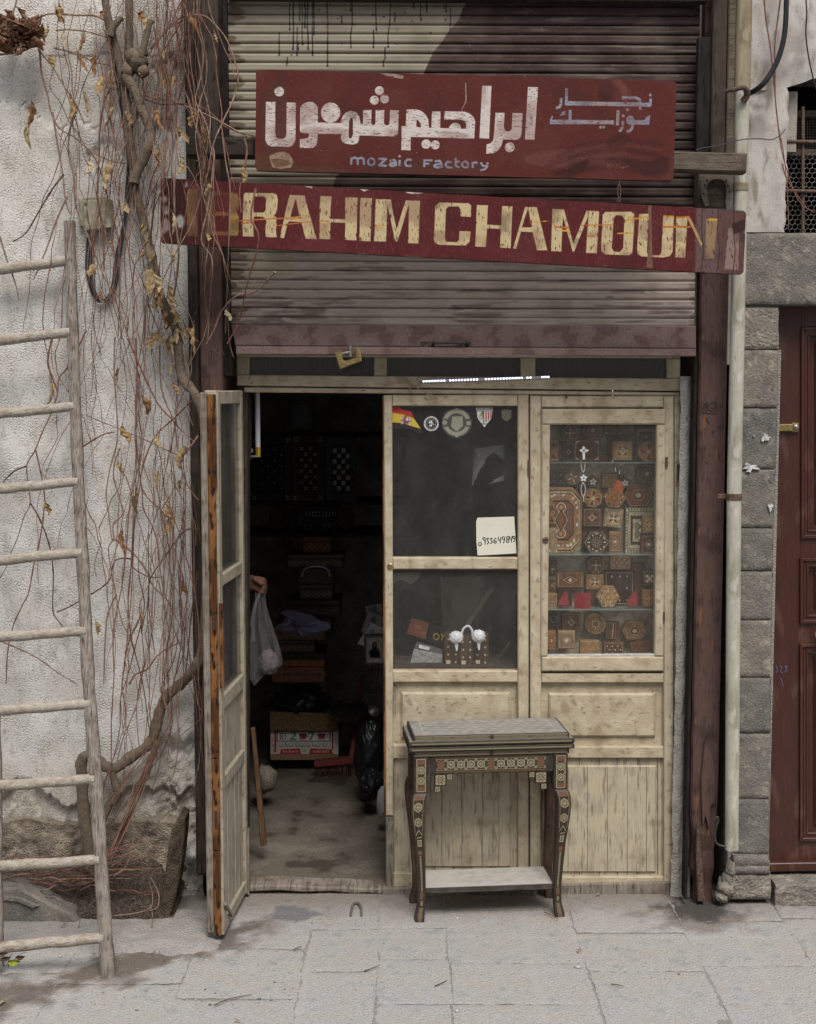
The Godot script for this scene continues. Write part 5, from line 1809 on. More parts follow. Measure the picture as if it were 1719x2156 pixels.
func build_neighbour() -> void:
	var z := 0.10
	# stone pier
	var t := thing("stone_pier","pier of dark grey stone blocks beside the reddish brown door","pier",Vector3(1.2,0,0.1))
	var ys := [644.5,736,858.5,988,1112,1202,1306,1427,1544,1683,1801]
	var xr := [1641,1640.5,1639,1634.5,1630,1628.5,1626.5,1625,1624,1621.5,1620]
	for i in ys.size() - 1:
		stone("block",[[1546,ys[i] + 1.0],[xr[i],ys[i] + 1.0],[xr[i + 1],ys[i + 1] - 1.0],[1546,ys[i + 1] - 1.0]],z + rr(-0.003,0.003),0.2,MT.basalt_pale if i == 0 else [MT.basalt,MT.basalt_warm,MT.basalt_dark,MT.basalt,MT.basalt_dark][i % 5],t,0.004)
	stone("base_moulding",[[1545,1802],[1618,1802],[1624,1824],[1545,1824]],z + 0.018,0.2,MT.basalt,t,0.004)
	stone("base_moulding",[[1544,1825],[1623,1825],[1624,1841],[1544,1841]],z + 0.024,0.2,MT.basalt,t,0.004)
	stone("base_block",[[1543,1842],[1624,1842],[1624,1893],[1543,1893]],z + 0.016,0.2,MT.basalt_pale,t,0.007)
	var b := MB.new()
	b.box(Vector3(1.205,0.98,-0.04),Vector3(0.145,1.94,0.25))
	part("joint_mortar",b,MT.mortar,t)
	for q in [[1611,923,11,9],[1583,985,15,8],[1623,1068,6,8],[1588,918,2,2],[1572,978,3,3]]:
		b = MB.new()
		var ring := []
		for i in 26:
			var a := TAU * i / 26
			var r := 0.85 + 0.9 * nz.get_noise_2d(cos(a) * 1.1 + q[0],sin(a) * 1.1) + 0.5 * nz.get_noise_2d(cos(a) * 3.0,sin(a) * 3.0 + q[1])
			ring.append([q[0] + cos(a) * q[2] * r,q[1] + sin(a) * q[3] * r])
		px(b,ring,z + 0.008,0.012,0.001)
		part("plaster_dab",b,mat("white_dab",L(0.68,0.68,0.67),0.9,"mottle",Vector3.ONE * 6.0),t)
	# rubble at the foot of the post
	t = thing("rubble_heap","broken lump of mortar and stone between post foot and pier","rubble",W(1525,1890,0.12))
	for q in [[1528,1868,24,26],[1519,1886,18,15],[1537,1830,11,24],[1531,1848,13,18]]:
		b = MB.new()
		rock(b,W(q[0],q[1],0.11),Vector3(q[2],q[3],26) * 0.00158,30)
		part("stone",b,MT.basalt_pale,t)
	# lintel, plaster and the barred window over it
	t = thing("stone_lintel","long weathered grey stone lintel above the reddish brown door","lintel",Vector3(1.4,2.1,0.1))
	stone("lintel",[[1560,491],[2060,488],[2060,639],[1560,641]],z + 0.012,0.3,MT.basalt,t,0.005)
	t = thing("plaster_wall","pale limewashed wall with flaked patches around the small barred window","wall",Vector3(1.3,2.3,0.1))
	var wx0 := W(1657,400,0.1).x
	var wy0 := W(1657,489,0.1).y
	var wy1 := W(1700,196,0.1).y
	b = MB.new()
	var f := func(u: float,v: float) -> Vector3:
		var x := lerpf(1.06,wx0,u) + fb(v * 3.0,3.0,2.0) * 0.008 * smoothstep(0.9,1.0,u)
		var y := lerpf(wy0,wy1 + 0.02,v)
		return Vector3(x,y,0.105 + fb(x,y,3.0) * 0.006 + fb(x,y,20.0) * 0.0012 - smoothstep(0.94,1.0,u) * 0.012 - smoothstep(0.45,0.55,fb(x,y + 3.0,9.0) + 0.2 * fb(x,y,40.0)) * 0.004)
	b.grid(24,60,f)
	part("pier_plaster",b,MT.limewash,t)
	b = MB.new()
	f = func(u: float,v: float) -> Vector3:
		var x := lerpf(1.06,2.2,u)
		var lo := wy1 + 0.02 - smoothstep(1.24,1.20,x) * 0.012 + smoothstep(wx0 - 0.01,wx0 + 0.09,x) * 0.028 + fb(x,1.0,20.0) * 0.004
		var y := lerpf(lo,3.5,v)
		var lip := smoothstep(0.10 + fb(x,2.0,8.0) * 0.08,0.02,y - lo) * smoothstep(1.18,1.22,x)
		return Vector3(x,y,0.118 + fb(x,y,2.5) * 0.006 + fb(x,y,18.0) * 0.0012 - lip * 0.012 - smoothstep(0.05,0.0,v) * 0.004)
	b.grid(70,60,f)
	part("upper_plaster",b,MT.limewash,t)
	b = MB.new()
	b.box(Vector3(1.55,3.22,-0.11),Vector3(1.1,0.62,0.4))
	b.box(Vector3(1.74,2.62,-0.1),Vector3(0.40,0.62,0.4))
	b.box(Vector3(2.6,1.5,-0.11),Vector3(1.3,3.0,0.4))
	b.box(Vector3(1.63,2.15,-0.41),Vector3(1.2,0.9,0.2))
	b.box(Vector3(1.16,2.25,-0.14),Vector3(0.2,0.7,0.44))
	part("wall_core",b,MT.limewash,t)
	# window
	t = thing("barred_window","small deep window with iron bars and hexagonal wire mesh","window",W(1690,489,-0.05))
	b = MB.new()
	px(b,rect(1656,232,1800,246),-0.02,0.04)
	px(b,rect(1656,314,1800,328),-0.02,0.04)
	px(b,rect(1654,246,1664,314),-0.02,0.04)
	part("wood_frame",b,MT.beam,t)
	b = MB.new()
	for i in 22:
		px(b,rect(1664 + i * 6.0,247,1665 + i * 6.0,313),-0.035,0.002,0.0)
	for i in 12:
		px(b,rect(1664,249 + i * 5.6,1800,250 + i * 5.6),-0.033,0.002,0.0)
	part("fly_screen",b,MT.iron,t)
	part_stuff(t.get_child(t.get_child_count() - 1))
	for s in [[[1691,225],[1691,495]],[[1752,225],[1752,495]]]:
		b = MB.new()
		b.tube([W(s[0][0],s[0][1],0.045),W(s[1][0],s[1][1],0.045)],[0.0062,0.0062],10)
		part("bar",b,MT.rust,t)
	for s in [298,402]:
		b = MB.new()
		b.tube([W(1650,s - 0.5,0.055),W(1830,s + 3,0.055)],[0.006,0.006],10)
		part("bar",b,MT.rust,t)
	# hexagonal wire netting
	b = MB.new()
	var hexr := 0.0105
	var o := W(1650,330,0.02)
	for j in 18:
		for i in 16:
			var c := o + Vector3(i * hexr * 1.732 + (0.5 if j % 2 == 1 else 0.0) * hexr * 1.732,-j * hexr * 1.5,0)
			if c.y < wy0 + 0.004 or c.x < wx0 - 0.004:
				continue
			var p := []
			for k in 4:
				var a := PI / 6 + k * PI / 3
				p.append(c + Vector3(cos(a),sin(a),0) * hexr)
			for k in 3:
				b.tube([p[k],p[k + 1]],[0.0008,0.0008],4,false)
	part("wire_mesh",b,MT.steel,t)
	part_stuff(t.get_child(t.get_child_count() - 1))
	b = MB.new()
	b.quad(W(1600,500,-0.29),W(1900,500,-0.29),W(1900,100,-0.29),W(1600,100,-0.29))
	part("dark_back",b,MT.dark_void,t)
	# red door
	t = thing("panelled_door","reddish brown panelled house door at the right edge","door",W(1690,1834,-0.05))
	var dz := 0.0
	b = MB.new()
	px(b,[[1615,640],[1688,640],[1683,1836],[1602,1836]],dz,0.06,0.0)
	part("stile",b,MT.red_door,t)
	b = MB.new()
	for q in [[1688.2,640,688],[1686,1134,1175],[1685,1313,1356],[1683.2,1772,1836]]:
		b = MB.new()
		px(b,[[q[0],q[1]],[1990,q[1]],[1990,q[2]],[q[0],q[2]]],dz,0.06,0.001)
		part("rail",b,MT.red_door,t)
	for r in [[688.3,1133.7],[1175.3,1312.7],[1356.3,1771.7]]:
		var y0: float = r[0]
		var y1: float = r[1]
		var x0 := 1688.0 - (y0 - 688.0) * 0.0045
		b = MB.new()
		for s in [[0,7,0.012],[7,13,0.006],[13,18,0.009]]:     # stepped moulding round the panel
			var a: float = s[0]
			var e: float = s[1]
			px(b,[[x0 + a,y0 + a],[x0 + e,y0 + e],[x0 + e,y1 - e],[x0 + a,y1 - a]],dz + s[2],0.03,0.0015)
			px(b,[[x0 + a,y0 + a],[1990,y0 + a],[1990,y0 + e],[x0 + e,y0 + e]],dz + s[2],0.03,0.0015)
			px(b,[[x0 + e,y1 - e],[1990,y1 - e],[1990,y1 - a],[x0 + a,y1 - a]],dz + s[2],0.03,0.0015)
		part("moulding",b,MT.red_door,t)
		b = MB.new()
		px(b,[[x0 + 18,y0 + 18],[1990,y0 + 18],[1990,y1 - 18],[x0 + 18,y1 - 18]],dz - 0.014,0.02,0.0)
		px(b,[[x0 + 30,y0 + 30],[1990,y0 + 30],[1990,y1 - 30],[x0 + 30,y1 - 30]],dz + 0.002,0.02,0.014)
		part("panel",b,MT.red_door,t)
	b = MB.new()
	px(b,[[1620,1818],[1990,1812],[1990,1830],[1622,1836]],dz + 0.03,0.06,0.003)
	part("weather_bar",b,MT.red_door,t)
	b = MB.new()
	px(b,rect(1640,893,1672,908),dz + 0.016,0.014,0.002)
	px(b,rect(1668,890.5,1683,910),dz + 0.012,0.012,0.002)
	var hs := part("hasp",b,MT.brass,t)
	b = MB.new()
	b.xf = Transform3D(Basis(Vector3.RIGHT,PI / 2),W(1676,900,dz + 0.012))
	b.lathe([Vector2(0.0105,0),Vector2(0.01,0.006),Vector2(0.006,0.009),Vector2(0.0,0.010)],14)
	part("stud",b,MT.steel,hs)
	b = MB.new()
	b.xf = Transform3D(Basis(Vector3.RIGHT,PI / 2),W(1727,1336,dz + 0.002))
	b.lathe([Vector2(0.02,0),Vector2(0.02,0.004),Vector2(0.009,0.008),Vector2(0.009,0.03),Vector2(0.02,0.04),Vector2(0.022,0.05),Vector2(0.014,0.058),Vector2(0.0,0.06)],18)
	part("knob",b,MT.brass,t)
	for m in [[[1634,1402],[1638,1412],[1634,1416]],[[1642,1400],[1646,1406],[1642,1414],[1648,1417]],[[1653,1402],[1656,1410],[1652,1416]],[[1657,1400],[1656,1412]],[[1644,1428],[1647,1436],[1649,1446]]]:
		b = MB.new()
		var q := []
		for p in m:
			q.append(W(p[0],p[1],dz + 0.0004))
		b.tube(q,taper(q.size(),0.0022,0.0016),5)
		part("paint_mark",b,mat("blue_paint",L(0.11,0.12,0.2),0.7),t)
	# its step
	b = MB.new()
	var sw := W(1627,1885,0.1)
	var f2 := func(u: float,v: float) -> Vector3:
		var x := lerpf(sw.x + 0.004,2.3,u)
		if v < 0.5:
			return Vector3(x + fb(v,2.0,9.0) * 0.004,lerpf(-0.02,0.078,v * 2.0) + fb(x,0.0,7.0) * 0.003,0.125 + fb(x,v,9.0) * 0.008 - v * 0.012)
		return Vector3(x,0.078 + fb(x,v,7.0) * 0.003,lerpf(0.119,-0.06,(v - 0.5) * 2.0))
	b.grid(60,24,f2)
	b.quad(Vector3(sw.x + 0.004,-0.02,-0.06),Vector3(sw.x + 0.004,-0.02,0.125),Vector3(sw.x + 0.004,0.078,0.119),Vector3(sw.x + 0.004,0.078,-0.06))
	single("door_step",b,MT.basalt_pale,"low worn grey stone step under the reddish brown door","step")
	# cables and vine shoots at the top right
	t = thing("black_hose","thick black cable hose looping down to the drainpipe at the top right","hose",W(1581,195,0.17))
	b = MB.new()
	var pts := []
	for p in [[1657,-60],[1656,0],[1655,40],[1651,80],[1641,118],[1626,150],[1606,178],[1584,194],[1572,197]]:
		pts.append(W(p[0],p[1],0.20 if p[0] > 1590 else 0.16))
	pts = smooth(pts,5)
	b.tube(pts,taper(pts.size(),0.0088,0.0088),12)
	part("hose",b,MT.black_rubber,t)
	for w in [["thin dark wire hanging down the pale wall at the right edge",[[1696,-20],[1699,30],[1697,70],[1703,120],[1714,170],[1724,200]],0.15,0.0024,"black_rubber"],["bent grey wire tying the beam to the wall across the drainpipe",[[1466,316],[1480,312],[1520,305],[1562,294],[1600,292],[1626,294],[1645,283],[1654,272]],0.24,0.0018,"cable"]]:
		pts = []
		for p in w[1]:
			pts.append(W(p[0],p[1],w[2]))
		pts = smooth(pts,4)
		b = MB.new()
		b.tube(pts,taper(pts.size(),w[3],w[3]),6)
		single("wire",b,MT[w[4]],w[0],"wire")
	t = thing("vine_shoots","two thin red vine shoots hanging down the pale wall on the right","vine",W(1620,100,0.16))
	for s in [[[1608,-20],[1613,40],[1621,90],[1627,140],[1632,200],[1640,270],[1650,320],[1658,400],[1661,480]],[[1646,-20],[1638,40],[1632,90],[1632,150],[1634,220],[1642,290],[1652,340],[1680,420],[1716,448]],[[1648,345],[1655,372],[1668,395],[1700,440]]]:
		pts = []
		for p in s:
			pts.append(W(p[0],p[1],0.15 + rr(0,0.02)))
		pts = smooth(pts,4)
		b = MB.new()
		b.tube(pts,taper(pts.size(),0.0028,0.0014),6)
		part("stem",b,MT.stem,t)

func part_stuff(o: Node) -> void:
	o.set_meta("kind","stuff")

func rock(b: MB,at: Vector3,r: Vector3,n := 10) -> void:       # uneven stone
	var s := rr(0,90)
	var P := func(i: int,j: int) -> Vector3:
		var a := TAU * i / n
		var e := PI * (float(j) / (n / 2) - 0.5)
		var d := Vector3(cos(a) * cos(e),sin(e),sin(a) * cos(e))
		var k := 0.85 + 0.35 * nz.get_noise_3d(d.x * 1.2 + s,d.y * 1.2,d.z * 1.2) + 0.2 * nz.get_noise_3d(d.x * 3.5 + s,d.y * 3.5,d.z * 3.5) + 0.14 * nz.get_noise_3d(d.x * 9.0,d.y * 9.0 + s,d.z * 9.0)
		return at + d * k * r
	for j in n / 2:
		for i in n:
			var p00: Vector3 = P.call(i,j)
			var p10: Vector3 = P.call((i + 1) % n,j)
			var p11: Vector3 = P.call((i + 1) % n,j + 1)
			var p01: Vector3 = P.call(i,j + 1)
			var c := at
			b.stri(p00,p10,p11,p00 - c,p10 - c,p11 - c,Vector2.ZERO,Vector2.ZERO,Vector2.ZERO)
			b.stri(p00,p11,p01,p00 - c,p11 - c,p01 - c,Vector2.ZERO,Vector2.ZERO,Vector2.ZERO)

# ---------------------------------------------------------------- glazed case and its inlaid boxes
const WOOD := {"dark": Color(0.0845,0.0442,0.0286),"brown": Color(0.208,0.101,0.0546),"red": Color(0.273,0.104,0.0481),"orange": Color(0.468,0.215,0.078),"tan": Color(0.52,0.319,0.143),"pale": Color(0.598,0.442,0.26),"pearl": Color(0.8,0.8,0.8),"green": Color(0.273,0.26,0.169),"black": Color(0.0286,0.0247,0.0234),"bone": Color(0.8,0.715,0.481)}

func ZC(x: float,y: float) -> Array:                  # from the units of my close view of the case to those of the photograph
	return [1105.3 + x * 0.28806,810.5 + y * 0.28806]

func outline(kind: String,w: float,h: float) -> Array:
	match kind:
		"oct": return regular(8,0.54,0.0,w,h)
		"hex": return regular(6,0.5,PI / 6,w,h * 1.1)
		"hexw": return [Vector2(-w * 0.5,0),Vector2(-w * 0.3,-h * 0.5),Vector2(w * 0.3,-h * 0.5),Vector2(w * 0.5,0),Vector2(w * 0.3,h * 0.5),Vector2(-w * 0.3,h * 0.5)]
		"pent": return regular(5,0.53,PI / 2 - PI / 5,w,h)
		"long": return [Vector2(-w * 0.5,-h * 0.34),Vector2(-w * 0.28,-h * 0.5),Vector2(w * 0.28,-h * 0.5),Vector2(w * 0.5,-h * 0.34),Vector2(w * 0.5,h * 0.34),Vector2(w * 0.28,h * 0.5),Vector2(-w * 0.28,h * 0.5),Vector2(-w * 0.5,h * 0.34)]
		"dodec": return regular(14,0.51,0.0,w,h)
	return [Vector2(-w * 0.5,-h * 0.5),Vector2(w * 0.5,-h * 0.5),Vector2(w * 0.5,h * 0.5),Vector2(-w * 0.5,h * 0.5)]

func flat3(p: Array,z: float,k := 1.0,o := Vector2.ZERO) -> Array:
	var r := []
	for q: Vector2 in p:
		r.append(Vector3(q.x * k + o.x,q.y * k + o.y,z))
	return r

func poly_at(b: MB,p: Array,z: float,c: Color,k := 1.0,o := Vector2.ZERO) -> void:
	b.col = c
	var a := 0.0
	for i in p.size():
		a += p[i].cross(p[(i + 1) % p.size()])
	var q := p.duplicate()
	if a < 0:
		q.reverse()
	b.face(flat3(q,z,k,o))

func rhomb(b: MB,at: Vector2,a: float,l: float,w: float,z: float,c: Color) -> void:
	var d := Vector2(cos(a),sin(a))
	var e := d.orthogonal()
	poly_at(b,[at - d * l,at + e * w,at + d * l,at - e * w],z,c)

func inlay(b: MB,o: Array,w: float,h: float,base: Color,style: String) -> void:   # marquetry laid on the face z = 0, a fraction of a millimetre proud
	var s := minf(w,h)
	var z := 0.0004
	var dk: Color = WOOD.dark
	var lt: Color = base.lerp(WOOD.bone,0.55)
	var pearl: Color = WOOD.pearl
	if style != "plain":
		poly_at(b,o,z,dk,0.93)
		poly_at(b,o,z + 0.0002,lt,0.89)
		poly_at(b,o,z + 0.0004,base.lerp(dk,0.45),0.85)
	if style in ["rings","star","wheel","motif","dots"]:
		poly_at(b,o,z + 0.0006,base,0.70)
	match style:
		"rings":
			poly_at(b,o,z + 0.0008,dk,0.58)
			poly_at(b,o,z + 0.001,base.lerp(WOOD.orange,0.4),0.52)
			poly_at(b,o,z + 0.0012,dk,0.34)
			poly_at(b,o,z + 0.0014,lt,0.2)
		"star":
			for i in 8:
				rhomb(b,Vector2.from_angle(TAU * i / 8) * s * 0.17,TAU * i / 8,s * 0.15,s * 0.055,z + 0.0008,lt if i % 2 == 0 else dk)
			poly_at(b,regular(8,s * 0.06),z + 0.001,pearl)
			for i in o.size():
				rhomb(b,o[i] * 0.76,o[i].angle(),s * 0.05,s * 0.03,z + 0.0009,lt)
		"wheel":
			for i in 8:
				var a := TAU * i / 8
				poly_at(b,[Vector2.from_angle(a) * s * 0.1,Vector2.from_angle(a - 0.25) * s * 0.36,Vector2.from_angle(a + 0.25) * s * 0.36],z + 0.0008,dk if i % 2 == 0 else WOOD.orange)
			poly_at(b,regular(10,s * 0.1),z + 0.001,lt)
		"motif":
			for i in 3:
				poly_at(b,regular(4,s * (0.3 - i * 0.07),PI / 4 * i),z + 0.0008 + i * 0.0002,[dk,lt,base][i])
			for i in 16:
				rhomb(b,Vector2.from_angle(TAU * i / 16) * s * 0.12,TAU * i / 16,s * 0.035,s * 0.015,z + 0.0016,WOOD.bone)
		"dots":
			for i in o.size():
				var a: Vector2 = o[i] * 0.78
				var c: Vector2 = o[(i + 1) % o.size()] * 0.78
				for k in 4:
					rhomb(b,a.lerp(c,k / 4.0),PI / 4,s * 0.028,s * 0.028,z + 0.0008,pearl if (k + i) % 2 == 0 else dk)
			poly_at(b,o,z + 0.0008,dk,0.3)
			poly_at(b,o,z + 0.001,base,0.24)
		"pearl":
			for i in 4:
				rhomb(b,Vector2(w * 0.24,h * 0.24) * Vector2([1,-1,-1,1][i],[1,1,-1,-1][i]),PI / 4 + PI / 2 * i,s * 0.09,s * 0.035,z + 0.0008,pearl)
		"petals":
			for q in [[-0.25,0.33],[0.02,0.33],[0.26,0.33],[0.25,0.0],[0.02,-0.34],[0.27,-0.34],[-0.27,-0.1]]:
				rhomb(b,Vector2(q[0] * w,q[1] * h),PI / 2,s * 0.05,s * 0.022,z + 0.0008,pearl)
		"flower":
			for i in 4:
				rhomb(b,Vector2.from_angle(TAU * i / 4 + 0.6) * s * 0.2,TAU * i / 4 + 0.6,s * 0.15,s * 0.07,z + 0.0008,pearl)
			for i in 8:
				rhomb(b,o[i % o.size()] * 0.66,0.7,s * 0.025,s * 0.025,z + 0.0008,pearl)
		"pearlstar":
			poly_at(b,regular(5,s * 0.36,PI / 2 - PI / 5),z + 0.0008,dk)
			for i in 5:
				rhomb(b,Vector2.from_angle(TAU * i / 5 + PI / 2) * s * 0.16,TAU * i / 5 + PI / 2,s * 0.17,s * 0.1,z + 0.001,pearl)
			poly_at(b,regular(5,s * 0.14,PI / 2),z + 0.0012,base.lerp(pearl,0.4))
		"burst":
			for i in 10:
				var a := TAU * i / 10
				poly_at(b,[Vector2.from_angle(a) * s * 0.34,Vector2.from_angle(a + 0.16) * s * 0.24,Vector2.from_angle(a - 0.16) * s * 0.24],z + 0.0008,pearl)
			poly_at(b,regular(10,s * 0.13),z + 0.0008,dk)
		"sunstar":
			for i in 8:
				var a := TAU * i / 8
				poly_at(b,[Vector2.from_angle(a) * s * 0.22,Vector2.from_angle(a + 0.3) * s * 0.13,Vector2.from_angle(a - 0.3) * s * 0.13],z + 0.0008,WOOD.bone)
			poly_at(b,regular(8,s * 0.11),z + 0.001,WOOD.brown)
		"diamond":
			poly_at(b,[Vector2(-w * 0.36,0),Vector2(0,-h * 0.32),Vector2(w * 0.36,0),Vector2(0,h * 0.32)],z + 0.0008,dk)
			poly_at(b,[Vector2(-w * 0.30,0),Vector2(0,-h * 0.26),Vector2(w * 0.30,0),Vector2(0,h * 0.26)],z + 0.001,lt)
			poly_at(b,[Vector2(-w * 0.24,0),Vector2(0,-h * 0.21),Vector2(w * 0.24,0),Vector2(0,h * 0.21)],z + 0.0012,base.lerp(dk,0.6))
			poly_at(b,regular(8,s * 0.12),z + 0.0014,WOOD.bone)
		"corners":
			for i in 4:
				var k := Vector2([1,-1,-1,1][i],[1,1,-1,-1][i]) * Vector2(w,h) * 0.5
				poly_at(b,[k * 0.86,k * 0.86 - Vector2(k.x * 0.3,0),k * 0.86 - Vector2(0,k.y * 0.3)],z + 0.0008,pearl if i % 2 == 0 else WOOD.bone)
			poly_at(b,[Vector2(-w,-h) * 0.2,Vector2(w,-h) * 0.2,Vector2(w,h) * 0.2,Vector2(-w,h) * 0.2],z + 0.0008,base.lerp(dk,0.3))
		"triangles":
			for k in 3:
				var y := (k - 1) * h * 0.27
				poly_at(b,[Vector2(-w * 0.3,y - h * 0.1),Vector2(w * 0.3,y - h * 0.1),Vector2(0,y + h * 0.1)],z + 0.0008,dk if k % 2 == 0 else WOOD.orange)
				rhomb(b,Vector2(w * 0.22,y + h * 0.1),0.0,s * 0.08,s * 0.05,z + 0.001,pearl)
		"white_net":
			for i in 5:
				poly_at(b,regular(4,s * (0.45 - i * 0.07),0.0 if i % 2 == 0 else PI / 4),z + 0.0008 + i * 0.0002,WOOD.bone if i % 2 == 0 else dk)
			for i in 12:
				rhomb(b,Vector2(w * 0.36,0).rotated(TAU * i / 12),0.0,s * 0.02,s * 0.02,z + 0.002,WOOD.bone)
		"rows":
			for j in 3:
				for i in 6:
					rhomb(b,Vector2((i - 2.5) * w * 0.13,(j - 1) * h * 0.26),0.0 if j == 1 else PI / 4,w * 0.045,h * (0.05 if j == 1 else 0.06),z + 0.0008,pearl if (i + j) % 2 == 0 else WOOD.brown)
		"stripes":
			for i in 4:
				poly_at(b,[Vector2(-w * 0.1 + i * w * 0.1,-h * 0.4),Vector2(-w * 0.05 + i * w * 0.1,-h * 0.4),Vector2(-w * 0.05 + i * w * 0.1,h * 0.4),Vector2(-w * 0.1 + i * w * 0.1,h * 0.4)],z + 0.0008,[WOOD.red,WOOD.bone,WOOD.dark,WOOD.orange][i])
		"zigzag":
			for k in 4:
				poly_at(b,[Vector2(-w,-h) * (0.40 - k * 0.075),Vector2(w,-h) * (0.40 - k * 0.075),Vector2(w,h) * (0.40 - k * 0.075),Vector2(-w,h) * (0.40 - k * 0.075)],z + 0.0008 + k * 0.0002,[WOOD.bone.lerp(WOOD.green,0.5),dk,lt,base][k])
			for i in 14:
				for sx in [-1.0,1.0]:
					rhomb(b,Vector2(sx * w * 0.455,(i - 6.5) * h * 0.068),0.9,s * 0.045,s * 0.018,z + 0.0009,WOOD.bone)
			for i in 10:
				for sx in [-1.0,1.0]:
					rhomb(b,Vector2((i - 4.5) * w * 0.1,sx * h * 0.47),0.9,s * 0.045,s * 0.018,z + 0.0009,WOOD.bone)
			for k in 3:
				rhomb(b,Vector2(0,(k - 1) * h * 0.17),0.0,w * 0.12,h * 0.075,z + 0.0018,dk)
				rhomb(b,Vector2(0,(k - 1) * h * 0.17),0.0,w * 0.085,h * 0.055,z + 0.002,WOOD.bone)
		"whitehex":
			for i in 6:
				var a := TAU * i / 6 + PI / 6
				rhomb(b,Vector2.from_angle(a) * s * 0.36,a + PI / 2,s * 0.08,s * 0.045,z + 0.0008,WOOD.bone)
				rhomb(b,Vector2.from_angle(a) * s * 0.36,a + PI / 2,s * 0.045,s * 0.025,z + 0.001,WOOD.red)
				rhomb(b,Vector2.from_angle(a + PI / 6) * s * 0.33,a + PI / 6,s * 0.06,s * 0.035,z + 0.0008,pearl)
			for r in 3:
				for i in 6 + r * 4:
					rhomb(b,Vector2.from_angle(TAU * i / (6 + r * 4)) * s * (0.07 + r * 0.065),TAU * i / (6 + r * 4),s * 0.024,s * 0.016,z + 0.001,WOOD.bone)
		"big":
			for i in 2:
				poly_at(b,o,z + 0.0006 + i * 0.0004,[WOOD.orange,WOOD.dark][i],0.66 - i * 0.04)
			poly_at(b,o,z + 0.0014,WOOD.brown,0.56)
			for i in o.size():
				for k in 4:
					var p: Vector2 = o[i].lerp(o[(i + 1) % o.size()],(k + 0.5) / 4.0) * 0.77
					rhomb(b,p,k * 1.57 + i,s * 0.055,s * 0.03,z + 0.0009,[pearl,WOOD.orange,WOOD.bone,WOOD.tan][(k + i) % 4])
			rhomb(b,Vector2.ZERO,PI / 2,h * 0.2,w * 0.16,z + 0.0016,WOOD.bone)
			rhomb(b,Vector2.ZERO,PI / 2,h * 0.185,w * 0.145,z + 0.0018,dk)
			rhomb(b,Vector2.ZERO,PI / 2,h * 0.14,w * 0.1,z + 0.002,WOOD.red)
			for sy in [-1.0,1.0]:
				poly_at(b,regular(8,w * 0.12),z + 0.0016,WOOD.bone,1.0,Vector2(0,sy * h * 0.2 + 0.0))
				poly_at(b,regular(8,w * 0.1),z + 0.0018,WOOD.red,1.0,Vector2(0,sy * h * 0.2))
				poly_at(b,regular(8,w * 0.05),z + 0.002,WOOD.tan,1.0,Vector2(0,sy * h * 0.2))

func inlaid_box(x: float,y: float,w: float,h: float,kind: String,style: String,wood: String,z: float,turn: float,label: String,group := "inlaid wooden boxes in the glazed case",deep := 0.035,tile_map := true) -> Node3D:
	var c := ZC(x,y) if tile_map else [x,y]
	var k := 0.28806 if tile_map else 1.0
	var at := W(c[0],c[1],z)
	var sc := (CAM.z - z) / F * k * 1.004
	var ww := w * sc
	var hh := h * sc
	var t := thing("inlaid_box",label,"box",at,group)
	t.rotation.z = -turn
	t.rotation.x = rr(-0.03,0.0)
	var o := outline(kind,ww,hh)
	var base: Color = WOOD[wood]
	var b := MB.new()
	b.col = base.lerp(WOOD.dark,0.2)
	b.prism(flat3(o,0.0),flat3(o,-deep),0.0018)
	partm("body",b.done(),MT.inlay,t,"",true)
	b = MB.new()
	inlay(b,o,ww,hh,base,style)
	if b.v.size() > 0:
		partm("inlay",b.done(),MT.inlay,t,"",true)
	return t

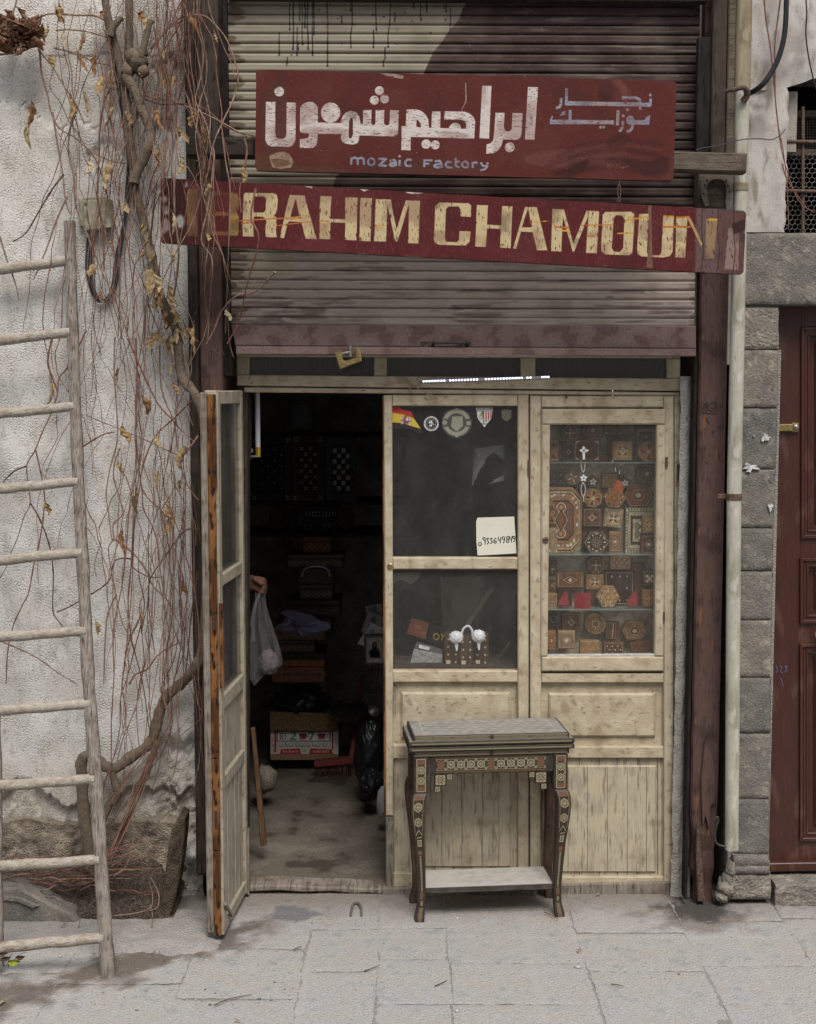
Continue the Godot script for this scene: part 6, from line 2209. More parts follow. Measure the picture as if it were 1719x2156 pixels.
func build_cabinet() -> void:
	var t := thing("display_case","shallow glazed display case with glass shelves behind the right door leaf","display case",W(1270,1385,-0.14))
	var b := MB.new()
	px(b,rect(1112,850,1425,1412),-0.172,0.015,0.0)
	part("back_panel",b,mat("linen",L(0.62,0.55,0.42),0.9,"mottle",Vector3.ONE * 4.0),t)
	b = MB.new()
	px(b,rect(1128,870,1142,1402),-0.045,0.153,0.0)
	part("side",b,MT.cream_v,t)
	b = MB.new()
	px(b,rect(1398,870,1412,1402),-0.045,0.153,0.0)
	part("side",b,MT.cream_v,t)
	b = MB.new()
	px(b,rect(1142.5,1392,1397.5,1402),-0.045,0.153,0.0)
	part("base",b,MT.cream_h,t)
	for y in [565.0,1238.0,1640.0]:
		var a := ZC(150,y)
		var e := ZC(985,y)
		b = MB.new()
		px(b,rect(a[0] - 2,a[1],e[0] + 4,a[1] + 2.2),-0.05,0.146,0.0)
		part("glass_shelf",b,MT.glass_shelf,t)
	var m := -0.125
	var f := -0.085
	var list := [
		[332,352,134,134,"oct","star","brown",m,0.0,"octagonal box with a petalled star standing high at the top left of the case"],
		[497,330,165,140,"hexw","rings","brown",m,0.0,"six sided box cut off by the sash top beside the petalled octagon"],
		[650,322,140,80,"rect","corners","brown",m,0.0,"dim flat box at the very top centre of the case"],
		[885,425,150,250,"rect","zigzag","dark",-0.145,0.0,"tall dark framed board behind the orange wheel box"],
		[705,460,198,190,"rect","plain","brown",-0.138,0.0,"plain brown board behind the square medallion box on the top shelf"],
		[715,482,140,140,"rect","motif","tan",f,0.0,"square box with a small white medallion at its centre, top shelf"],
		[905,487,150,150,"oct","wheel","orange",f,0.0,"orange wheel patterned octagon at the right end of the top shelf"],
		[210,478,70,160,"rect","triangles","orange",f,0.0,"narrow orange box with white triangles at the left end of the top shelf"],
		[322,490,86,142,"rect","motif","dark",m,0.0,"small dark upright box beside the box with the pearl cross"],
		[455,478,192,158,"rect","corners","red",m,0.0,"reddish box with pale corner triangles behind the pearl cross"],
		[576,533,54,56,"rect","plain","brown",m,0.0,"tiny plain block right of the reddish corner box"],
		[240,678,108,100,"rect","pearl","black",m,0.0,"black square box with four pearl petals"],
		[350,678,112,112,"oct","flower","tan",m,0.2,"light octagon with a four petalled pearl flower"],
		[500,708,92,92,"pent","pearlstar","brown",m,0.1,"five sided box with a pearl star near the bead bracelet"],
		[622,700,112,105,"rect","pearl","tan",-0.138,0.0,"light square box with four pearl petals behind the orange pendant"],
		[735,716,86,86,"pent","pearlstar","dark",m,-0.1,"five sided box with a pearl star right of the orange pendant"],
		[892,648,152,140,"oct","rings","dark",m,0.0,"dark ringed octagon at the right end of the second shelf"],
		[265,990,305,480,"long","big","tan",f,0.0,"largest box, a long orange octagon with medallions"],
		[498,828,140,140,"oct","wheel","tan",m,0.2,"light wheel patterned octagon under the bead bracelet"],
		[655,825,168,160,"hex","dots","orange",-0.12,0.12,"orange six sided box edged with white dots under the pendant"],
		[830,805,225,175,"hexw","rings","red",-0.14,-0.05,"wide dark orange hexagon right of the dotted one"],
		[415,766,76,76,"rect","dots","dark",-0.13,0.78,"little dark box turned on its corner behind the beads"],
		[492,970,132,134,"rect","motif","brown",m,0.0,"square brown box with nested frames in the middle of the case"],
		[648,975,138,138,"rect","star","pale",-0.12,0.12,"pale square box tilted a little, with a star"],
		[845,1062,222,330,"rect","zigzag","green",m,0.0,"large greenish framed board with a striped border"],
		[910,1020,92,130,"rect","motif","tan",f,0.0,"light upright box before the greenish striped board"],
		[905,1165,100,140,"rect","diamond","brown",f,0.0,"brown diamond box at the foot of the greenish striped board"],
		[515,1140,185,195,"rect","plain","brown",-0.14,0.0,"plain brown board behind the white studded hexagon"],
		[525,1150,196,176,"hex","whitehex","dark",f,0.0,"dark hexagon studded with white diamonds on the second shelf"],
		[660,1145,90,152,"rect","diamond","tan",m,0.0,"narrow box with a dark figure on a pale ground"],
		[207,1140,62,190,"rect","corners","pale",-0.075,0.0,"narrow pale framed box before the largest octagon"],
		[197,940,48,160,"rect","triangles","orange",-0.075,0.0,"narrow orange box at the left edge before the largest octagon"],
		[520,1318,132,132,"oct","star","brown",m,0.0,"dark octagon with a scalloped star high on the third shelf"],
		[700,1300,146,96,"rect","rows","tan",m,0.0,"light box with rows of white dots on the third shelf"],
		[332,1425,198,116,"rect","diamond","orange",m,0.0,"light orange box with one long diamond"],
		[512,1440,132,112,"rect","star","tan",m,0.0,"flat tan box with a thin star under the scalloped octagon"],
		[690,1485,222,262,"rect","petals","dark",-0.14,0.0,"large dark red board scattered with pearl petals"],
		[830,1450,90,300,"rect","plain","brown",-0.145,0.0,"brown board behind the right red felt tree"],
		[912,1415,86,110,"rect","white_net","dark",f,0.0,"small dark box with a white lattice on the third shelf"],
		[905,1560,92,130,"rect","motif","orange",f,0.0,"orange nested frame box beside the right red felt tree"],
		[203,1345,62,122,"rect","diamond","dark",m,0.0,"narrow dark box at the upper left of the third shelf"],
		[200,1462,60,120,"rect","triangles","brown",-0.12,0.0,"narrow brown box with white triangles on the third shelf"],
		[203,1582,70,106,"rect","rows","tan",f,0.0,"small box of white dots at the left end of the third shelf"],
		[610,1550,172,164,"hex","dots","tan",f,0.0,"plain light hexagon with a few white points"],
		[292,1540,110,150,"rect","plain","dark",m,0.0,"dark plain box behind the left red felt tree"],
		[490,1560,90,130,"rect","plain","dark",m,0.0,"dark plain box behind the red card"],
		[213,1712,88,112,"rect","burst","black",m,0.0,"black box with a burst of white triangles on the bottom shelf"],
		[340,1735,138,140,"rect","motif","brown",m,0.0,"square brown box with a dotted medallion on the bottom shelf"],
		[518,1748,160,160,"dodec","sunstar","tan",m,0.0,"round light box with a white sun star"],
		[642,1797,96,128,"rect","stripes","brown",m,0.05,"brown upright box with striped middle on the bottom shelf"],
		[803,1797,190,140,"hexw","rings","tan",m,0.0,"long light hexagon with a dark centre at the lower right"],
		[196,1868,62,142,"rect","rings","orange",f,0.0,"orange box at the left end of the bottom shelf"],
		[305,1865,128,132,"rect","diamond","pale",f,0.0,"pale framed square box with a small diamond on the bottom shelf"],
		[475,1930,142,120,"rect","plain","tan",f,0.0,"plain light box at the bottom centre of the case"],
		[650,1935,152,106,"rect","rows","brown",f,0.0,"brown box with a row of white lozenges at the bottom"],
		[862,1930,172,110,"rect","plain","brown",f,-0.2,"tilted plain brown box in the dim lower right corner"]]
	for q in list:
		inlaid_box(q[0],q[1],q[2],q[3],q[4],q[5],q[6],q[7],q[8],q[9])
	# hanging trinkets
	var pz := -0.055
	t = thing("pearl_cross","white mother of pearl cross hanging in the glazed case","cross",W(1230,955,pz))
	b = MB.new()
	b.col = WOOD.pearl
	for r in [[[430,445],[441,458],[441,545],[424,545],[421,458]],[[400,478],[412,470],[422,468],[422,490],[412,490]],[[468,478],[456,470],[442,468],[442,490],[456,490]]]:
		var q := []
		for p in r:
			q.append(ZC(p[0],p[1]))
		px(b,q,pz,0.004,0.0005)
	part("cross",b,MT.sheen,t)
	b = MB.new()
	b.col = Color(0.12,0.28,0.2)
	var gc := ZC(432,479)
	px(b,rect(gc[0] - 2.2,gc[1] - 2.2,gc[0] + 2.2,gc[1] + 2.2),pz + 0.001,0.002,0.0)
	part("green_stone",b,MT.sheen,t)
	t = thing("bead_bracelet","white bead bracelet with a pearl flower hanging in the glazed case","bracelet",W(1228,1050,pz))
	for s in [[[412,558],[412,590],[418,622],[427,636],[436,625],[441,592],[438,560]],[[427,712],[415,735],[411,768],[418,800],[427,820],[437,800],[444,768],[440,735],[427,712]],[[428,825],[432,858]]]:
		b = MB.new()
		b.col = Color(0.68,0.68,0.64)
		for i in s.size() - 1:
			for k in 5:
				var a := ZC(lerpf(s[i][0],s[i + 1][0],k / 5.0),lerpf(s[i][1],s[i + 1][1],k / 5.0))
				var w := W(a[0],a[1],pz)
				b.tube([w - Vector3(0,0.0016,0),w - Vector3(0,0.0006,0),w + Vector3(0,0.0006,0),w + Vector3(0,0.0016,0)],[0.0006,0.0017,0.0017,0.0006],6)
		part("beads",b,MT.sheen,t)
	b = MB.new()
	var fc := ZC(430,680)
	b.xf = Transform3D(Basis.IDENTITY,W(fc[0],fc[1],pz))
	for i in 5:
		rhomb(b,Vector2.from_angle(TAU * i / 5 + PI / 2) * 0.0075,TAU * i / 5 + PI / 2,0.0075,0.0045,0.002,WOOD.pearl)
	poly_at(b,regular(8,0.003),0.003,Color(0.15,0.25,0.2))
	part("pearl_flower",b,MT.sheen,t)
	t = thing("bead_necklace","black and white bead string with an orange drop pendant in the case","necklace",W(1303,1030,pz))
	b = MB.new()
	for s in [[[640,552],[655,585],[662,620],[672,645]],[[703,570],[700,610],[692,640],[688,660]]]:
		for i in s.size() - 1:
			for k in 5:
				b.col = Color(0.65,0.65,0.6) if (i + k / 3) % 2 == 0 else Color(0.03,0.025,0.02)
				var a := ZC(lerpf(s[i][0],s[i + 1][0],k / 5.0),lerpf(s[i][1],s[i + 1][1],k / 5.0))
				var w := W(a[0],a[1],pz)
				b.tube([w - Vector3(0,0.0016,0),w - Vector3(0,0.0006,0),w + Vector3(0,0.0006,0),w + Vector3(0,0.0016,0)],[0.0005,0.0015,0.0015,0.0005],6)
	part("beads",b,MT.sheen,t)
	b = MB.new()
	b.col = Color(0.42,0.10,0.035)
	var dr := []
	for p in [[688,690],[706,708],[722,735],[724,765],[710,785],[688,790],[664,785],[650,765],[652,735],[668,708]]:
		dr.append(ZC(p[0],p[1]))
	px(b,dr,pz,0.004,0.0008)
	part("pendant",b,MT.coloured,t)
	for q in [[292,"left"],[795,"right"]]:
		t = thing("felt_tree","red felt Christmas tree beside the %s" % ("red card" if q[1] == "left" else "large dark board with pearl petals"),"ornament",W(ZC(q[0],1630)[0],ZC(q[0],1630)[1],-0.07),"red felt trees in the case")
		b = MB.new()
		b.col = Color(0.30,0.05,0.052)
		var tr := []
		for p in [[22,-62],[36,-36],[28,-36],[42,-8],[31,-9],[47,20],[35,19],[46,44],[9,43],[7,60],[-7,60],[-6,43],[-46,40],[-27,17],[-39,15],[-15,-9],[-25,-11],[0,-35],[-8,-37]]:
			tr.append(ZC(q[0] + p[0] - 8,1568 + p[1]))
		px(b,tr,-0.07,0.006,0.0)
		part("felt",b,MT.coloured,t)
	b = MB.new()
	b.col = Color(0.27,0.025,0.03)
	var rc := []
	for p in [[362,1522],[484,1520],[482,1642],[360,1640]]:
		rc.append(ZC(p[0],p[1]))
	px(b,rc,-0.066,0.003,0.0)
	single("red_card",b,MT.coloured,"plain bright red square card standing on the third glass shelf","card")

# ---------------------------------------------------------------- inlaid games table
func rosette(c: Cv,x: float,y: float,r: float,lt: Color,dk: Color) -> void:
	c.poly(shift(regular(6,r * 1.08),x,y),lt)
	c.poly(shift(regular(6,r * 0.96),x,y),dk)
	for k in 3:
		var n: int = [1,6,12][k]
		for i in n:
			var a := TAU * i / n + k * 0.26
			c.disc(x + cos(a) * r * [0.0,0.36,0.72][k],y + sin(a) * r * [0.0,0.36,0.72][k],r * [0.16,0.13,0.115][k],lt,0.0,7)

func shift(p: Array,x: float,y: float) -> Array:
	var o := []
	for q: Vector2 in p:
		o.append(q + Vector2(x,y))
	return o

func strip(w: int,h: int,n: int,breaks: Array,line := 2.0) -> Image:      # rosettes between crossed lines, reddish lozenges at the breaks
	var dk := L(0.045,0.035,0.022)
	var lt := L(0.41,0.37,0.26)
	var rd := L(0.135,0.07,0.04)
	var c := Cv.new(w,h,dk)
	var dx := float(w) / n
	for i in n:
		var x := (i + 0.5) * dx
		c.stroke([[x - dx * 0.5,0],[x + dx * 0.5,h]],line,lt,false)
		c.stroke([[x - dx * 0.5,h],[x + dx * 0.5,0]],line,lt,false)
		if i in breaks:
			c.poly([[x - dx * 0.42,h * 0.5],[x - dx * 0.1,h * 0.06],[x + dx * 0.1,h * 0.06],[x + dx * 0.42,h * 0.5],[x + dx * 0.1,h * 0.94],[x - dx * 0.1,h * 0.94]],rd)
		else:
			rosette(c,x,h * 0.5,minf(h * 0.42,dx * 0.40),lt,dk)
		for sy in [0.12,0.88]:
			c.disc(x + dx * 0.5,h * sy,h * 0.045,lt,0,6)
			c.disc(x + dx * 0.5 - h * 0.08,h * (sy + (0.1 if sy < 0.5 else -0.1)),h * 0.04,lt,0,6)
			c.disc(x + dx * 0.5 + h * 0.08,h * (sy + (0.1 if sy < 0.5 else -0.1)),h * 0.04,lt,0,6)
	c.stroke([[0,1.2],[w,1.2]],2.4,lt,false)
	c.stroke([[0,h - 1.2],[w,h - 1.2]],2.4,lt,false)
	return c.out()

func uvmat(img: Image,rough := 0.45) -> StandardMaterial3D:
	var m := StandardMaterial3D.new()
	m.albedo_texture = tex_of(img)
	m.roughness = rough
	m.metallic_specular = 0.3
	return m

func build_table() -> void:
	var yaw := deg_to_rad(5.6)
	var t := thing("games_table","small inlaid games table with curved legs standing before the doors","table",Vector3(0.273,0.0,0.140))
	t.rotation.y = yaw
	t.scale = Vector3(0.982,1.0,1.0)
	var wood := mat("table_wood",L(0.072,0.060,0.052),0.55,"grain_v",Vector3.ONE * 3.0)
	var wood2 := mat("table_brown",L(0.10,0.065,0.047),0.6,"grain_v",Vector3.ONE * 3.0)
	var edge := uvmat(strip(1024,44,40,[0,9,19,20,28,39]))
	var apron := uvmat(strip(1024,110,11,[0,5,10],3.0))
	var dots := Cv.new(1024,26,L(0.04,0.034,0.022))
	for i in 86:
		for j in 2:
			dots.disc(6 + i * 12 + j * 6,9 + j * 8,3.6,L(0.46,0.42,0.24),0.0,6)
	var bead := uvmat(dots.out())
	# dusty top panel
	var dk := L(0.10,0.095,0.082)
	var lt := L(0.42,0.405,0.355)
	var c := Cv.new(1024,448,L(0.16,0.155,0.135))
	for j in 5:
		for i in 11:
			var x := 90.0 + i * 84.5 + (42 if j % 2 == 1 else 0)
			var y := 84.0 + j * 70.0
			c.poly([[x - 44,y],[x,y - 36],[x + 44,y],[x,y + 36]],lt)
			c.poly([[x - 38,y],[x,y - 31],[x + 38,y],[x,y + 31]],dk)
			c.poly([[x - 34,y],[x,y - 27],[x + 34,y],[x,y + 27]],L(0.25,0.245,0.225))
			rosette(c,x,y,13,lt,L(0.2,0.195,0.18))
	for r in [[0,0,1024,42],[0,406,1024,448],[0,0,62,448],[962,0,1024,448]]:
		c.box(r[0],r[1],r[2],r[3],L(0.19,0.185,0.17))
	for i in 14:
		for y in [21.0,427.0]:
			c.poly([[20 + i * 72,y],[40 + i * 72,y - 15],[70 + i * 72,y - 15],[90 + i * 72,y],[70 + i * 72,y + 15],[40 + i * 72,y + 15]],L(0.24,0.235,0.215))
			rosette(c,55 + i * 72,y,12,lt,dk)
	for j in 5:
		for x in [31.0,993.0]:
			rosette(c,x,74 + j * 75,19,lt,dk)
	for r in [[62,42,962,46],[62,402,962,406],[62,42,67,406],[957,42,962,406]]:
		c.box(r[0],r[1],r[2],r[3],lt)
	for r in [[2,2,60,40],[964,2,1022,40],[2,408,60,446],[964,408,1022,446]]:
		c.box(r[0],r[1],r[2],r[3],L(0.24,0.16,0.12))
	recipe("table_top",1024,448,c.out(),[
		[501,6,4,Vector2i(1,1),[[0.3,L(0.34,0.33,0.31,0.3)],[0.6,L(0.33,0.32,0.3,0.05)],[0.9,L(0.12,0.115,0.1,0.4)]]],
		[502,90,2,Vector2i(1,1),[[0.1,L(0.1,0.1,0.09,0.5)],[0.4,L(0.2,0.2,0.2,0.0)],[0.7,L(0.45,0.44,0.42,0.0)],[0.95,L(0.5,0.48,0.46,0.5)]]]])
	c = Cv.new(768,300,L(0.36,0.345,0.31))
	for j in 3:
		for i in 6:
			var x := 245.0 + i * 92 + (46 if j % 2 == 1 else 0)
			var y := 75.0 + j * 72
			c.poly([[x - 46,y],[x,y - 36],[x + 46,y],[x,y + 36]],L(0.22,0.205,0.175))
			c.poly([[x - 40,y],[x,y - 31],[x + 40,y],[x,y + 31]],L(0.37,0.355,0.32))
			c.poly([[x - 26,y],[x,y - 20],[x + 26,y],[x,y + 20]],L(0.25,0.225,0.19))
			rosette(c,x,y,13,L(0.42,0.39,0.32),L(0.3,0.28,0.24))
	c.stroke([[700,10],[700,290]],3.0,L(0.25,0.235,0.21))
	c.stroke([[700,120],[720,170],[705,290]],2.5,L(0.14,0.13,0.11))
	recipe("table_shelf",768,300,c.out(),[
		[511,6,4,Vector2i(1,1),[[0.35,L(0.40,0.385,0.355,0.7)],[0.6,L(0.40,0.39,0.36,0.1)],[0.85,L(0.42,0.4,0.37,0.0)]]],
		[512,80,2,Vector2i(1,1),[[0.1,L(0.2,0.19,0.17,0.5)],[0.4,L(0.3,0.3,0.3,0.0)]]]])
	await bake()
	var top_m := StandardMaterial3D.new()
	top_m.albedo_texture = TX["table_top"]
	top_m.roughness = 0.7
	var shelf_m := StandardMaterial3D.new()
	shelf_m.albedo_texture = TX["table_shelf"]
	shelf_m.roughness = 0.9
	var P := func(called: String,o: Vector3,s: Vector3,m: Material,bev: float,parent: Node3D = null,label := "") -> MeshInstance3D:
		var b := MB.new()
		b.box(o,s,bev)
		return partm(called,b.done(),m,t if parent == null else parent,label,true)
	var Q := func(called: String,o: Vector3,w: float,h: float,m: Material,parent: Node3D) -> void:      # inlay strip on a front face
		var b := MB.new()
		b.quad(o + Vector3(-w / 2,-h / 2,0),o + Vector3(w / 2,-h / 2,0),o + Vector3(w / 2,h / 2,0),o + Vector3(-w / 2,h / 2,0))
		partm(called,b.done(),m,parent,"",true)
	var D := 0.222
	# folding boards
	var lid: MeshInstance3D = P.call("lid",Vector3(0,0.641,0),Vector3(0.546,0.018,D - 0.008),wood,0.0015,null,"")
	Q.call("edge_inlay",Vector3(-0.136,0.641,D / 2 - 0.0035),0.262,0.0135,edge,lid)
	Q.call("edge_inlay",Vector3(0.136,0.641,D / 2 - 0.0035),0.262,0.0135,edge,lid)
	var b := MB.new()
	var w := 0.266
	var d := D / 2 - 0.008
	b.quad(Vector3(-w,0.6504,d),Vector3(w,0.6504,d),Vector3(w,0.6504,-d),Vector3(-w,0.6504,-d))
	partm("top_inlay",b.done(),top_m,lid,"",true)
	for k in 2:
		var y: float = [0.6235,0.6045][k]
		var f: MeshInstance3D = P.call("folding_board",Vector3(0.001,y,0.002),Vector3(0.578,0.0165,D + 0.01),wood,0.003,null,"")
		Q.call("edge_inlay",Vector3(0.0,y + (0.001 if k == 0 else 0.0),D / 2 + 0.0076),0.56,0.0085,bead,f)
	b = MB.new()
	b.quad(Vector3(-0.285,0.6322,D / 2 + 0.003),Vector3(0.285,0.6322,D / 2 + 0.003),Vector3(0.285,0.6322,-D / 2),Vector3(-0.285,0.6322,-D / 2))
	partm("dust",b.done(),mat("dust",L(0.25,0.24,0.22),0.9,"mottle",Vector3.ONE * 6.0),t,"",true)
	var fz: MeshInstance3D = P.call("frieze",Vector3(0,0.5865,0),Vector3(0.548,0.019,D - 0.012),wood,0.001,null,"")
	Q.call("edge_inlay",Vector3(-0.136,0.5865,D / 2 - 0.0055),0.262,0.0125,edge,fz)
	Q.call("edge_inlay",Vector3(0.136,0.5865,D / 2 - 0.0055),0.262,0.0125,edge,fz)
	# apron
	var ap: MeshInstance3D = P.call("apron",Vector3(0,0.5455,D / 2 - 0.022),Vector3(0.44,0.062,0.02),wood,0.001,null,"")
	Q.call("rosette_band",Vector3(0,0.5465,D / 2 - 0.0115),0.385,0.039,apron,ap)
	var redline := Cv.new(512,10,L(0.05,0.03,0.02))
	for i in 85:
		redline.box(i * 6,2,i * 6 + 4,8,L(0.24,0.115,0.045))
	var rl := uvmat(redline.out())
	Q.call("bead_line",Vector3(0,0.521,D / 2 - 0.0115),0.39,0.0042,rl,ap)
	Q.call("bead_line",Vector3(0,0.572,D / 2 - 0.0115),0.39,0.0042,rl,ap)
	P.call("back_apron",Vector3(0,0.535,-D / 2 + 0.02),Vector3(0.44,0.08,0.016),wood2,0.001,null,"")
	for sx in [-1.0,1.0]:
		P.call("side_apron",Vector3(sx * 0.243,0.535,0),Vector3(0.016,0.08,0.14),wood2,0.001,null,"")
	# stepped brackets with star squares
	var sq := Cv.new(96,96,L(0.05,0.04,0.026))
	sq.stroke([[4,4],[92,4],[92,92],[4,92],[4,4]],5.0,L(0.42,0.37,0.25),false)
	sq.poly(shift(regular(4,44,PI / 4),48,48),L(0.46,0.4,0.25))
	sq.poly(shift(regular(4,38,PI / 4),48,48),L(0.05,0.04,0.026))
	rosette(sq,48,48,21,L(0.42,0.37,0.25),L(0.05,0.04,0.026))
	for q in [[16,16],[80,16],[16,80],[80,80]]:
		sq.poly(shift(regular(3,11,q[0] + q[1]),q[0],q[1]),L(0.42,0.37,0.25))
	var sqm := uvmat(sq.out())
	for sx in [-1.0,1.0]:
		var br: MeshInstance3D = P.call("bracket",Vector3(sx * 0.1765,0.4935,D / 2 - 0.022),Vector3(0.042,0.042,0.018),wood,0.001,null,"")
		Q.call("star_square",Vector3(sx * 0.1765,0.494,D / 2 - 0.0125),0.033,0.033,sqm,br)
		for k in [[sx * 0.1442,0.504],[sx * 0.1865,0.4625]]:
			P.call("step",Vector3(k[0],k[1],D / 2 - 0.022),Vector3(0.022,0.0205,0.0175),wood,0.001,br,"")
			Q.call("star_square",Vector3(k[0],k[1],D / 2 - 0.0125),0.0165,0.0165,sqm,br)
	# legs
	var blk := Cv.new(96,300,L(0.045,0.035,0.022))
	blk.box(10,6,86,52,L(0.13,0.068,0.04))
	blk.box(10,250,86,294,L(0.13,0.068,0.04))
	for y in [104.0,200.0]:
		blk.stroke([[8,y - 50],[88,y + 50]],3.0,L(0.42,0.37,0.25),false)
		blk.stroke([[88,y - 50],[8,y + 50]],3.0,L(0.42,0.37,0.25),false)
		rosette(blk,48,y,34,L(0.42,0.37,0.25),L(0.05,0.04,0.026))
	blk.stroke([[8,4],[88,4],[88,296],[8,296],[8,4]],4.0,L(0.42,0.37,0.25),false)
	var blkm := uvmat(blk.out())
	var lg := Cv.new(96,900,L(0.040,0.030,0.022))
	var lc := L(0.44,0.38,0.24)
	lg.poly([[14,12],[82,8],[82,40],[14,46]],L(0.12,0.064,0.04))
	for y in [90.0,195.0]:
		rosette(lg,48,y,32,lc,L(0.045,0.035,0.026))
	lg.stroke([[14,290],[48,250],[82,290]],4.0,lc,false)
	for i in 26:
		lg.disc(10,16 + i * 10,2.6,lc,0,6)
		lg.disc(86,16 + i * 10,2.6,lc,0,6)
	lg.stroke([[22,306],[74,302]],4.0,lc,false)
	lg.poly(shift(regular(4,32),48,345),lc)
	lg.poly(shift(regular(4,25),48,345),L(0.05,0.04,0.03))
	rosette(lg,48,345,14,lc,L(0.05,0.04,0.03))
	lg.box(26,400,70,430,L(0.15,0.075,0.04))
	for i in 11:
		var y := 440.0 + i * 23
		lg.stroke([[36,y],[60,y + 23]],3.0,lc,false)
		lg.stroke([[60,y],[36,y + 23]],3.0,lc,false)
		lg.disc(48,y,3.0,lc,0,6)
	lg.box(24,700,72,745,L(0.12,0.07,0.04))
	rosette(lg,48,775,18,lc,L(0.05,0.04,0.03))
	lg.box(22,805,74,900,L(0.13,0.09,0.06))
	var lgm := uvmat(lg.out())
	for sx in [-1.0,1.0]:
		for sz in [1.0,-1.0]:
			var ox: float = sx * 0.2445
			var oz: float = sz * (D / 2 - 0.028)
			# section: [height, outward bulge, half width, half depth]
			var sec := [[0.0,0.004,0.0165,0.0165],[0.012,0.0035,0.0165,0.0165],[0.05,-0.003,0.0135,0.0135],[0.12,-0.004,0.0145,0.0145],[0.20,0.0,0.0165,0.0165],[0.27,0.0045,0.0175,0.0175],[0.32,0.0085,0.0200,0.020],[0.365,0.0115,0.0225,0.022],[0.40,0.0125,0.0238,0.023],[0.43,0.0100,0.0242,0.0235],[0.446,0.005,0.0242,0.0235],[0.452,0.0,0.0245,0.0235]]
			b = MB.new()
			var face := MB.new()
			var rings := []
			for s in sec:
				var cx: float = ox + sx * s[1]
				var cz: float = oz + sz * s[1]
				var k := 0.003
				rings.append([Vector3(cx - s[2] + k,s[0],cz + s[3]),Vector3(cx + s[2] - k,s[0],cz + s[3]),Vector3(cx + s[2],s[0],cz + s[3] - k),Vector3(cx + s[2],s[0],cz - s[3]),Vector3(cx - s[2],s[0],cz - s[3]),Vector3(cx - s[2],s[0],cz + s[3] - k)])
			for i in rings.size() - 1:
				for m in 6:
					var l := (m + 1) % 6
					b.quad(rings[i][m],rings[i][l],rings[i + 1][l],rings[i + 1][m])
				var v0: float = 1.0 - sec[i][0] / 0.452
				var v1: float = 1.0 - sec[i + 1][0] / 0.452
				var dz := Vector3(0,0,0.0004)
				face.quad(rings[i][0] + dz,rings[i][1] + dz,rings[i + 1][1] + dz,rings[i + 1][0] + dz,Vector2(0,v0),Vector2(1,v0),Vector2(1,v1),Vector2(0,v1))
			b.face(rings[rings.size() - 1])
			b.box(Vector3(ox,0.514,oz),Vector3(0.049,0.123,0.047),0.0015)
			var leg := partm("leg",b.done(),wood if sz > 0 else wood2,t,"",true)
			if sz > 0:
				partm("leg_inlay",face.done(),lgm,leg,"",true)
				Q.call("block_inlay",Vector3(ox,0.514,oz + 0.0239),0.036,0.115,blkm,leg)
	# lower shelf
	var sh: MeshInstance3D = P.call("shelf",Vector3(0,0.102,-0.002),Vector3(0.452,0.02,D - 0.05),mat("shelf_edge",L(0.09,0.082,0.07),0.9,"grain_l",Vector3.ONE * 3.0),0.002,null,"")
	b = MB.new()
	b.quad(Vector3(-0.225,0.1126,0.083),Vector3(0.225,0.1126,0.083),Vector3(0.225,0.1126,-0.087),Vector3(-0.225,0.1126,-0.087))
	partm("shelf_inlay",b.done(),shelf_m,sh,"",true)

# ---------------------------------------------------------------- inside the workshop
func wbox(called: String,x0: float,y0: float,x1: float,y1: float,z: float,depth: float,m: Material,label: String,category: String,group := "",bev := 0.003) -> MeshInstance3D:
	var b := MB.new()
	px(b,rect(x0,y0,x1,y1),z,depth,bev)
	return single(called,b,m,label,category,group)

func crate(called: String,x0: float,y0: float,x1: float,y1: float,z: float,depth: float,c: Color,label: String,category: String,band: Color,group := "") -> Node3D: # a box with lid and inlaid band
	var t := thing(called,label,category,W((x0 + x1) / 2,y1,z),group)
	var b := MB.new()
	b.col = c
	px(b,rect(x0,lerpf(y0,y1,0.3),x1,y1),z,depth,0.003)
	part("body",b,MT.inlay,t)
	b = MB.new()
	b.col = c * 1.15
	px(b,rect(x0 - 1,y0,x1 + 1,lerpf(y0,y1,0.3) - 0.6),z + 0.004,depth + 0.008,0.003)
	part("lid",b,MT.inlay,t)
	b = MB.new()
	var n := int((x1 - x0) / 11)
	for i in n:
		var w := W(x0 + (i + 0.5) * (x1 - x0) / n,lerpf(y0,y1,0.65),z + 0.0005)
		var r := (y1 - y0) * 0.2 * (CAM.z - z) / F
		b.xf = Transform3D(Basis.IDENTITY,w)
		rhomb(b,Vector2.ZERO,0.0,r * 1.1,r,0.0,band)
		rhomb(b,Vector2.ZERO,0.0,r * 0.6,r * 0.5,0.0006,c)
	part("inlaid_band",b,MT.inlay,t)
	return t

func bag(b: MB,at: Vector3,r: Vector3,folds := 1.0,n := 36) -> void:       # a full soft bag
	var s := rr(0,90)
	var P := func(i: int,j: int) -> Vector3:
		var a := TAU * i / n
		var e := PI * (float(j) / 22 - 0.5)
		var d := Vector3(cos(a) * cos(e),sin(e),sin(a) * cos(e))
		var k := 1.0 + folds * (0.16 * nz.get_noise_3d(d.x * 1.6 + s,d.y * 1.6,d.z * 1.6) + 0.13 * nz.get_noise_3d(d.x * 4.0,d.y * 4.0 + s,d.z * 4.0) + 0.07 * absf(nz.get_noise_3d(d.x * 9.0,d.y * 9.0 + s,d.z * 9.0)))
		var p := d * k * r
		p.y = maxf(p.y,-r.y * 0.86)
		return at + p
	var f := func(u: float,v: float) -> Vector3: return P.call(int(round(u * n)) % n,int(round(v * 22)))
	b.grid(n,22,f)

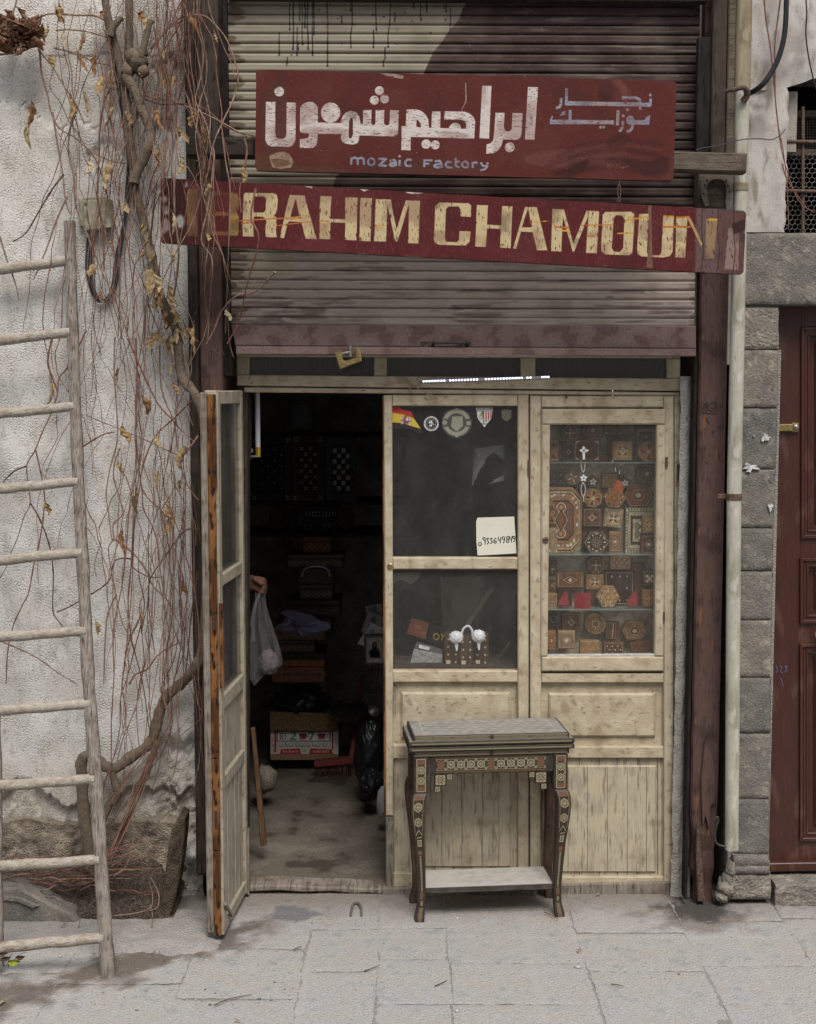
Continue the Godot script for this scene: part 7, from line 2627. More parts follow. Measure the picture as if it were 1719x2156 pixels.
func build_interior() -> void:
	var z := -1.75
	# shelves
	for s in [["upper shelf board of the dark workshop, over the game boards",915,"wall shelf"],["middle shelf board of the dark workshop, under the game boards",1058,"wall shelf"],["lower shelf board of the dark workshop, under the pearl drawer box",1124,"wall shelf"]]:
		var b := MB.new()
		px(b,rect(500,s[1],860,s[1] + 6),z + 0.02,0.4,0.002)
		single("wall_shelf",b,MT.dark_wood,s[0],"shelf")
	# three game boards on the shelf
	var mk := func(x0: float,y0: float,x1: float,y1: float,label: String,kind: int) -> void:
		var t := thing("game_board",label,"game board",W((x0 + x1) / 2,y1,z),"game boards on the workshop shelf")
		var b := MB.new()
		b.col = [Color(0.035,0.04,0.052),Color(0.08,0.05,0.037),Color(0.06,0.07,0.085)][kind]
		px(b,rect(x0,y0,x1,y1),z + 0.05,0.03,0.003)
		part("board",b,MT.inlay,t)
		b = MB.new()
		b.col = [Color(0.012,0.013,0.018),Color(0.035,0.02,0.015),Color(0.02,0.023,0.03)][kind]
		px(b,rect(x0 + 12,y0 + 16,x1 - 12,y1 - 16),z + 0.052,0.003,0.001)
		part("field",b,MT.inlay,t)
		b = MB.new()
		var c := Color(0.75,0.75,0.72)
		for j in 8:
			for i in 2:
				var fx := x0 + 14 + (x1 - x0 - 28) * (i + (0.28 if j % 2 == 0 else 0.78)) / 2.0
				var fy := y0 + 22 + (y1 - y0 - 44) * (j + 0.5) / 8.0
				b.xf = Transform3D(Basis.IDENTITY,W(fx,fy,z + 0.0535))
				if kind == 0:
					rhomb(b,Vector2.ZERO,0.0,0.0035,0.0035,0.0,c)
				elif kind == 1:
					for k in 4:
						rhomb(b,Vector2.from_angle(PI / 4 + k * PI / 2) * 0.0062,PI / 4 + k * PI / 2,0.005,0.002,0.0,c)
				else:
					poly_at(b,[Vector2(-0.0095,-0.0105),Vector2(0.0095,-0.0105),Vector2(0.0095,0.0105),Vector2(-0.0095,0.0105)],0.0,Color(0.42,0.42,0.4))
		for q in [[x0 + 5,y0 + 8],[x1 - 5,y0 + 8],[x0 + 5,y1 - 8],[x1 - 5,y1 - 8]]:
			b.xf = Transform3D(Basis.IDENTITY,W(q[0],q[1],z + 0.0535))
			if kind < 2:
				for k in 4:
					rhomb(b,Vector2.from_angle(PI / 4 + k * PI / 2) * 0.009,PI / 4 + k * PI / 2,0.006,0.0024,0.0,c)
		part_stuff(part("pearl_points" if kind < 2 else "pale_squares",b,MT.inlay,t))
	mk.call(530.0,919.0,613.0,1056.0,"dark board dotted with single pearl points, left of the three on the shelf",0)
	mk.call(616.0,917.0,682.0,1056.0,"brown board dotted with pearl crosses, middle of the three on the shelf",1)
	mk.call(686.0,921.0,751.0,1056.0,"chequered board with pale squares on the workshop shelf",2)
	var t := thing("arched_frame","dim arched frame high on the workshop's back wall","frame",W(635,903,z))
	var b := MB.new()
	b.col = Color(0.09,0.085,0.075)
	px(b,[[612,905],[612,855],[620,845],[634,840],[650,845],[659,855],[659,905]],z + 0.03,0.03,0.004)
	part("frame",b,MT.coloured,t)
	b = MB.new()
	b.col = Color(0.02,0.02,0.02)
	px(b,[[619,898],[619,858],[626,851],[634,849],[642,851],[651,858],[651,898]],z + 0.032,0.006,0.001)
	part("picture",b,MT.sheen,t)
	# second shelf: oval boxes and the drawer box with pearl petals
	for q in [["oval_box",566,1068,600,1117,Color(0.06,0.025,0.02),"dark red oval box on the workshop's middle shelf"],["oval_box",604,1072,625,1118,Color(0.03,0.02,0.03),"narrow dark oval box beside the pearl drawer box"],["octagonal_box",716,1069,746,1117,Color(0.05,0.035,0.03),"dark octagonal box right of the pearl drawer box"]]:
		b = MB.new()
		b.col = q[5]
		var ring := circle_px((q[1] + q[3]) / 2.0,(q[2] + q[4]) / 2.0,(q[3] - q[1]) / 2.0,14 if q[0] == "oval_box" else 8,(q[4] - q[2]) / 2.0)
		px(b,ring,z + 0.06,0.06,0.004)
		single(q[0],b,MT.inlay,q[6],"box")
	t = thing("drawer_box","small black drawer box set with pearl petals on the workshop's middle shelf","box",W(672,1121,z))
	b = MB.new()
	b.col = Color(0.014,0.012,0.014)
	px(b,rect(637,1066,709,1122),z + 0.1,0.1,0.003)
	part("body",b,MT.inlay,t)
	b = MB.new()
	for i in 9:
		for j in 2:
			b.xf = Transform3D(Basis.IDENTITY,W(645 + i * 7.0,1078 + j * 9 + absf(i - 4) * (0.5 - j) * 1.2,z + 0.1006))
			rhomb(b,Vector2.ZERO,(i - 4) * 0.5 * (1 - 2 * j),0.005,0.0024,0.0,Color(0.78,0.78,0.74))
	for x in [642,654,682,693]:
		b.xf = Transform3D(Basis.IDENTITY,W(x + 2,1106,z + 0.1006))
		rhomb(b,Vector2.ZERO,0.0,0.0065,0.0026,0.0,Color(0.8,0.8,0.76))
	part("pearl_petals",b,MT.inlay,t)
	# the stack of boxes
	crate("stacked_box",639,1130,697,1164,z + 0.2,0.16,Color(0.21,0.09,0.045),"small orange brown box on top of the stack in the doorway","box",Color(0.3,0.17,0.08))
	crate("stacked_box",607,1168,723,1195,z + 0.22,0.2,Color(0.15,0.128,0.0975),"wide flat inlaid box under the small orange brown one","box",Color(0.3,0.27,0.21))
	t = thing("carrying_case","narrow dark case with a metal carrying handle in the box stack","case",W(665,1230,z + 0.25))
	b = MB.new()
	b.col = Color(0.105,0.09,0.075)
	px(b,rect(628,1196,702,1230),z + 0.25,0.2,0.004)
	part("body",b,MT.inlay,t)
	b = MB.new()
	var hp := []
	for p in [[636,1214],[640,1200],[652,1194],[668,1192],[684,1195],[692,1202],[695,1214]]:
		hp.append(W(p[0],p[1],z + 0.275))
	b.tube(smooth(hp,3),taper(19,0.006,0.006),8)
	part("handle",b,MT.steel,t)
	crate("stacked_box",632,1231,700,1262,z + 0.24,0.2,Color(0.135,0.09,0.06),"plain brown box below the case with the handle","box",Color(0.3,0.225,0.15))
	crate("stacked_box",604,1264,716,1300,z + 0.26,0.22,Color(0.075,0.0525,0.042),"wide dark box under the plain brown one","box",Color(0.18,0.135,0.09))
	crate("stacked_box",590,1301,700,1322,z + 0.24,0.2,Color(0.09,0.0675,0.0525),"flat dark box under the lilac cloth","box",Color(0.18,0.15,0.105))
	crate("stacked_box",573,1322,684,1347,z + 0.32,0.24,Color(0.3,0.21,0.135),"pale inlaid box with a hexagon band under the lilac cloth","box",Color(0.36,0.29,0.2))
	crate("stacked_box",577,1348,663,1374,z + 0.31,0.24,Color(0.12,0.0825,0.06),"brown inlaid box beneath the pale hexagon band box","box",Color(0.255,0.195,0.135))
	wbox("stacked_box",572,1375,684,1390,z + 0.3,0.24,MT.dark_wood,"thin dark board box above the lowest drawer","box")
	crate("stacked_box",574,1390,683,1437,z + 0.33,0.25,Color(0.285,0.128,0.0675),"reddish drawer with a lozenge band at the bottom of the stack","box",Color(0.3,0.17,0.1))
	# lilac cloth thrown over the boxes
	b = MB.new()
	var cf := func(u: float,v: float) -> Vector3:
		var a := TAU * u
		var r := v
		var ex := 50.0 * (1.0 + 0.22 * sin(a * 3.0 + 1.0) + 0.12 * sin(a * 5.0))
		var ey := 25.0 * (1.0 + 0.25 * sin(a * 2.0 + 0.4))
		var q := W(632 + cos(a) * ex * r,1312 + sin(a) * ey * r * (1.0 if sin(a) < 0 else 1.15),z + 0.40)
		q.z += (1.0 - r * r) * 0.05 + 0.012 * sin(a * 7.0 + r * 5.0) + fb(q.x * 1.0,q.y,18.0) * 0.03
		return q
	b.grid(48,14,cf)
	single("lilac_cloth",b,mat("lilac",L(0.24,0.225,0.34),0.9),"crumpled lilac cloth thrown over the stacked boxes","cloth")
	# bags, carton, broom
	b = MB.new()
	bag(b,W(632,1476,z + 0.15),Vector3(0.14,0.075,0.12))
	single("black_bag",b,MT.black_plastic,"black plastic bag filling the top of the tea carton","bag")
	t = thing("carton","opened tea carton with a green 207 and red cups printed on it","carton",W(641,1597,z + 0.2))
	var c := Cv.new(576,280,L(0.26,0.175,0.10))
	c.xf = Transform2D(0,Vector2(4,4),0,Vector2(-570 * 4.0,-1532 * 4.0))
	c.box(570,1540,714,1589,L(0.55,0.53,0.49))
	c.box(578,1540,582,1586,L(0.4,0.03,0.035)); c.box(700,1540,703,1580,L(0.4,0.03,0.035))
	c.box(583,1540,697,1562,L(0.04,0.04,0.04)); c.box(585,1541,695,1560.5,L(0.62,0.62,0.6))
	c.text("H",589,1543,15,L(0.02,0.02,0.02),true,8,"Droid Serif")
	c.text("J",599,1543,16,L(0.04,0.2,0.05),true,5,"Droid Serif")
	c.text("2",611,1542,17,L(0.05,0.26,0.05),true,14)
	c.text("7",650,1542,17,L(0.05,0.26,0.05),true,13)
	for x in [639.0,678.0]:
		c.poly([[x - 9,1547],[x + 9,1547],[x + 6,1556],[x - 6,1556]],L(0.25,0.05,0.03))
		c.disc(x,1547,9,L(0.16,0.03,0.02),2.5)
		c.disc(x,1558,10,L(0.45,0.42,0.4),2.0)
		c.ring(x + 10,1550,3,1.2,L(0.25,0.05,0.03))
	# the line of Arabic print, written with the pen strokes of its letters
	var ink := L(0.06,0.05,0.04)
	var x := 690.0
	var k := 0
	while x > 592:
		var w: int = [7,3,9,5,3,8,6,4][k % 8]
		if k % 8 in [1,4]:
			c.stroke([[x,1565],[x,1572]],1.1,ink)
		else:
			c.stroke([[x,1569],[x - w * 0.4,1573],[x - w,1572.5],[x - w,1570]],1.2,ink)
			c.disc(x - w * 0.5,1567 if k % 2 == 0 else 1576,0.8,ink,0,6)
		x -= w + 1.6
		k += 1
	c.poly([[590,1589],[592,1579],[632,1577],[635,1589]],L(0.42,0.03,0.035)); c.poly([[652,1589],[655,1577],[700,1579],[702,1589]],L(0.42,0.03,0.035))
	c.text("PURE CEYLON TEA",595,1581.5,4.5,L(0.6,0.55,0.5),true,34)
	c.text("SUPER TASTE",660,1581.5,4.5,L(0.6,0.55,0.5),true,34)
	c.text("7",640,1579,6,L(0.1,0.25,0.06),true,5)
	for q in [[572,1556],[573,1568],[575,1580]]:
		c.text("2",q[0],q[1],5,L(0.1,0.2,0.06),true,4)
	var cm := uvmat(c.out(),0.85)
	b = MB.new()
	var f := [W(570,1600,z + 0.24),W(713,1600,z + 0.24),W(713,1532,z + 0.24),W(570,1532,z + 0.24)]
	b.quad(f[0],f[1],f[2],f[3])
	part("printed_front",b,cm,t)
	b = MB.new()
	b.col = Color(0.26,0.175,0.10)
	var dz := Vector3(0,0,-0.26)
	b.quad(f[1],f[1] + dz,f[2] + dz,f[2])
	b.quad(f[0] + dz,f[0],f[3],f[3] + dz)
	b.quad(f[1] + dz,f[0] + dz,f[3] + dz,f[2] + dz)
	part("sides",b,MT.coloured,t)
	b = MB.new()
	b.col = Color(0.22,0.145,0.08)
	px(b,[[569,1498],[700,1502],[713,1500],[714,1540],[569,1538]],z + 0.265,0.004,0.001)
	part("flap",b,MT.coloured,t)
	t = thing("broom","red push broom leaning inside the doorway","broom",W(700,1618,z + 0.3))
	b = MB.new()
	b.tube([W(739,1602,z + 0.34),W(747,1540,z + 0.22),W(764,1420,z + 0.05)],[0.0115,0.0115,0.011],10)
	part("handle",b,mat("broom_red",L(0.16,0.05,0.045),0.5),t)
	b = MB.new()
	px(b,[[661,1606],[740,1597],[744,1606],[742,1610],[662,1617]],z + 0.36,0.06,0.004)
	part("head",b,mat("broom_head",L(0.15,0.035,0.035),0.5),t)
	b = MB.new()
	for i in 40:
		var p := W(664 + i * 1.95,1612,z + 0.355 - rr(0,0.05))
		b.tube([p,Vector3(p.x + rr(-0.006,0.006),0.014,p.z + rr(-0.004,0.01))],[0.0018,0.0012],4,false)
	part("bristles",b,MT.stem_dark,t)
	t = thing("dustpan","round black pan lying on the bags inside the doorway","pan",W(735,1498,z + 0.35))
	b = MB.new()
	b.xf = Transform3D(Basis(Vector3.RIGHT,0.35),W(735,1498,z + 0.32))
	b.lathe([Vector2(0.0,-0.012),Vector2(0.085,-0.010),Vector2(0.092,0.012),Vector2(0.086,0.013),Vector2(0.08,-0.004),Vector2(0.0,-0.006)],24)
	part("pan",b,MT.iron,t)
	t = thing("chrome_lid","small shining chrome lid on the rack's edge","lid",W(788,1495,z + 0.4))
	b = MB.new()
	b.xf = Transform3D(Basis(Vector3(1,0,-0.6).normalized(),0.9),W(788,1497,z + 0.45))
	b.lathe([Vector2(0.0,0.02),Vector2(0.012,0.019),Vector2(0.028,0.006),Vector2(0.03,0.0)],20)
	part("lid",b,MT.steel,t)
	# wire rack
	t = thing("wire_rack","black wire display rack in the dark beside the icons","rack",W(765,1480,z + 0.4))
	for i in 8:
		b = MB.new()
		b.tube([W(697 + i * 13.5,1480 - i * 2,z + 0.36 + i * 0.012),W(712 + i * 13.0,1345 + rr(-12,12),z + 0.36 + i * 0.012)],[0.0018,0.0018],5)
		part("wire",b,MT.iron,t)
	for y in [1372,1416,1462]:
		b = MB.new()
		b.tube([W(700,y,z + 0.365),W(812,y - 6,z + 0.45)],[0.0018,0.0018],5)
		part("wire",b,MT.iron,t)
	# icons and pictures
	var icon := func(q: Array,zz: float,label: String,kind: int) -> void:
		var tt := thing("framed_picture",label,"picture",W(q[2][0],q[2][1],zz),"framed pictures by the door post")
		var m := MB.new()
		m.col = [Color(0.16,0.15,0.14),Color(0.12,0.11,0.10),Color(0.4,0.4,0.42),Color(0.02,0.018,0.017)][kind]
		px(m,q,zz,0.015,0.002)
		part("frame",m,MT.sheen,tt)
		var cx := 0.0
		var cy := 0.0
		for p in q:
			cx += p[0] / 4.0
			cy += p[1] / 4.0
		var inner := []
		for p in q:
			inner.append([lerpf(cx,p[0],0.78),lerpf(cy,p[1],0.80)])
		m = MB.new()
		m.col = [Color(0.32,0.3,0.28),Color(0.36,0.34,0.31),Color(0.55,0.55,0.57),Color(0.45,0.43,0.40)][kind]
		px(m,inner,zz + 0.001,0.003,0.0)
		part("print",m,MT.coloured,tt)
		m = MB.new()
		m.col = [Color(0.14,0.13,0.12),Color(0.15,0.13,0.11),Color(0.35,0.35,0.36),Color(0.02,0.018,0.018)][kind]
		px(m,[[cx - 10,cy + 17],[cx - 12,cy + 4],[cx - 5,cy - 3],[cx - 6,cy - 12],[cx,cy - 17],[cx + 5,cy - 12],[cx + 4,cy - 4],[cx + 10,cy + 3],[cx + 12,cy + 17]],zz + 0.002,0.002,0.0)
		part("figure",m,MT.coloured,tt)
		if kind == 3:
			m = MB.new()
			m.col = Color(0.25,0.16,0.11)
			px(m,circle_px(cx - 1,cy - 9,3.4,10),zz + 0.0025,0.001,0.0)
			px(m,circle_px(cx + 7,cy + 1,2.4,10),zz + 0.0025,0.001,0.0)
			part("face",m,MT.coloured,tt)
			m = MB.new()
			m.col = Color(0.55,0.54,0.5)
			px(m,rect(cx - 15,cy + 20,cx + 16,cy + 27),zz + 0.0025,0.001,0.0)
			part("caption_strip",m,MT.coloured,tt)
	icon.call([[769,1276],[804,1270],[808,1304],[775,1312]],z + 0.50,"topmost grey framed print leaning on the wire rack",0)
	icon.call([[776,1283],[812,1299],[800,1345],[760,1330]],z + 0.52,"tilted grey framed print with a seated figure",1)
	icon.call([[782,1310],[814,1326],[788,1366],[752,1356]],z + 0.54,"tilted silver print just above the black framed icon",2)
	icon.call([[767,1336],[811,1335],[812,1399],[768,1401]],z + 0.57,"black framed icon of a haloed mother and child by the door post",3)
	# black bin bags and the small white one
	t = thing("bin_bag","shiny black bin bag standing by the middle door leaf","bag",W(776,1679,-0.9))
	b = MB.new()
	bag(b,W(778,1590,-1.0) ,Vector3(0.062,0.145,0.09),1.2)
	part("bag",b,MT.black_plastic,t)
	b = MB.new()
	bag(b,W(782,1648,-0.85),Vector3(0.05,0.06,0.07),1.6)
	part("gathered_end",b,MT.black_plastic,t)
	b = MB.new()
	bag(b,W(806,1690,-0.62),Vector3(0.024,0.065,0.03),1.0)
	single("small_bag",b,mat("pale_bag",L(0.30,0.30,0.31),0.5),"small pale grey plastic bag at the foot of the door post","bag")
	# brown batten leaning inside the left jamb
	b = MB.new()
	px(b,[[528,1535],[536,1535],[561,1779],[549,1783]],-0.28,0.03,0.003)
	single("batten",b,mat("batten",L(0.17,0.10,0.055),0.8,"grain_v",Vector3.ONE * 3.0),"brown wooden batten leaning inside the left jamb","batten")
	b = MB.new()
	rock(b,W(560,1640,-0.95),Vector3(0.06,0.07,0.06),16)
	single("stone_block",b,MT.stained,"dark rough block on the floor inside on the left","block")
	# unlit tube lamp by the jamb
	t = thing("tube_lamp","unlit white tube with a brass end hanging inside the doorway","tube",W(543,962,-0.1))
	b = MB.new()
	var tx := W(543,880,-0.1).x
	b.tube([Vector3(tx,W(543,941,-0.1).y,-0.1),Vector3(tx,1.9,-0.1)],[0.0092,0.0092],14)
	part("tube",b,mat("tube_white",L(0.45,0.45,0.47),0.35),t)
	b = MB.new()
	b.tube([Vector3(tx,W(543,962,-0.1).y,-0.1),Vector3(tx,W(543,941,-0.1).y,-0.1)],[0.0098,0.0098],14)
	part("brass_end",b,mat("yellow_brass",L(0.55,0.32,0.04),0.3,"",Vector3.ONE,"",0.0,0.6),t)
	b = MB.new()
	px(b,rect(527,959,545,963),-0.09,0.03,0.001)
	px(b,rect(524,945,533,953),-0.09,0.02,0.001)
	part("holder",b,MT.steel,t)
	b = MB.new()
	px(b,rect(518,835,529,968),-0.085,0.02,0.002)
	part("mount_board",b,MT.beam_dark,t)
	# what stands behind the middle leaf's panes
	t = thing("torn_poster","torn grey poster in a pale frame behind the upper pane","poster",W(1030,1010,-0.25))
	b = MB.new()
	b.col = Color(0.34,0.35,0.36)
	px(b,[[998,946],[1062,936],[1062,968],[1040,952],[1026,962],[1020,978],[1012,986],[1002,1008],[996,1020]],-0.2,0.002,0.0)
	part("poster",b,MT.coloured,t)
	b = MB.new()
	b.col = Color(0.2,0.2,0.2)
	px(b,[[1000,944],[1004,945],[998,1022],[994,1022]],-0.195,0.01,0.001)
	px(b,[[1059,934],[1063,934],[1063,966],[1060,966]],-0.195,0.01,0.001)
	part("frame",b,MT.coloured,t)
	b = MB.new()
	b.col = Color(0.3,0.3,0.31)
	px(b,[[1030,1020],[1044,1008],[1062,1000],[1060,1012],[1040,1016]],-0.198,0.002,0.0)
	part("torn_scrap",b,MT.coloured,t)
	b = MB.new()
	px(b,rect(826,1402,1092,1416),-0.05,0.22,0.002)
	single("window_board",b,MT.dark_wood,"dark board behind the lower pane that carries the small goods","shelf")
	b = MB.new()
	px(b,[[928,1215],[1010,1215],[1010,1404],[936,1404]],-0.38,0.01,0.0)
	single("dark_curtain",b,mat("curtain",L(0.045,0.034,0.03),0.95,"mottle",Vector3.ONE * 2.0),"dim brown curtain hanging behind the lower pane","curtain")
	t = thing("picture_box","reddish picture box leaning behind the lower pane","box",W(880,1345,-0.18))
	b = MB.new()
	b.col = Color(0.20,0.07,0.045)
	px(b,[[866,1303],[904,1314],[896,1347],[857,1334]],-0.17,0.03,0.001)
	part("box",b,MT.coloured,t)
	b = MB.new()
	b.col = Color(0.28,0.11,0.06)
	px(b,circle_px(879,1322,8,12),-0.169,0.002,0.0)
	px(b,circle_px(892,1334,6,12),-0.169,0.002,0.0)
	part("picture",b,MT.coloured,t)
	t = thing("lettered_box","dark box with yellow letters behind the lower pane","box",W(920,1360,-0.2))
	b = MB.new()
	b.col = Color(0.03,0.025,0.025)
	px(b,[[905,1316],[942,1322],[942,1362],[898,1350]],-0.2,0.03,0.001)
	part("box",b,MT.coloured,t)
	b = MB.new()
	b.col = Color(0.55,0.34,0.05)
	var ring := []
	for i in 17:
		ring.append(W(919 + cos(TAU * i / 16) * 5.5,1341 + sin(TAU * i / 16) * 6.5,-0.199))
	b.tube(ring,taper(17,0.003,0.003),5,false)
	b.tube([W(929,1334,-0.199),W(933,1341,-0.199),W(930,1348,-0.199)],[0.003,0.003,0.003],5)
	b.tube([W(936,1336,-0.199),W(933,1341,-0.199)],[0.003,0.003],5)
	part("letters",b,MT.coloured,t)
	t = thing("white_sheet","pale leaning paper with a white label behind the lower pane","paper",W(895,1405,-0.12))
	b = MB.new()
	b.col = Color(0.36,0.36,0.36)
	px(b,[[872,1366],[932,1378],[931,1406],[863,1402]],-0.11,0.004,0.0)
	part("paper",b,MT.coloured,t)
	b = MB.new()
	b.col = Color(0.12,0.12,0.12)
	px(b,[[878,1352],[932,1368],[932,1378],[872,1365]],-0.112,0.01,0.0)
	part("folder",b,MT.coloured,t)
	b = MB.new()
	b.col = Color(0.72,0.72,0.7)
	px(b,[[883,1357],[906,1363],[904,1370],[882,1364]],-0.109,0.002,0.0)
	part("label_strip",b,MT.coloured,t)
	t = thing("inlaid_holder","inlaid wooden pen holder with white plastic tied over it","holder",W(985,1408,-0.12))
	for q in [[936,1334,968,1408],[968,1340,998,1409],[998,1335,1030,1408]]:
		b = MB.new()
		b.col = Color(0.10,0.06,0.035)
		px(b,rect(q[0],q[1],q[2] - 0.6,q[3]),-0.09 + (0.012 if q[0] == 968 else 0.0),0.05,0.002)
		part("side",b,MT.inlay,t)
		b = MB.new()
		for i in 4:
			for s in [0.25,0.75]:
				b.xf = Transform3D(Basis.IDENTITY,W(lerpf(q[0],q[2],s),q[1] + 12 + i * 16,-0.0895 + (0.012 if q[0] == 968 else 0.0)))
				rhomb(b,Vector2.ZERO,PI / 4,0.004,0.004,0.0,WOOD.bone)
		b.xf = Transform3D.IDENTITY
		b.col = WOOD.bone
		px(b,rect(q[0] + 4,q[3] - 18,q[0] + 13,q[3] - 8),-0.0892 + (0.012 if q[0] == 968 else 0.0),0.001,0.0)
		part("bone_inlay",b,MT.inlay,t)
	var wp := mat("white_plastic",L(0.62,0.64,0.66),0.35)
	for q in [[961,1342,15,13],[1008,1340,14,14]]:
		b = MB.new()
		bag(b,W(q[0],q[1],-0.065),Vector3(q[2],q[3],11) * 0.00168,1.2)
		px(b,[[q[0] - 5,q[1] + 8],[q[0] + 5,q[1] + 8],[q[0] + 3,q[1] + 28],[q[0] + 0,q[1] + 30]],-0.06,0.004,0.001)
		part("plastic_knot",b,wp,t)
	b = MB.new()
	b.tube(smooth([W(972,1338,-0.08),W(976,1324,-0.08),W(986,1318,-0.08),W(994,1326,-0.08),W(995,1338,-0.08)],4),taper(17,0.004,0.004),8)
	part("plastic_loop",b,wp,t)
	for q in [[[1033,1236],[1041,1240],[987,1320],[980,1316]],[[1075,1350],[1078,1352],[1036,1408],[1032,1406]]]:
		b = MB.new()
		px(b,q,-0.17,0.012,0.001)
		single("slanting_stick",b,MT.beam,"long pale stick slanting behind the lower pane" if q[0][1] < 1300 else "short thin stick slanting at the lower pane's right corner","stick")

# ---------------------------------------------------------------- ladder, dry vine, planter
func build_ladder() -> void:
	var t := thing("wooden_ladder","old grey wooden pole ladder leaning on the left wall","ladder",W(230,2060,0.70))
	var zat := func(py: float) -> float: return lerpf(0.70,0.145,clampf((2063.0 - py) / (2063.0 - 465.0),-0.1,1.05))
	var rail := func(path: Array,w0: float,w1: float) -> MB:
		var pts := []
		for p in path:
			pts.append(W(p[0],p[1],zat.call(p[1])))
		pts = smooth(pts,6)
		var b := MB.new()
		var n: int = pts.size()
		var prev := []
		for i in n:
			var f: float = float(i) / (n - 1)
			var d: Vector3 = (pts[mini(i + 1,n - 1)] - pts[maxi(i - 1,0)]).normalized()
			var r := Vector3.RIGHT - d * d.x
			r = r.normalized()
			var q := r.cross(d).normalized()
			if q.z < 0:
				q = -q
			var hw := lerpf(w0,w1,f) * (1.0 + 0.05 * sin(i * 1.7))
			var hd := hw * 0.8
			var ring := []
			for k in 12:
				var a := TAU * (k + 0.5) / 12.0
				var e := pow(absf(cos(a)),0.55) * signf(cos(a))
				var g := pow(absf(sin(a)),0.55) * signf(sin(a))
				ring.append(pts[i] + r * e * hw * (1.0 + 0.05 * sin(i * 0.9 + k)) + q * g * hd * (1.0 + 0.05 * sin(i * 1.3 + k * 2.0)))
			if i > 0:
				for k in 12:
					var l := (k + 1) % 12
					b.stri(prev[k],prev[l],ring[l],prev[k] - pts[i - 1],prev[l] - pts[i - 1],ring[l] - pts[i],Vector2.ZERO,Vector2.ZERO,Vector2.ZERO)
					b.stri(prev[k],ring[l],ring[k],prev[k] - pts[i - 1],ring[l] - pts[i],ring[k] - pts[i],Vector2.ZERO,Vector2.ZERO,Vector2.ZERO)
			if i == 0 or i == n - 1:
				for k in 12:
					b.stri(pts[i],ring[k],ring[(k + 1) % 12],-d if i == 0 else d,-d if i == 0 else d,-d if i == 0 else d,Vector2.ZERO,Vector2.ZERO,Vector2.ZERO)
			prev = ring
		return b
	var lm := mat("ladder_pole",L(0.36,0.315,0.275),0.85,"grain_v",Vector3.ONE * 2.6,"wood_h_map",0.35)
	part("rail",rail.call([[228,2062],[224,1985],[215,1850],[205,1680],[196,1560],[186,1420],[178,1250],[168,1060],[159,850],[152,650],[147,467]],0.0215,0.0175),lm,t)
	part("rail",rail.call([[-6,2030],[-9,1850],[-10,1600],[-16,1400],[-30,900],[-42,460]],0.0215,0.0175),lm,t)
	var ends := [[568,549],[718,700],[873,855],[1030,1014],[1180,1164],[1342,1327],[1496,1482],[1655,1640],[1824,1810],[1996,1974]]
	for e in ends:
		var b := MB.new()
		var x1: float = 140.0 + (e[1] - 549.0) / 1425.0 * 80.0
		var pts := []
		for k in 7:
			var f := k / 6.0
			var y := lerpf(e[0],e[1],f)
			pts.append(W(lerpf(-14,x1,f),y + rr(-1.5,1.5),zat.call(y) + 0.004))
		var r := rr(0.0165,0.0185)
		var rad := []
		for k in 7:
			rad.append(r * rr(0.95,1.06))
		rad[6] = r * 0.85
		b.tube(smooth(pts,3),taper(19,r * 1.02,r * 0.92),14)
		part("rung",b,MT.bark,t)

func vz(x: float,y: float) -> float:
	var s := smoothstep(305.0,340.0,x) * smoothstep(lerpf(280.0,205.0,smoothstep(360.0,385.0,x)),lerpf(350.0,280.0,smoothstep(360.0,385.0,x)),y) * (1.0 - smoothstep(560.0,660.0,y))
	var base := 0.15 + 0.05 * smoothstep(385.0,400.0,x)
	return lerpf(base,0.395,s)

func stem(t: Node3D,path: Array,r0: float,r1: float,m: Material,zoff := 0.0,per := 4,called := "stem",sides := 6) -> void:
	var pts := []
	for p in path:
		pts.append(W(p[0],p[1],vz(p[0],p[1]) + zoff + (p[2] if p.size() > 2 else 0.0)))
	if per > 1:
		pts = smooth(pts,per)
	var rad := []
	var n := pts.size()
	for i in n:
		rad.append(lerpf(r0,r1,float(i) / (n - 1)) * (1.0 + (0.35 if i % 5 == 0 and r0 < 0.006 else 0.0) + rr(-0.06,0.06) * (2.4 if r0 > 0.006 else 1.0)) * (0.45 + 0.55 * smoothstep(0.0,0.25,float(i) / n) if per == 2 else 1.0))
	var b := MB.new()
	b.tube(pts,rad,sides)
	part(called,b,m,t)

func t1(z: Array) -> Array:
	var o := []
	for p in z:
		o.append([p[0] * 0.3368,p[1] * 0.3368])
	return o

func t4(z: Array) -> Array:
	var o := []
	for p in z:
		o.append([p[0] * 0.3368,715.8 + p[1] * 0.3368])
	return o

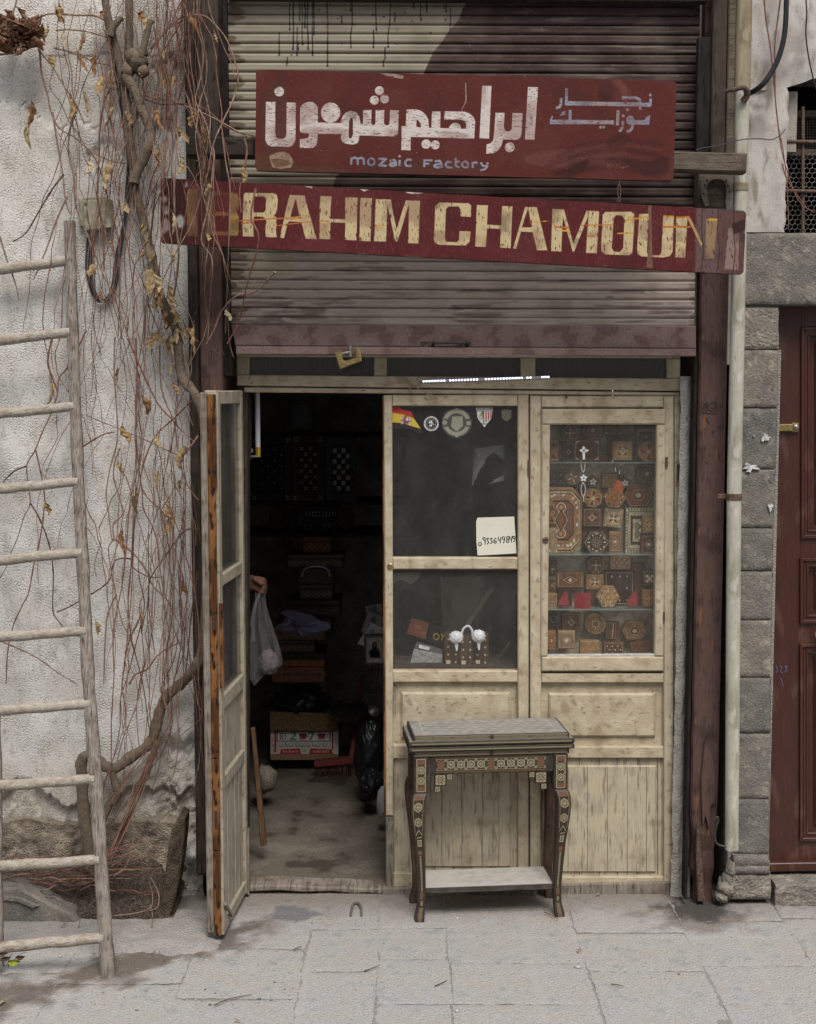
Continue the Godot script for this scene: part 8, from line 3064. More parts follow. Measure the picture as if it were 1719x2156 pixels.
func leaf_mesh(s: int) -> ArrayMesh:                          # a dry curled leaf, about 5 cm, hanging from its stalk at the origin
	var r := RandomNumberGenerator.new()
	r.seed = 100 + s
	var b := MB.new()
	var roll := r.randf_range(0.6,2.2)
	var curl := r.randf_range(-0.8,0.8)
	var wd := r.randf_range(0.010,0.019)
	var ln := r.randf_range(0.05,0.088)
	var c0: Color = [Color(0.42,0.295,0.155),Color(0.38,0.25,0.125),Color(0.50,0.40,0.25),Color(0.33,0.18,0.09),Color(0.48,0.36,0.20),Color(0.42,0.30,0.17)][s % 6]
	var f := func(u: float,v: float) -> Vector3:
		var k := 1.0 - v
		var w := wd * sin(PI * pow(k,0.75)) * (1.0 + 0.25 * sin(k * 16.0 + s) * absf(u - 0.5) * 2.0) + 0.0006
		var a := (u - 0.5) * 2.0
		var x := w * sin(a * roll) / roll
		var z := w * (1.0 - cos(a * roll)) / roll
		var y := -ln * k
		var yy := y * cos(curl * k)
		return Vector3(x + 0.006 * sin(k * 5.0 + s),yy,z + ln * k * sin(curl * k) * 0.5 + 0.002 * sin(k * 20.0 + a * 3.0))
	b.col = c0
	b.grid(8,12,f,func(p: Vector3) -> Color: return c0 * (0.8 + 0.4 * absf(sin(p.y * 260.0 + p.x * 130.0))))
	b.col = c0 * 0.6
	b.tube([Vector3(0,0.012,0),Vector3(0,0,0),Vector3(0,-ln * 0.5,0.001)],[0.0007,0.0009,0.0005],4)
	return b.done()

func build_vine() -> void:
	var t := thing("climbing_vine","leafless climbing vine with a grey twisted trunk and red hanging shoots","vine",W(188,1800,0.2))
	# trunk
	var tr := [[200,1850],[178,1720],[173,1640],[172,1606],[184,1590],[200,1596],[220,1612],[242,1618],[276,1594],[318,1562],[336,1500],[352,1466],[384,1438],[406,1412],[424,1376],[434,1300],[436,1050],[434,900],[414,835],[392,806],[380,780],[376,736],[364,674],[337,622],[323,556],[306,480],[286,404],[283,354],[272,290],[267,220],[258,162],[244,101],[232,58],[218,-20]]
	stem(t,tr,0.021,0.013,MT.trunk,0.02,5,"trunk",12)
	stem(t,[[282,385],[286,366],[300,340],[313,308],[318,284],[312,258],[298,230],[290,205],[279,182],[262,158]],0.017,0.016,MT.trunk,0.045,5,"trunk",12)
	stem(t,[[272,-20],[273,50],[272,100],[280,126]],0.012,0.014,MT.trunk,0.02,5,"trunk",10)
	stem(t,[[258,36],[246,48],[236,62],[232,76]],0.010,0.015,MT.trunk,0.05,4,"stub",10)
	stem(t,[[318,42],[311,66],[304,96],[296,120]],0.009,0.013,MT.trunk,0.05,4,"stub",10)
	stem(t,[[236,1690],[248,1668],[240,1640],[236,1625]],0.016,0.012,MT.trunk,0.03,4,"stub",10)
	stem(t,[[186,1830],[206,1770],[222,1716],[240,1668]],0.012,0.012,MT.trunk,0.03,4,"trunk",10)
	var b := MB.new()
	for q in [[290,128,26,30],[278,118,16,18],[302,150,17,16],[270,150,14,20],[300,110,14,12]]:
		rock(b,W(q[0],q[1],0.19),Vector3(q[2],q[3],16) * 0.00158,14)
	part("knot",b,MT.trunk,t)
	# traced shoots
	var S := [MT.stem,MT.stem_pale,MT.stem_dark]
	for q in [
		[[700,160],[600,100],[470,95],[330,85],[240,110],[205,160],[215,240],[260,330],[330,420],[390,520],[480,660],[530,780]],
		[[220,250],[250,330],[260,450],[300,600],[320,700],[370,800],[470,860],[560,940],[680,1000],[780,1020],[880,980],[960,880]],
		[[1150,40],[1130,130],[1050,180],[990,260],[930,340]],
		[[1150,-60],[1140,40],[1130,140],[1060,260],[1000,360]],
		[[940,310],[1000,230],[1080,150],[1140,105],[1200,92],[1280,100],[1340,150],[1420,250],[1480,420],[1490,500],[1460,620],[1380,790],[1330,920],[1300,1080],[1250,1250],[1200,1400],[1100,1580],[1020,1750]],
		[[1330,920],[1340,1000],[1300,1300],[1260,1500],[1320,1600],[1330,1700],[1320,1800],[1310,1950],[1300,2120]],
		[[1300,1310],[1340,1380],[1335,1560],[1310,1740]],
		[[900,590],[960,610],[1100,640],[1300,720],[1450,800],[1560,860]],
		[[910,620],[1000,650],[1160,650],[1300,690],[1420,800],[1590,850]],
		[[1390,830],[1415,1030],[1440,1200],[1430,1560],[1420,1850],[1410,2080]],
		[[1530,870],[1545,960],[1500,1180],[1510,1330]],
		[[350,190],[440,185],[560,200],[640,225],[720,250]],
		[[340,300],[460,330],[600,390],[720,410]],
		[[760,470],[700,540],[650,650],[625,820],[620,1000],[610,1200],[640,1400],[650,1700]],
		[[0,340],[100,330],[190,300],[230,240]],
		[[110,-20],[80,90],[40,160],[0,210]],
		[[160,100],[130,160],[90,230],[0,320]],
		[[480,660],[440,800],[430,960],[460,1100],[480,1300],[560,1500],[640,1700],[730,1900],[820,2150]],
		[[560,940],[600,1000],[640,1100],[690,1300],[740,1500],[750,1800],[740,2100]],
		[[780,1020],[750,1120],[740,1300],[700,1450],[720,1650],[700,1900]],
		[[960,880],[980,1100],[950,1400],[930,1700],[900,2150]],
		[[720,530],[690,600],[700,800],[740,960],[770,1060]],
		[[1080,1900],[1120,1600],[1090,1300],[1100,1000],[1110,700],[1000,500],[960,380]],
		[[1720,1700],[1600,1820],[1480,1850],[1390,1940],[1340,2060],[1290,2150]],
		[[1600,1180],[1570,1360],[1620,1500],[1540,1800],[1500,2000],[1420,2150]],
		[[1080,1080],[1090,1180],[1095,1400]],
		[[330,700],[360,900],[390,1060],[410,1250],[440,1340]],
		[[400,1090],[330,1180],[240,1330],[160,1460],[80,1510]],
		[[420,1230],[350,1390],[290,1560],[210,1750]],
		[[0,1480],[50,1640],[100,1780],[120,1880]]]:
		stem(t,t1(q),rr(0.0026,0.0036),rr(0.0014,0.0022),S[rng.randi() % 3 if rng.randf() < 0.7 else 1],rr(0.0,0.04))
	for q in [
		[[330,-30],[300,130],[330,240],[360,330],[340,400]],
		[[540,-60],[440,150],[370,240],[360,340],[320,460],[260,590],[220,690],[170,780],[175,880],[190,1020],[150,1110],[110,1240],[70,1330],[40,1420],[0,1490]],
		[[165,790],[90,820],[20,890]],
		[[225,690],[250,800],[270,900],[280,1010],[265,1160],[240,1300],[210,1420],[180,1580],[140,1660],[90,1770],[60,1880],[45,2000],[40,2150]],
		[[190,1020],[240,1100],[290,1220],[320,1330],[335,1480],[332,1690],[370,1760],[420,1820],[510,1860]],
		[[0,1880],[120,1930],[240,1990],[350,2070],[480,2150]],
		[[570,1590],[640,1545],[690,1490],[720,1380],[820,1370],[830,1420],[930,1480],[1030,1480]],
		[[360,1700],[430,1670],[500,1630]],
		[[750,680],[720,760],[710,850],[730,930],[770,1080],[710,1150],[710,1240],[680,1300],[690,1400],[720,1560],[760,1750],[820,1880],[870,2050],[890,2150]],
		[[710,1240],[780,1290],[850,1350],[920,1450],[960,1540],[1040,1620],[1100,1700]],
		[[730,1590],[680,1700],[660,1850],[650,2150]],
		[[720,-20],[715,200],[730,420],[735,620],[690,800],[665,960],[680,1080],[700,1250]],
		[[850,-10],[860,300],[850,560],[870,800],[890,950],[900,1060],[960,1180],[990,1300],[1000,1420],[1030,1580],[1080,1700],[1150,1820]],
		[[800,-10],[900,220],[990,400],[1080,500],[1130,560],[1220,640]],
		[[480,690],[560,640],[650,590],[720,575]],
		[[1240,600],[1180,680],[1120,720],[900,620],[540,470]],
		[[1000,-20],[1010,300],[1090,520],[1120,740],[1170,900],[1240,1000]],
		[[1220,360],[1100,480],[960,620],[880,860],[920,980],[1020,1080],[1060,1200]],
		[[1250,1180],[1160,1190],[1080,1290],[1000,1400],[940,1500],[930,1640],[950,1830],[970,1960]],
		[[1240,1450],[1200,1700],[1180,1900],[1160,2100]],
		[[810,2150],[850,2090],[920,2060],[980,1980],[1060,1920],[1130,1890]]]:
		stem(t,t4(q),rr(0.0024,0.0036),rr(0.0013,0.002),S[rng.randi() % 3],rr(0.0,0.03))
	# the many thin hanging shoots
	for i in 110:
		var x := rr(120,420) if i % 3 != 0 else rr(290,440)
		var y := rr(-60,40) if i % 2 == 0 else rr(200,1000)
		if x > 325 and y < 640:
			y = rr(-60,-20)
		var n := int(rr(8,26)) if i % 2 else int(rr(18,46))
		var path := []
		var dx := rr(-5,5)
		for k in n:
			path.append([x,y,rr(-0.006,0.01)])
			dx = clampf(dx * 0.8 + rr(-4.5,4.5),-14,14)
			if rng.randf() < 0.08:
				dx = rr(-18,18)
			x += dx
			y += rr(18,30)
			if x > 415 and y > 770 or y > 1640 or x < 40 or x > 500:
				break
		if path.size() > 3:
			stem(t,path,rr(0.0012,0.0022),rr(0.0006,0.0012),S[rng.randi() % 3],rr(-0.005,0.06),2,"stem",5)
	# the tangle by the door, drawn together towards the foot
	for i in 38:
		var x := rr(255,418)
		var y := rr(860,1330)
		var tx := x + rr(-75,45)
		var path := []
		var n := 9
		var ey := rr(1480,1690)
		for k in n:
			var f := float(k) / (n - 1)
			path.append([lerpf(x,tx,f) + sin(f * PI * 1.3 + i) * 16.0 + rr(-8,8),lerpf(y,ey,f),rr(0.0,0.03)])
		if i % 3 == 0:
			path.append([lerpf(tx,200,0.35),ey + 70,0.03])
			path.append([lerpf(tx,190,0.75),ey + 160,0.04])
		stem(t,path,rr(0.0011,0.0026),rr(0.0007,0.0016),S[rng.randi() % 3],rr(0.0,0.06),2,"stem",5)
	for i in 16:                                              # a rope of shoots leaving towards the soil
		var path := []
		var o := rr(-12,12)
		for p in [[330,1560],[300,1640],[268,1720],[240,1790],[212,1850]]:
			path.append([p[0] + o + rr(-6,6),p[1] + rr(-5,5),0.05 + rr(0,0.04)])
		stem(t,path,0.002,0.0014,S[rng.randi() % 2],0.0,2,"stem",5)
	for i in 26:                                              # curling tendrils
		var x := rr(150,470)
		var y := rr(60,780)
		var path := []
		for k in 9:
			var a := k * rr(0.6,1.1)
			path.append([x + cos(a) * (3 + k * 0.9),y + k * 3.5 + sin(a) * 4,0.01])
		stem(t,path,0.0008,0.0005,MT.stem,rr(0.01,0.05),2,"tendril",4)
	# dry leaves
	var lm := []
	for s in 12:
		lm.append(leaf_mesh(s))
	var spots := t1([[1185,75],[1340,195],[660,55],[650,185],[530,200],[482,310],[600,325],[640,460],[435,580],[445,610],[522,570],[715,660],[805,690],[962,670],[970,690],[1040,410],[1085,470],[1110,790],[1155,815],[1210,690],[1280,780],[1005,930],[1048,930],[665,1000],[560,990],[1130,980],[1125,1040],[1300,1140],[1540,1040],[790,1260],[1285,1450],[1078,1330],[680,1490],[582,1640],[935,1490],[960,1560],[940,1640],[960,1680],[1065,1570],[1015,1760],[1020,1800],[640,1820],[960,1850],[800,1980],[1150,2020],[1215,2030],[940,2090],[1000,2060],[1420,1930],[200,630],[158,770],[405,190],[320,340],[300,160],[370,20],[345,40],[900,60],[915,100],[895,400],[1035,290],[700,420]])
	spots += t4([[312,240],[735,170],[890,345],[1090,140],[1085,265],[770,535],[735,755],[990,815],[860,930],[285,1005],[1048,980],[1065,1040],[1055,1120],[765,1170],[885,1680],[1150,1500],[598,1760],[975,600],[1150,660],[1140,860]])
	for i in 26:                                              # the bunch caught along the trunk
		var f := rr(0.0,1.0)
		spots.append([lerpf(302,372,f) + rr(-16,18),lerpf(470,720,f) + rr(-14,14)])
	for i in spots.size():
		var p: Array = spots[i]
		var w := W(p[0],p[1],vz(p[0],p[1]) + 0.035 + rr(0.0,0.02))
		var o := partm("dry_leaf",lm[rng.randi() % 12],MT.leaf,t,"",true)
		o.position = w - t.position
		var s := rr(0.75,1.25)
		o.rotation = Vector3(rr(-0.3,0.2),rr(-PI,PI),rr(-0.3,0.3))
		o.scale = Vector3(s,s,s)
	# matted heap of dead leaves at the top left
	b = MB.new()
	for i in 150:
		var a := rr(0,TAU)
		var r := sqrt(rng.randf())
		var src: ArrayMesh = lm[rng.randi() % 12]
		var w := W(36 + cos(a) * r * 52,74 + sin(a) * r * 30,0.17 + rr(0,0.06))
		var arr := src.surface_get_arrays(0)
		var xf := Transform3D(Basis.from_euler(Vector3(rr(-3,3),rr(-3,3),rr(-3,3))) * rr(0.6,1.1),w)
		var vs: PackedVector3Array = arr[Mesh.ARRAY_VERTEX]
		var ns: PackedVector3Array = arr[Mesh.ARRAY_NORMAL]
		for k in vs.size():
			b.v.push_back(xf * vs[k])
			b.n.push_back((xf.basis * ns[k]).normalized())
			b.uv.push_back(Vector2.ZERO)
			b.c.push_back(Color(0.24,0.12,0.075).lerp(Color(0.32,0.2,0.13),fmod(i * 0.37,1.0)))
	var heap := single("leaf_litter",b,MT.leaf,"matted heap of dead brown leaves caught at the top left","leaves","","stuff")
	# junction box and cables on the wall
	t = thing("junction_box","small square beige junction box on the left wall","junction box",W(205,452,0.14))
	b = MB.new()
	px(b,[[174,422],[232,418],[236,480],[178,487]],0.152,0.05,0.004)
	var jm := mat("beige_plastic",L(0.38,0.36,0.27),0.5,"mottle",Vector3.ONE * 5.0)
	part("lid",b,jm,t)
	b = MB.new()
	px(b,[[165,416],[222,414],[225,470],[168,478]],0.13,0.04,0.004)
	part("back_box",b,jm,t)
	for q in [[220,476],[181,430]]:
		b = MB.new()
		b.xf = Transform3D(Basis(Vector3.RIGHT,PI / 2),W(q[0],q[1],0.1525))
		b.lathe([Vector2(0.004,0),Vector2(0.003,0.001),Vector2(0.0,0.001)],8)
		part("screw",b,MT.iron,t)
	for k in 4:
		var path := []
		for p in [[222,-30],[224,40],[232,90],[240,140],[258,230],[268,330],[266,400],[260,470],[246,540],[240,590],[230,620],[214,636],[200,628],[190,600],[184,560],[186,500]]:
			path.append([p[0] + k * 2.0 + sin(k * 3.0 + p[1] * 0.02) * 2.5,p[1]])
		var pts := []
		for p in path:
			pts.append(W(p[0],p[1],0.118 + k * 0.004))
		pts = smooth(pts,4)
		b = MB.new()
		b.tube(pts,taper(pts.size(),0.0031,0.0031),6)
		single("wall_cable",b,MT.cable,["leftmost","second from left","third from left","rightmost"][k] + " of four thin dark cables looping down to the junction box","cable","cables looping to the junction box")

func build_planter() -> void:
	# earth bed at the foot of the wall
	var b := MB.new()
	var f := func(u: float,v: float) -> Vector3:
		var x := lerpf(-1.95,-0.80,u)
		var z := lerpf(0.30,0.03,v)
		var e := smoothstep(0.0,0.12,v)
		var y := e * (0.07 + 0.10 * smoothstep(0.1,1.0,v) + fb(x,z,5.0) * 0.05 + fb(x,z,22.0) * 0.02) - 0.012
		y *= smoothstep(1.02,0.9,u) * 0.75 + 0.25
		return Vector3(x,y,z)
	b.grid(110,36,f)
	single("earth_bed",b,MT.soil,"dark earth bed littered with dead shoots at the wall's foot","earth","","stuff")
	# stained render behind it
	b = MB.new()
	f = func(u: float,v: float) -> Vector3:
		var x := lerpf(-2.0,W(370,1800,0.09).x,u)
		var top := W(300,1722,0.09).y + fb(x,1.0,4.0) * 0.02 + fb(x,4.0,20.0) * 0.008
		return Vector3(x,lerpf(0.08,top,v),0.082 + fb(x,v * 0.3,5.0) * 0.010 + fb(x,v * 0.3,28.0) * 0.006 - 0.03 * smoothstep(0.93,1.0,v))
	b.grid(150,30,f)
	single("stained_slab",b,MT.stained,"brown stained ledge of old render along the wall behind the earth bed","render")
	# slab on edge
	b = MB.new()
	var fr := []
	var q := [[378,1716],[390,1724],[388,1760],[384,1800],[376,1860],[362,1918],[349,1948],[330,1946],[344,1880],[352,1800],[362,1745]]
	px(b,q,0.27,0.10,0.006)
	single("concrete_slab",b,mat("slab_grey",L(0.36,0.33,0.30),0.95,"stained",Vector3.ONE * 2.2,"grain_h",0.4),"broken grey slab standing on edge at the right end of the earth bed","slab")
	# carved fragment
	var t := thing("carved_fragment","broken grey stone fragment with a moulded groove lying by the ladder","stone",W(80,1945,0.3))
	b = MB.new()
	px(b,[[-60,1880],[0,1872],[40,1868],[62,1880],[110,1905],[150,1924],[168,1944],[90,1948],[-60,1950]],0.31,0.09,0.008)
	part("fragment",b,MT.basalt,t)
	b = MB.new()
	px(b,[[-60,1886],[0,1885],[40,1890],[82,1908],[70,1914],[36,1900],[0,1897],[-60,1898]],0.322,0.014,0.004)
	part("moulding",b,MT.basalt,t)
	# cement skirt in front of the bed
	b = MB.new()
	f = func(u: float,v: float) -> Vector3:
		var x := lerpf(-1.95,-0.60,u)
		var z := lerpf(0.52,0.20,v) + (fb(x,3.0,6.0) * 0.05 if v < 0.05 else 0.0)
		return Vector3(x,(0.006 + smoothstep(0.0,0.2,v) * 0.014) * smoothstep(1.0,0.93,u) - 0.004 * smoothstep(0.93,1.0,u) + fb(x,z,8.0) * 0.008 - (0.012 if v == 0.0 or u == 1.0 else 0.0),z)
	b.grid(110,30,f)
	struct("cement_skirt",b,mat("cement",L(0.74,0.72,0.69),0.95,"paving",Vector3.ONE * 1.3,"grain_h",0.3))
	# rubble
	var spots := [[408,1800,0.09,0.045,0.4]]
	var names := ["broken mortar lump under the post's foot by the slab"]
	for i in spots.size():
		var s: Array = spots[i]
		b = MB.new()
		rock(b,W(s[0],s[1],s[2] - s[3] * s[4] * 0.4),Vector3(s[3],s[3] * 0.9,s[3] * s[4]),18)
		single("rubble_stone",b,MT.plaster,names[i],"stone")
	# cut dead shoots lying over the bed
	t = thing("brushwood","tangle of cut dead shoots lying on the earth bed","brushwood",W(100,1860,0.3))
	for i in 40:
		var x := rr(-40,250)
		var y := rr(1800,1880)
		var pts := []
		var a := rr(-0.35,0.15)
		for k in 7:
			pts.append(W(x + k * 22 * cos(a),y + k * 22 * sin(a) + rr(-6,6),0.24 + rr(-0.03,0.05)))
		b = MB.new()
		pts = smooth(pts,2)
		b.tube(pts,taper(pts.size(),rr(0.0018,0.0034),0.0012),5)
		part("shoot",b,[MT.stem,MT.stem_pale,MT.stem_dark][i % 3],t)
	for s in [[[10,1990],[60,1975],[110,1985],[160,1960],[170,1930]],[[0,1955],[50,1975],[100,1970],[140,1940],[120,1915],[95,1940]],[[240,1845],[262,1830],[275,1800],[282,1760],[280,1730]],[[318,1848],[334,1880],[332,1910],[310,1918]],[[240,1928],[290,1922],[318,1910],[322,1885],[315,1860]],[[316,1905],[322,1930],[315,1970],[290,1990],[273,1993]],[[0,1980],[40,1995],[20,2010],[60,2015],[5,2030]]]:
		var pts := []
		for p in s:
			pts.append(W(p[0],p[1],0.36 if p[1] > 1900 else 0.27))
		pts = smooth(pts,4)
		b = MB.new()
		b.tube(pts,taper(pts.size(),0.0024,0.0014),6)
		part("shoot",b,MT.stem_pale,t)
	# seedling at the left edge
	t = thing("seedling","small plant with one yellow green leaf at the ladder's left foot","plant",G(22,2030))
	for s in [[[8,2035],[4,2015],[12,2000],[30,1998]],[[18,2036],[20,2016],[28,2008]],[[26,2034],[36,2014],[56,2005]],[[10,2034],[-4,2010],[-10,1996]]]:
		var pts := []
		for p in s:
			pts.append(W(p[0],p[1],0.74))
		pts = smooth(pts,3)
		b = MB.new()
		b.tube(pts,taper(pts.size(),0.0016,0.001),5)
		part("stem",b,MT.stem_dark,t)
	for s in [[30,2024,13,7,Color(0.30,0.33,0.05),"yellow green leaf"],[44,2014,10,5,Color(0.09,0.045,0.035),"dark withered leaf"],[14,2016,9,5,Color(0.06,0.05,0.03),"dark withered leaf"],[8,2006,10,4,Color(0.12,0.06,0.04),"dark withered leaf"]]:
		b = MB.new()
		b.col = s[4]
		var c: Array = s
		f = func(u: float,v: float) -> Vector3:
			var w: float = sin(PI * u)
			var p := W(c[0] + (u - 0.5) * 2.0 * c[2],c[1] + (v - 0.5) * 2.0 * c[3] * w,0.75)
			p.z += absf(v - 0.5) * 0.012 + sin(u * 4.0) * 0.006
			return p
		b.grid(10,6,f)
		part("leaf",b,MT.coloured,t,s[5])

# ---------------------------------------------------------------- small things on the ground, the person inside
func build_small_things() -> void:
	var t := thing("ground_staple","bent iron staple set in the paving before the doorway","staple",G(750,1925))
	var b := MB.new()
	var p := []
	for q in [[739,1928],[741,1912],[745,1903],[752,1901],[758,1905],[761,1914],[761,1928]]:
		p.append(G(q[0],q[1],0.007 if q[1] < 1920 else 0.003))
	p = smooth(p,4)
	b.tube(p,taper(p.size(),0.0042,0.0042),8)
	part("staple",b,mat("worn_iron",L(0.17,0.16,0.15),0.6,"mottle",Vector3.ONE * 6.0),t)
	# fallen leaves and twigs
	var lm := []
	for s in 6:
		lm.append(leaf_mesh(s + 20))
	var where := [[8,2107,"yellow curled leaf at the very left edge of the paving"],[1220,2005,"rusty leaf lying in the joint right of the table"],[1433,2046,"reddish leaf alone on the big slab at the lower right"],[1188,1878,"brown leaf against the sill behind the table's right leg"],[1262,1880,"russet leaf on the dirt before the right door leaf"],[508,2150,"dark curled leaf at the bottom edge, left of centre"]]
	for i in where.size():
		var o := MeshInstance3D.new()
		o.mesh = lm[i % 6]
		o.material_override = MT.leaf
		o.name = numbered("fallen_leaf")
		add_child(o)
		tag(o,where[i][2],"leaf","leaves fallen on the paving")
		o.position = G(where[i][0],where[i][1],0.006)
		o.rotation = Vector3(-PI / 2 + rr(-0.2,0.2),rr(-3,3),0.0)
		o.scale = Vector3.ONE * (rr(0.25,0.42) if i > 0 else 0.7)
	var tw := [[[[768,2044],[786,2038],[800,2032]],"thin forked twig on the paving below the doorway"],[[[916,2076],[930,2070],[942,2064]],"short dark twig in the joint below the table"],[[[1146,1920],[1160,1926],[1176,1936]],"dark twig by the table's right front foot"],[[[452,2116],[480,2104],[506,2098],[530,2094]],"long pale twig at the lower left of the paving"],[[[618,2000],[626,1996],[636,1992]],"short pale twig beside the dark slab"],[[[1288,2072],[1300,2073],[1314,2076]],"tan twig at the lower right of the paving"]]
	for q in tw:
		b = MB.new()
		p = []
		for k in q[0]:
			p.append(G(k[0],k[1],0.005 + rr(0.0,0.004)))
		p = smooth(p,3)
		b.tube(p,taper(p.size(),0.002,0.001),5)
		single("twig",b,[MT.stem_dark,MT.bark][rng.randi() % 2],q[1],"twig","twigs on the paving")
	# grit
	b = MB.new()
	for i in 900:
		var c := G(rr(-40,1760),1880 + pow(rng.randf(),1.3) * 300.0,0.0)
		if i % 3 == 0:
			c = G(rr(80,620),rr(1985,2130))
		if c.z < 0.02:
			continue
		var r := rr(0.0007,0.0022) if i % 30 else rr(0.003,0.005)
		var k := rng.randf()
		b.col = Color(0.66,0.65,0.62) if k < 0.3 else Color(0.30,0.27,0.23) if k < 0.7 else Color(0.12,0.10,0.09)
		rock(b,c + Vector3(0,r * 0.4,0),Vector3(r * rr(0.8,1.6),r * 0.6,r),6)
	single("grit",b,MT.coloured,"scattered grit and paint flakes lying on the paving","grit","","stuff")
	for q in [[1217,2036,"white crumpled scrap of paper in the joint right of the table",12,3],[963,1933,"small white pebble before the table's shelf",3,3],[962,2128,"white paint chip near the bottom edge of the paving",5,3],[1552,1893,"black plastic cap on the paving below the red door",6,3],[330,2005,"pale crumb of mortar right of the ladder's foot",9,7]]:
		b = MB.new()
		b.col = Color(0.02,0.02,0.022) if q[2].begins_with("black") else Color(0.68,0.67,0.65) if q[2].begins_with("white") or q[2].begins_with("small") else Color(0.4,0.38,0.34)
		rock(b,G(q[0],q[1],0.004),Vector3(q[3],q[4],q[4] * 1.4) * 0.0014,8)
		single("scrap" if q[2].contains("scrap") else "chip",b,MT.coloured,q[2],"scrap" if q[2].contains("scrap") else "chip")

# signed distance of a tapered capsule
func cap(p: Vector3,a: Vector3,b: Vector3,ra: float,rb: float) -> float:
	var ab := b - a
	var h := clampf((p - a).dot(ab) / ab.length_squared(),0.0,1.0)
	return p.distance_to(a + ab * h) - lerpf(ra,rb,h)

func smin(a: float,b: float,k: float) -> float:
	var h := maxf(k - absf(a - b),0.0) / k
	return minf(a,b) - h * h * k * 0.25

func surface(b: MB,bones: Array,cell: float,k: float,tint: Callable) -> void:    # surface nets over tapered capsules [a, b, ra, rb]
	var lo := Vector3.ONE * 1e9
	var hi := -lo
	for q in bones:
		var m := maxf(q[2],q[3]) + cell * 2.5
		for e in [q[0],q[1]]:
			lo = lo.min(e - Vector3.ONE * m)
			hi = hi.max(e + Vector3.ONE * m)
	var n := Vector3i(((hi - lo) / cell).ceil()) + Vector3i.ONE
	var d := PackedFloat32Array()
	d.resize(n.x * n.y * n.z)
	d.fill(1.0)
	var band := k + cell * 2.5
	for q in bones:
		var m := maxf(q[2],q[3]) + band
		var l := Vector3i(((q[0].min(q[1]) - Vector3.ONE * m - lo) / cell).floor()).clamp(Vector3i.ZERO,n - Vector3i.ONE)
		var h := Vector3i(((q[0].max(q[1]) + Vector3.ONE * m - lo) / cell).ceil()).clamp(Vector3i.ZERO,n - Vector3i.ONE)
		for z in range(l.z,h.z + 1):
			for y in range(l.y,h.y + 1):
				for x in range(l.x,h.x + 1):
					var v := cap(lo + Vector3(x,y,z) * cell,q[0],q[1],q[2],q[3])
					if v < band:
						var i := x + n.x * (y + n.y * z)
						d[i] = smin(d[i],v,k)
	var at := {}
	var off := [0,1,n.x,n.x + 1,n.x * n.y,n.x * n.y + 1,n.x * n.y + n.x,n.x * n.y + n.x + 1]
	for z in n.z - 1:
		for y in n.y - 1:
			var row := n.x * (y + n.y * z)
			for x in n.x - 1:
				var i := row + x
				var neg := 0
				for o in off:
					if d[i + o] < 0.0:
						neg += 1
				if neg == 0 or neg == 8:
					continue
				var s := Vector3.ZERO
				var c := 0
				for e in [[0,1],[2,3],[4,5],[6,7],[0,2],[1,3],[4,6],[5,7],[0,4],[1,5],[2,6],[3,7]]:
					var da := d[i + off[e[0]]]
					var db := d[i + off[e[1]]]
					if (da < 0.0) != (db < 0.0):
						var f := da / (da - db)
						var pa := Vector3(e[0] & 1,(e[0] >> 1) & 1,e[0] >> 2)
						var pb := Vector3(e[1] & 1,(e[1] >> 1) & 1,e[1] >> 2)
						s += pa.lerp(pb,f)
						c += 1
				at[i] = lo + (Vector3(x,y,z) + s / c) * cell
	var dist := func(p: Vector3) -> float:
		var v := 1.0
		for q in bones:
			v = smin(v,cap(p,q[0],q[1],q[2],q[3]),k)
		return v
	var nrm := {}
	for i in at:
		var p: Vector3 = at[i]
		var e := cell * 0.5
		var base: float = dist.call(p)
		nrm[i] = Vector3(dist.call(p + Vector3(e,0,0)) - base,dist.call(p + Vector3(0,e,0)) - base,dist.call(p + Vector3(0,0,e)) - base).normalized()
	var st := [1,n.x,n.x * n.y]
	for i in at:
		for a in 3:
			var u: int = st[(a + 1) % 3]
			var w: int = st[(a + 2) % 3]
			if (d[i] < 0.0) == (d[i + st[a]] < 0.0):
				continue
			if not (at.has(i - u) and at.has(i - w) and at.has(i - u - w)):
				continue
			var ids := [i,i - u,i - u - w,i - w]
			b.col = tint.call(at[i])
			b.stri(at[ids[0]],at[ids[1]],at[ids[2]],nrm[ids[0]],nrm[ids[1]],nrm[ids[2]],Vector2.ZERO,Vector2.ZERO,Vector2.ZERO)
			b.stri(at[ids[0]],at[ids[2]],at[ids[3]],nrm[ids[0]],nrm[ids[2]],nrm[ids[3]],Vector2.ZERO,Vector2.ZERO,Vector2.ZERO)

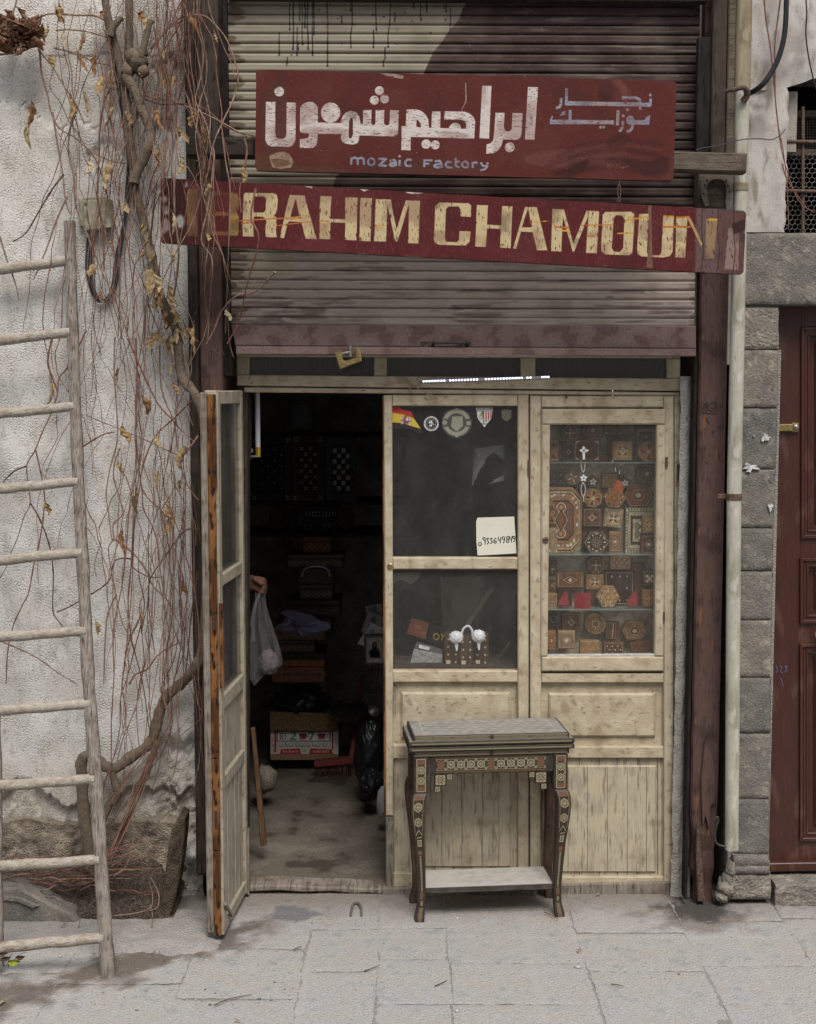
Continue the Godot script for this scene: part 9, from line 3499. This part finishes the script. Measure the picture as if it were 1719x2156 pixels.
func build_person() -> void:
	var hand := W(542,1228,-0.30)
	var foot := Vector3(-0.86,0.02,-0.48)
	var t := thing("person","person in dark clothes hidden behind the open door leaf, holding out a plastic bag","person",foot)
	var sh := Vector3(-0.90,1.42,-0.46)                     # middle of the shoulders
	var rs := sh + Vector3(0.13,-0.02,0.08)
	var ls := sh + Vector3(-0.13,-0.02,-0.10)
	var el := Vector3(-0.765,1.165,-0.27)
	var wr := hand + Vector3(-0.062,0.012,0.0)
	var hp := Vector3(-0.88,0.92,-0.48)
	var cloth := Color(0.022,0.022,0.026)
	var skin := Color(0.125,0.062,0.045)
	var b := MB.new()
	surface(b,[
		[sh + Vector3(0,-0.05,0),hp + Vector3(0,0.12,0),0.125,0.115],[rs,ls,0.065,0.065],[hp + Vector3(0,0.12,0),hp,0.12,0.13],
		[rs,el,0.055,0.044],[el,wr,0.043,0.028],
		[ls,ls + Vector3(-0.05,-0.28,0.03),0.055,0.043],[ls + Vector3(-0.05,-0.28,0.03),ls + Vector3(-0.02,-0.52,0.09),0.042,0.03],
		[hp + Vector3(0.07,-0.04,0.03),Vector3(-0.80,0.5,-0.44),0.085,0.06],[Vector3(-0.80,0.5,-0.44),Vector3(-0.80,0.09,-0.47),0.06,0.042],
		[hp + Vector3(-0.07,-0.04,-0.03),Vector3(-0.95,0.5,-0.50),0.085,0.06],[Vector3(-0.95,0.5,-0.50),Vector3(-0.96,0.09,-0.53),0.06,0.042],
		[Vector3(-0.80,0.06,-0.47),Vector3(-0.74,0.05,-0.32),0.042,0.035],[Vector3(-0.96,0.06,-0.53),Vector3(-0.92,0.05,-0.38),0.042,0.035],
		[sh,sh + Vector3(0.0,0.1,0.01),0.055,0.05]],0.02,0.06,func(p: Vector3) -> Color: return cloth)
	# head with its features
	var hc := sh + Vector3(0.01,0.21,0.02)
	surface(b,[
		[hc + Vector3(0,0.03,-0.01),hc + Vector3(0.01,-0.02,0.01),0.085,0.075],[hc + Vector3(0.015,-0.05,0.03),hc + Vector3(0.02,-0.085,0.045),0.055,0.035],
		[hc + Vector3(0.035,0.005,0.082),hc + Vector3(0.045,-0.025,0.098),0.01,0.014],[hc + Vector3(0.02,-0.055,0.075),hc + Vector3(0.05,-0.055,0.066),0.009,0.009],
		[hc + Vector3(0.083,-0.01,-0.015),hc + Vector3(0.085,-0.04,-0.01),0.012,0.009],[hc + Vector3(-0.083,-0.01,0.0),hc + Vector3(-0.083,-0.04,0.005),0.012,0.009],
		[sh + Vector3(0,0.06,0.0),hc + Vector3(0,-0.06,0.0),0.052,0.05]],0.009,0.02,func(p: Vector3) -> Color: return Color(0.03,0.025,0.022) if p.y > hc.y + 0.045 or p.z < hc.z - 0.04 else skin)
	# hand: palm, four fingers curled round the bag's neck, thumb across
	var bones := [[wr,hand + Vector3(-0.022,0.004,0.0),0.024,0.026],[hand + Vector3(-0.022,0.012,0.004),hand + Vector3(0.006,0.010,0.012),0.018,0.016],[hand + Vector3(-0.022,-0.010,0.004),hand + Vector3(0.004,-0.014,0.010),0.016,0.014]]
	for i in 4:
		var y := 0.020 - i * 0.0150
		var k: float = [0.95,1.05,1.0,0.82][i]
		var a := hand + Vector3(0.004,y,0.012)
		var c := a + Vector3(0.020 * k,-0.004,0.010)
		var e := c + Vector3(0.004,-0.010 * k,-0.020)
		var g := e + Vector3(-0.016 * k,-0.006,-0.006)
		bones.append_array([[a,c,0.0090,0.0084],[c,e,0.0084,0.0078],[e,g,0.0078,0.0068]])
	bones.append_array([[hand + Vector3(-0.018,0.014,0.012),hand + Vector3(-0.004,0.020,0.030),0.012,0.0098],[hand + Vector3(-0.004,0.020,0.030),hand + Vector3(0.018,0.004,0.034),0.0096,0.0082]])
	surface(b,bones,0.003,0.007,func(p: Vector3) -> Color: return skin if p.x > wr.x + 0.004 else cloth)
	var bm := mat("person_body",Color.WHITE,0.7)
	bm.vertex_color_use_as_albedo = true
	part("body",b,bm,t)
	# the bag hangs from the hand
	t = thing("plastic_bag","thin translucent plastic carrier bag held in the doorway","bag",W(560,1430,-0.29))
	b = MB.new()
	var f := func(u: float,v: float) -> Vector3:
		var a := TAU * u
		var k := 1.0 - v
		var half := lerpf(9.0,36.0,smoothstep(0.03,0.78,k)) * (1.0 - smoothstep(0.86,1.0,k) * 0.75)
		var cx := lerpf(547.0,559.0,k) - smoothstep(0.8,1.0,k) * 14.0
		var q := W(cx + cos(a) * half * (1.0 + 0.06 * sin(a * 5.0 + k * 3.0)),1244.0 + k * 190.0 + cos(a) * -10.0 * smoothstep(0.7,1.0,k),-0.29)
		q.z += sin(a) * half * 0.0009 * (1.0 + 0.3 * sin(a * 7.0 + k * 5.0))
		q += Vector3(fb(q.y,a,6.0),0,fb(q.y + 3.0,a,9.0)) * 0.006
		return q
	b.grid(56,40,f)
	part("bag",b,MT.bag_plastic,t)
	b = MB.new()
	bag(b,W(566,1395,-0.29),Vector3(0.035,0.05,0.022),1.4,24)
	b.col = Color.WHITE
	part("contents",b,mat("bag_contents",L(0.13,0.11,0.11),0.8,"mottle",Vector3.ONE * 5.0),t)
	b = MB.new()
	for s in [[[548,1248],[538,1275],[532,1310],[534,1350]],[[548,1248],[536,1280],[528,1320]]]:
		var pts := []
		for p in s:
			pts.append(W(p[0],p[1],-0.27))
		pts = smooth(pts,4)
		b.tube(pts,taper(pts.size(),0.006,0.009),8)
	part("handle",b,MT.bag_plastic,t)
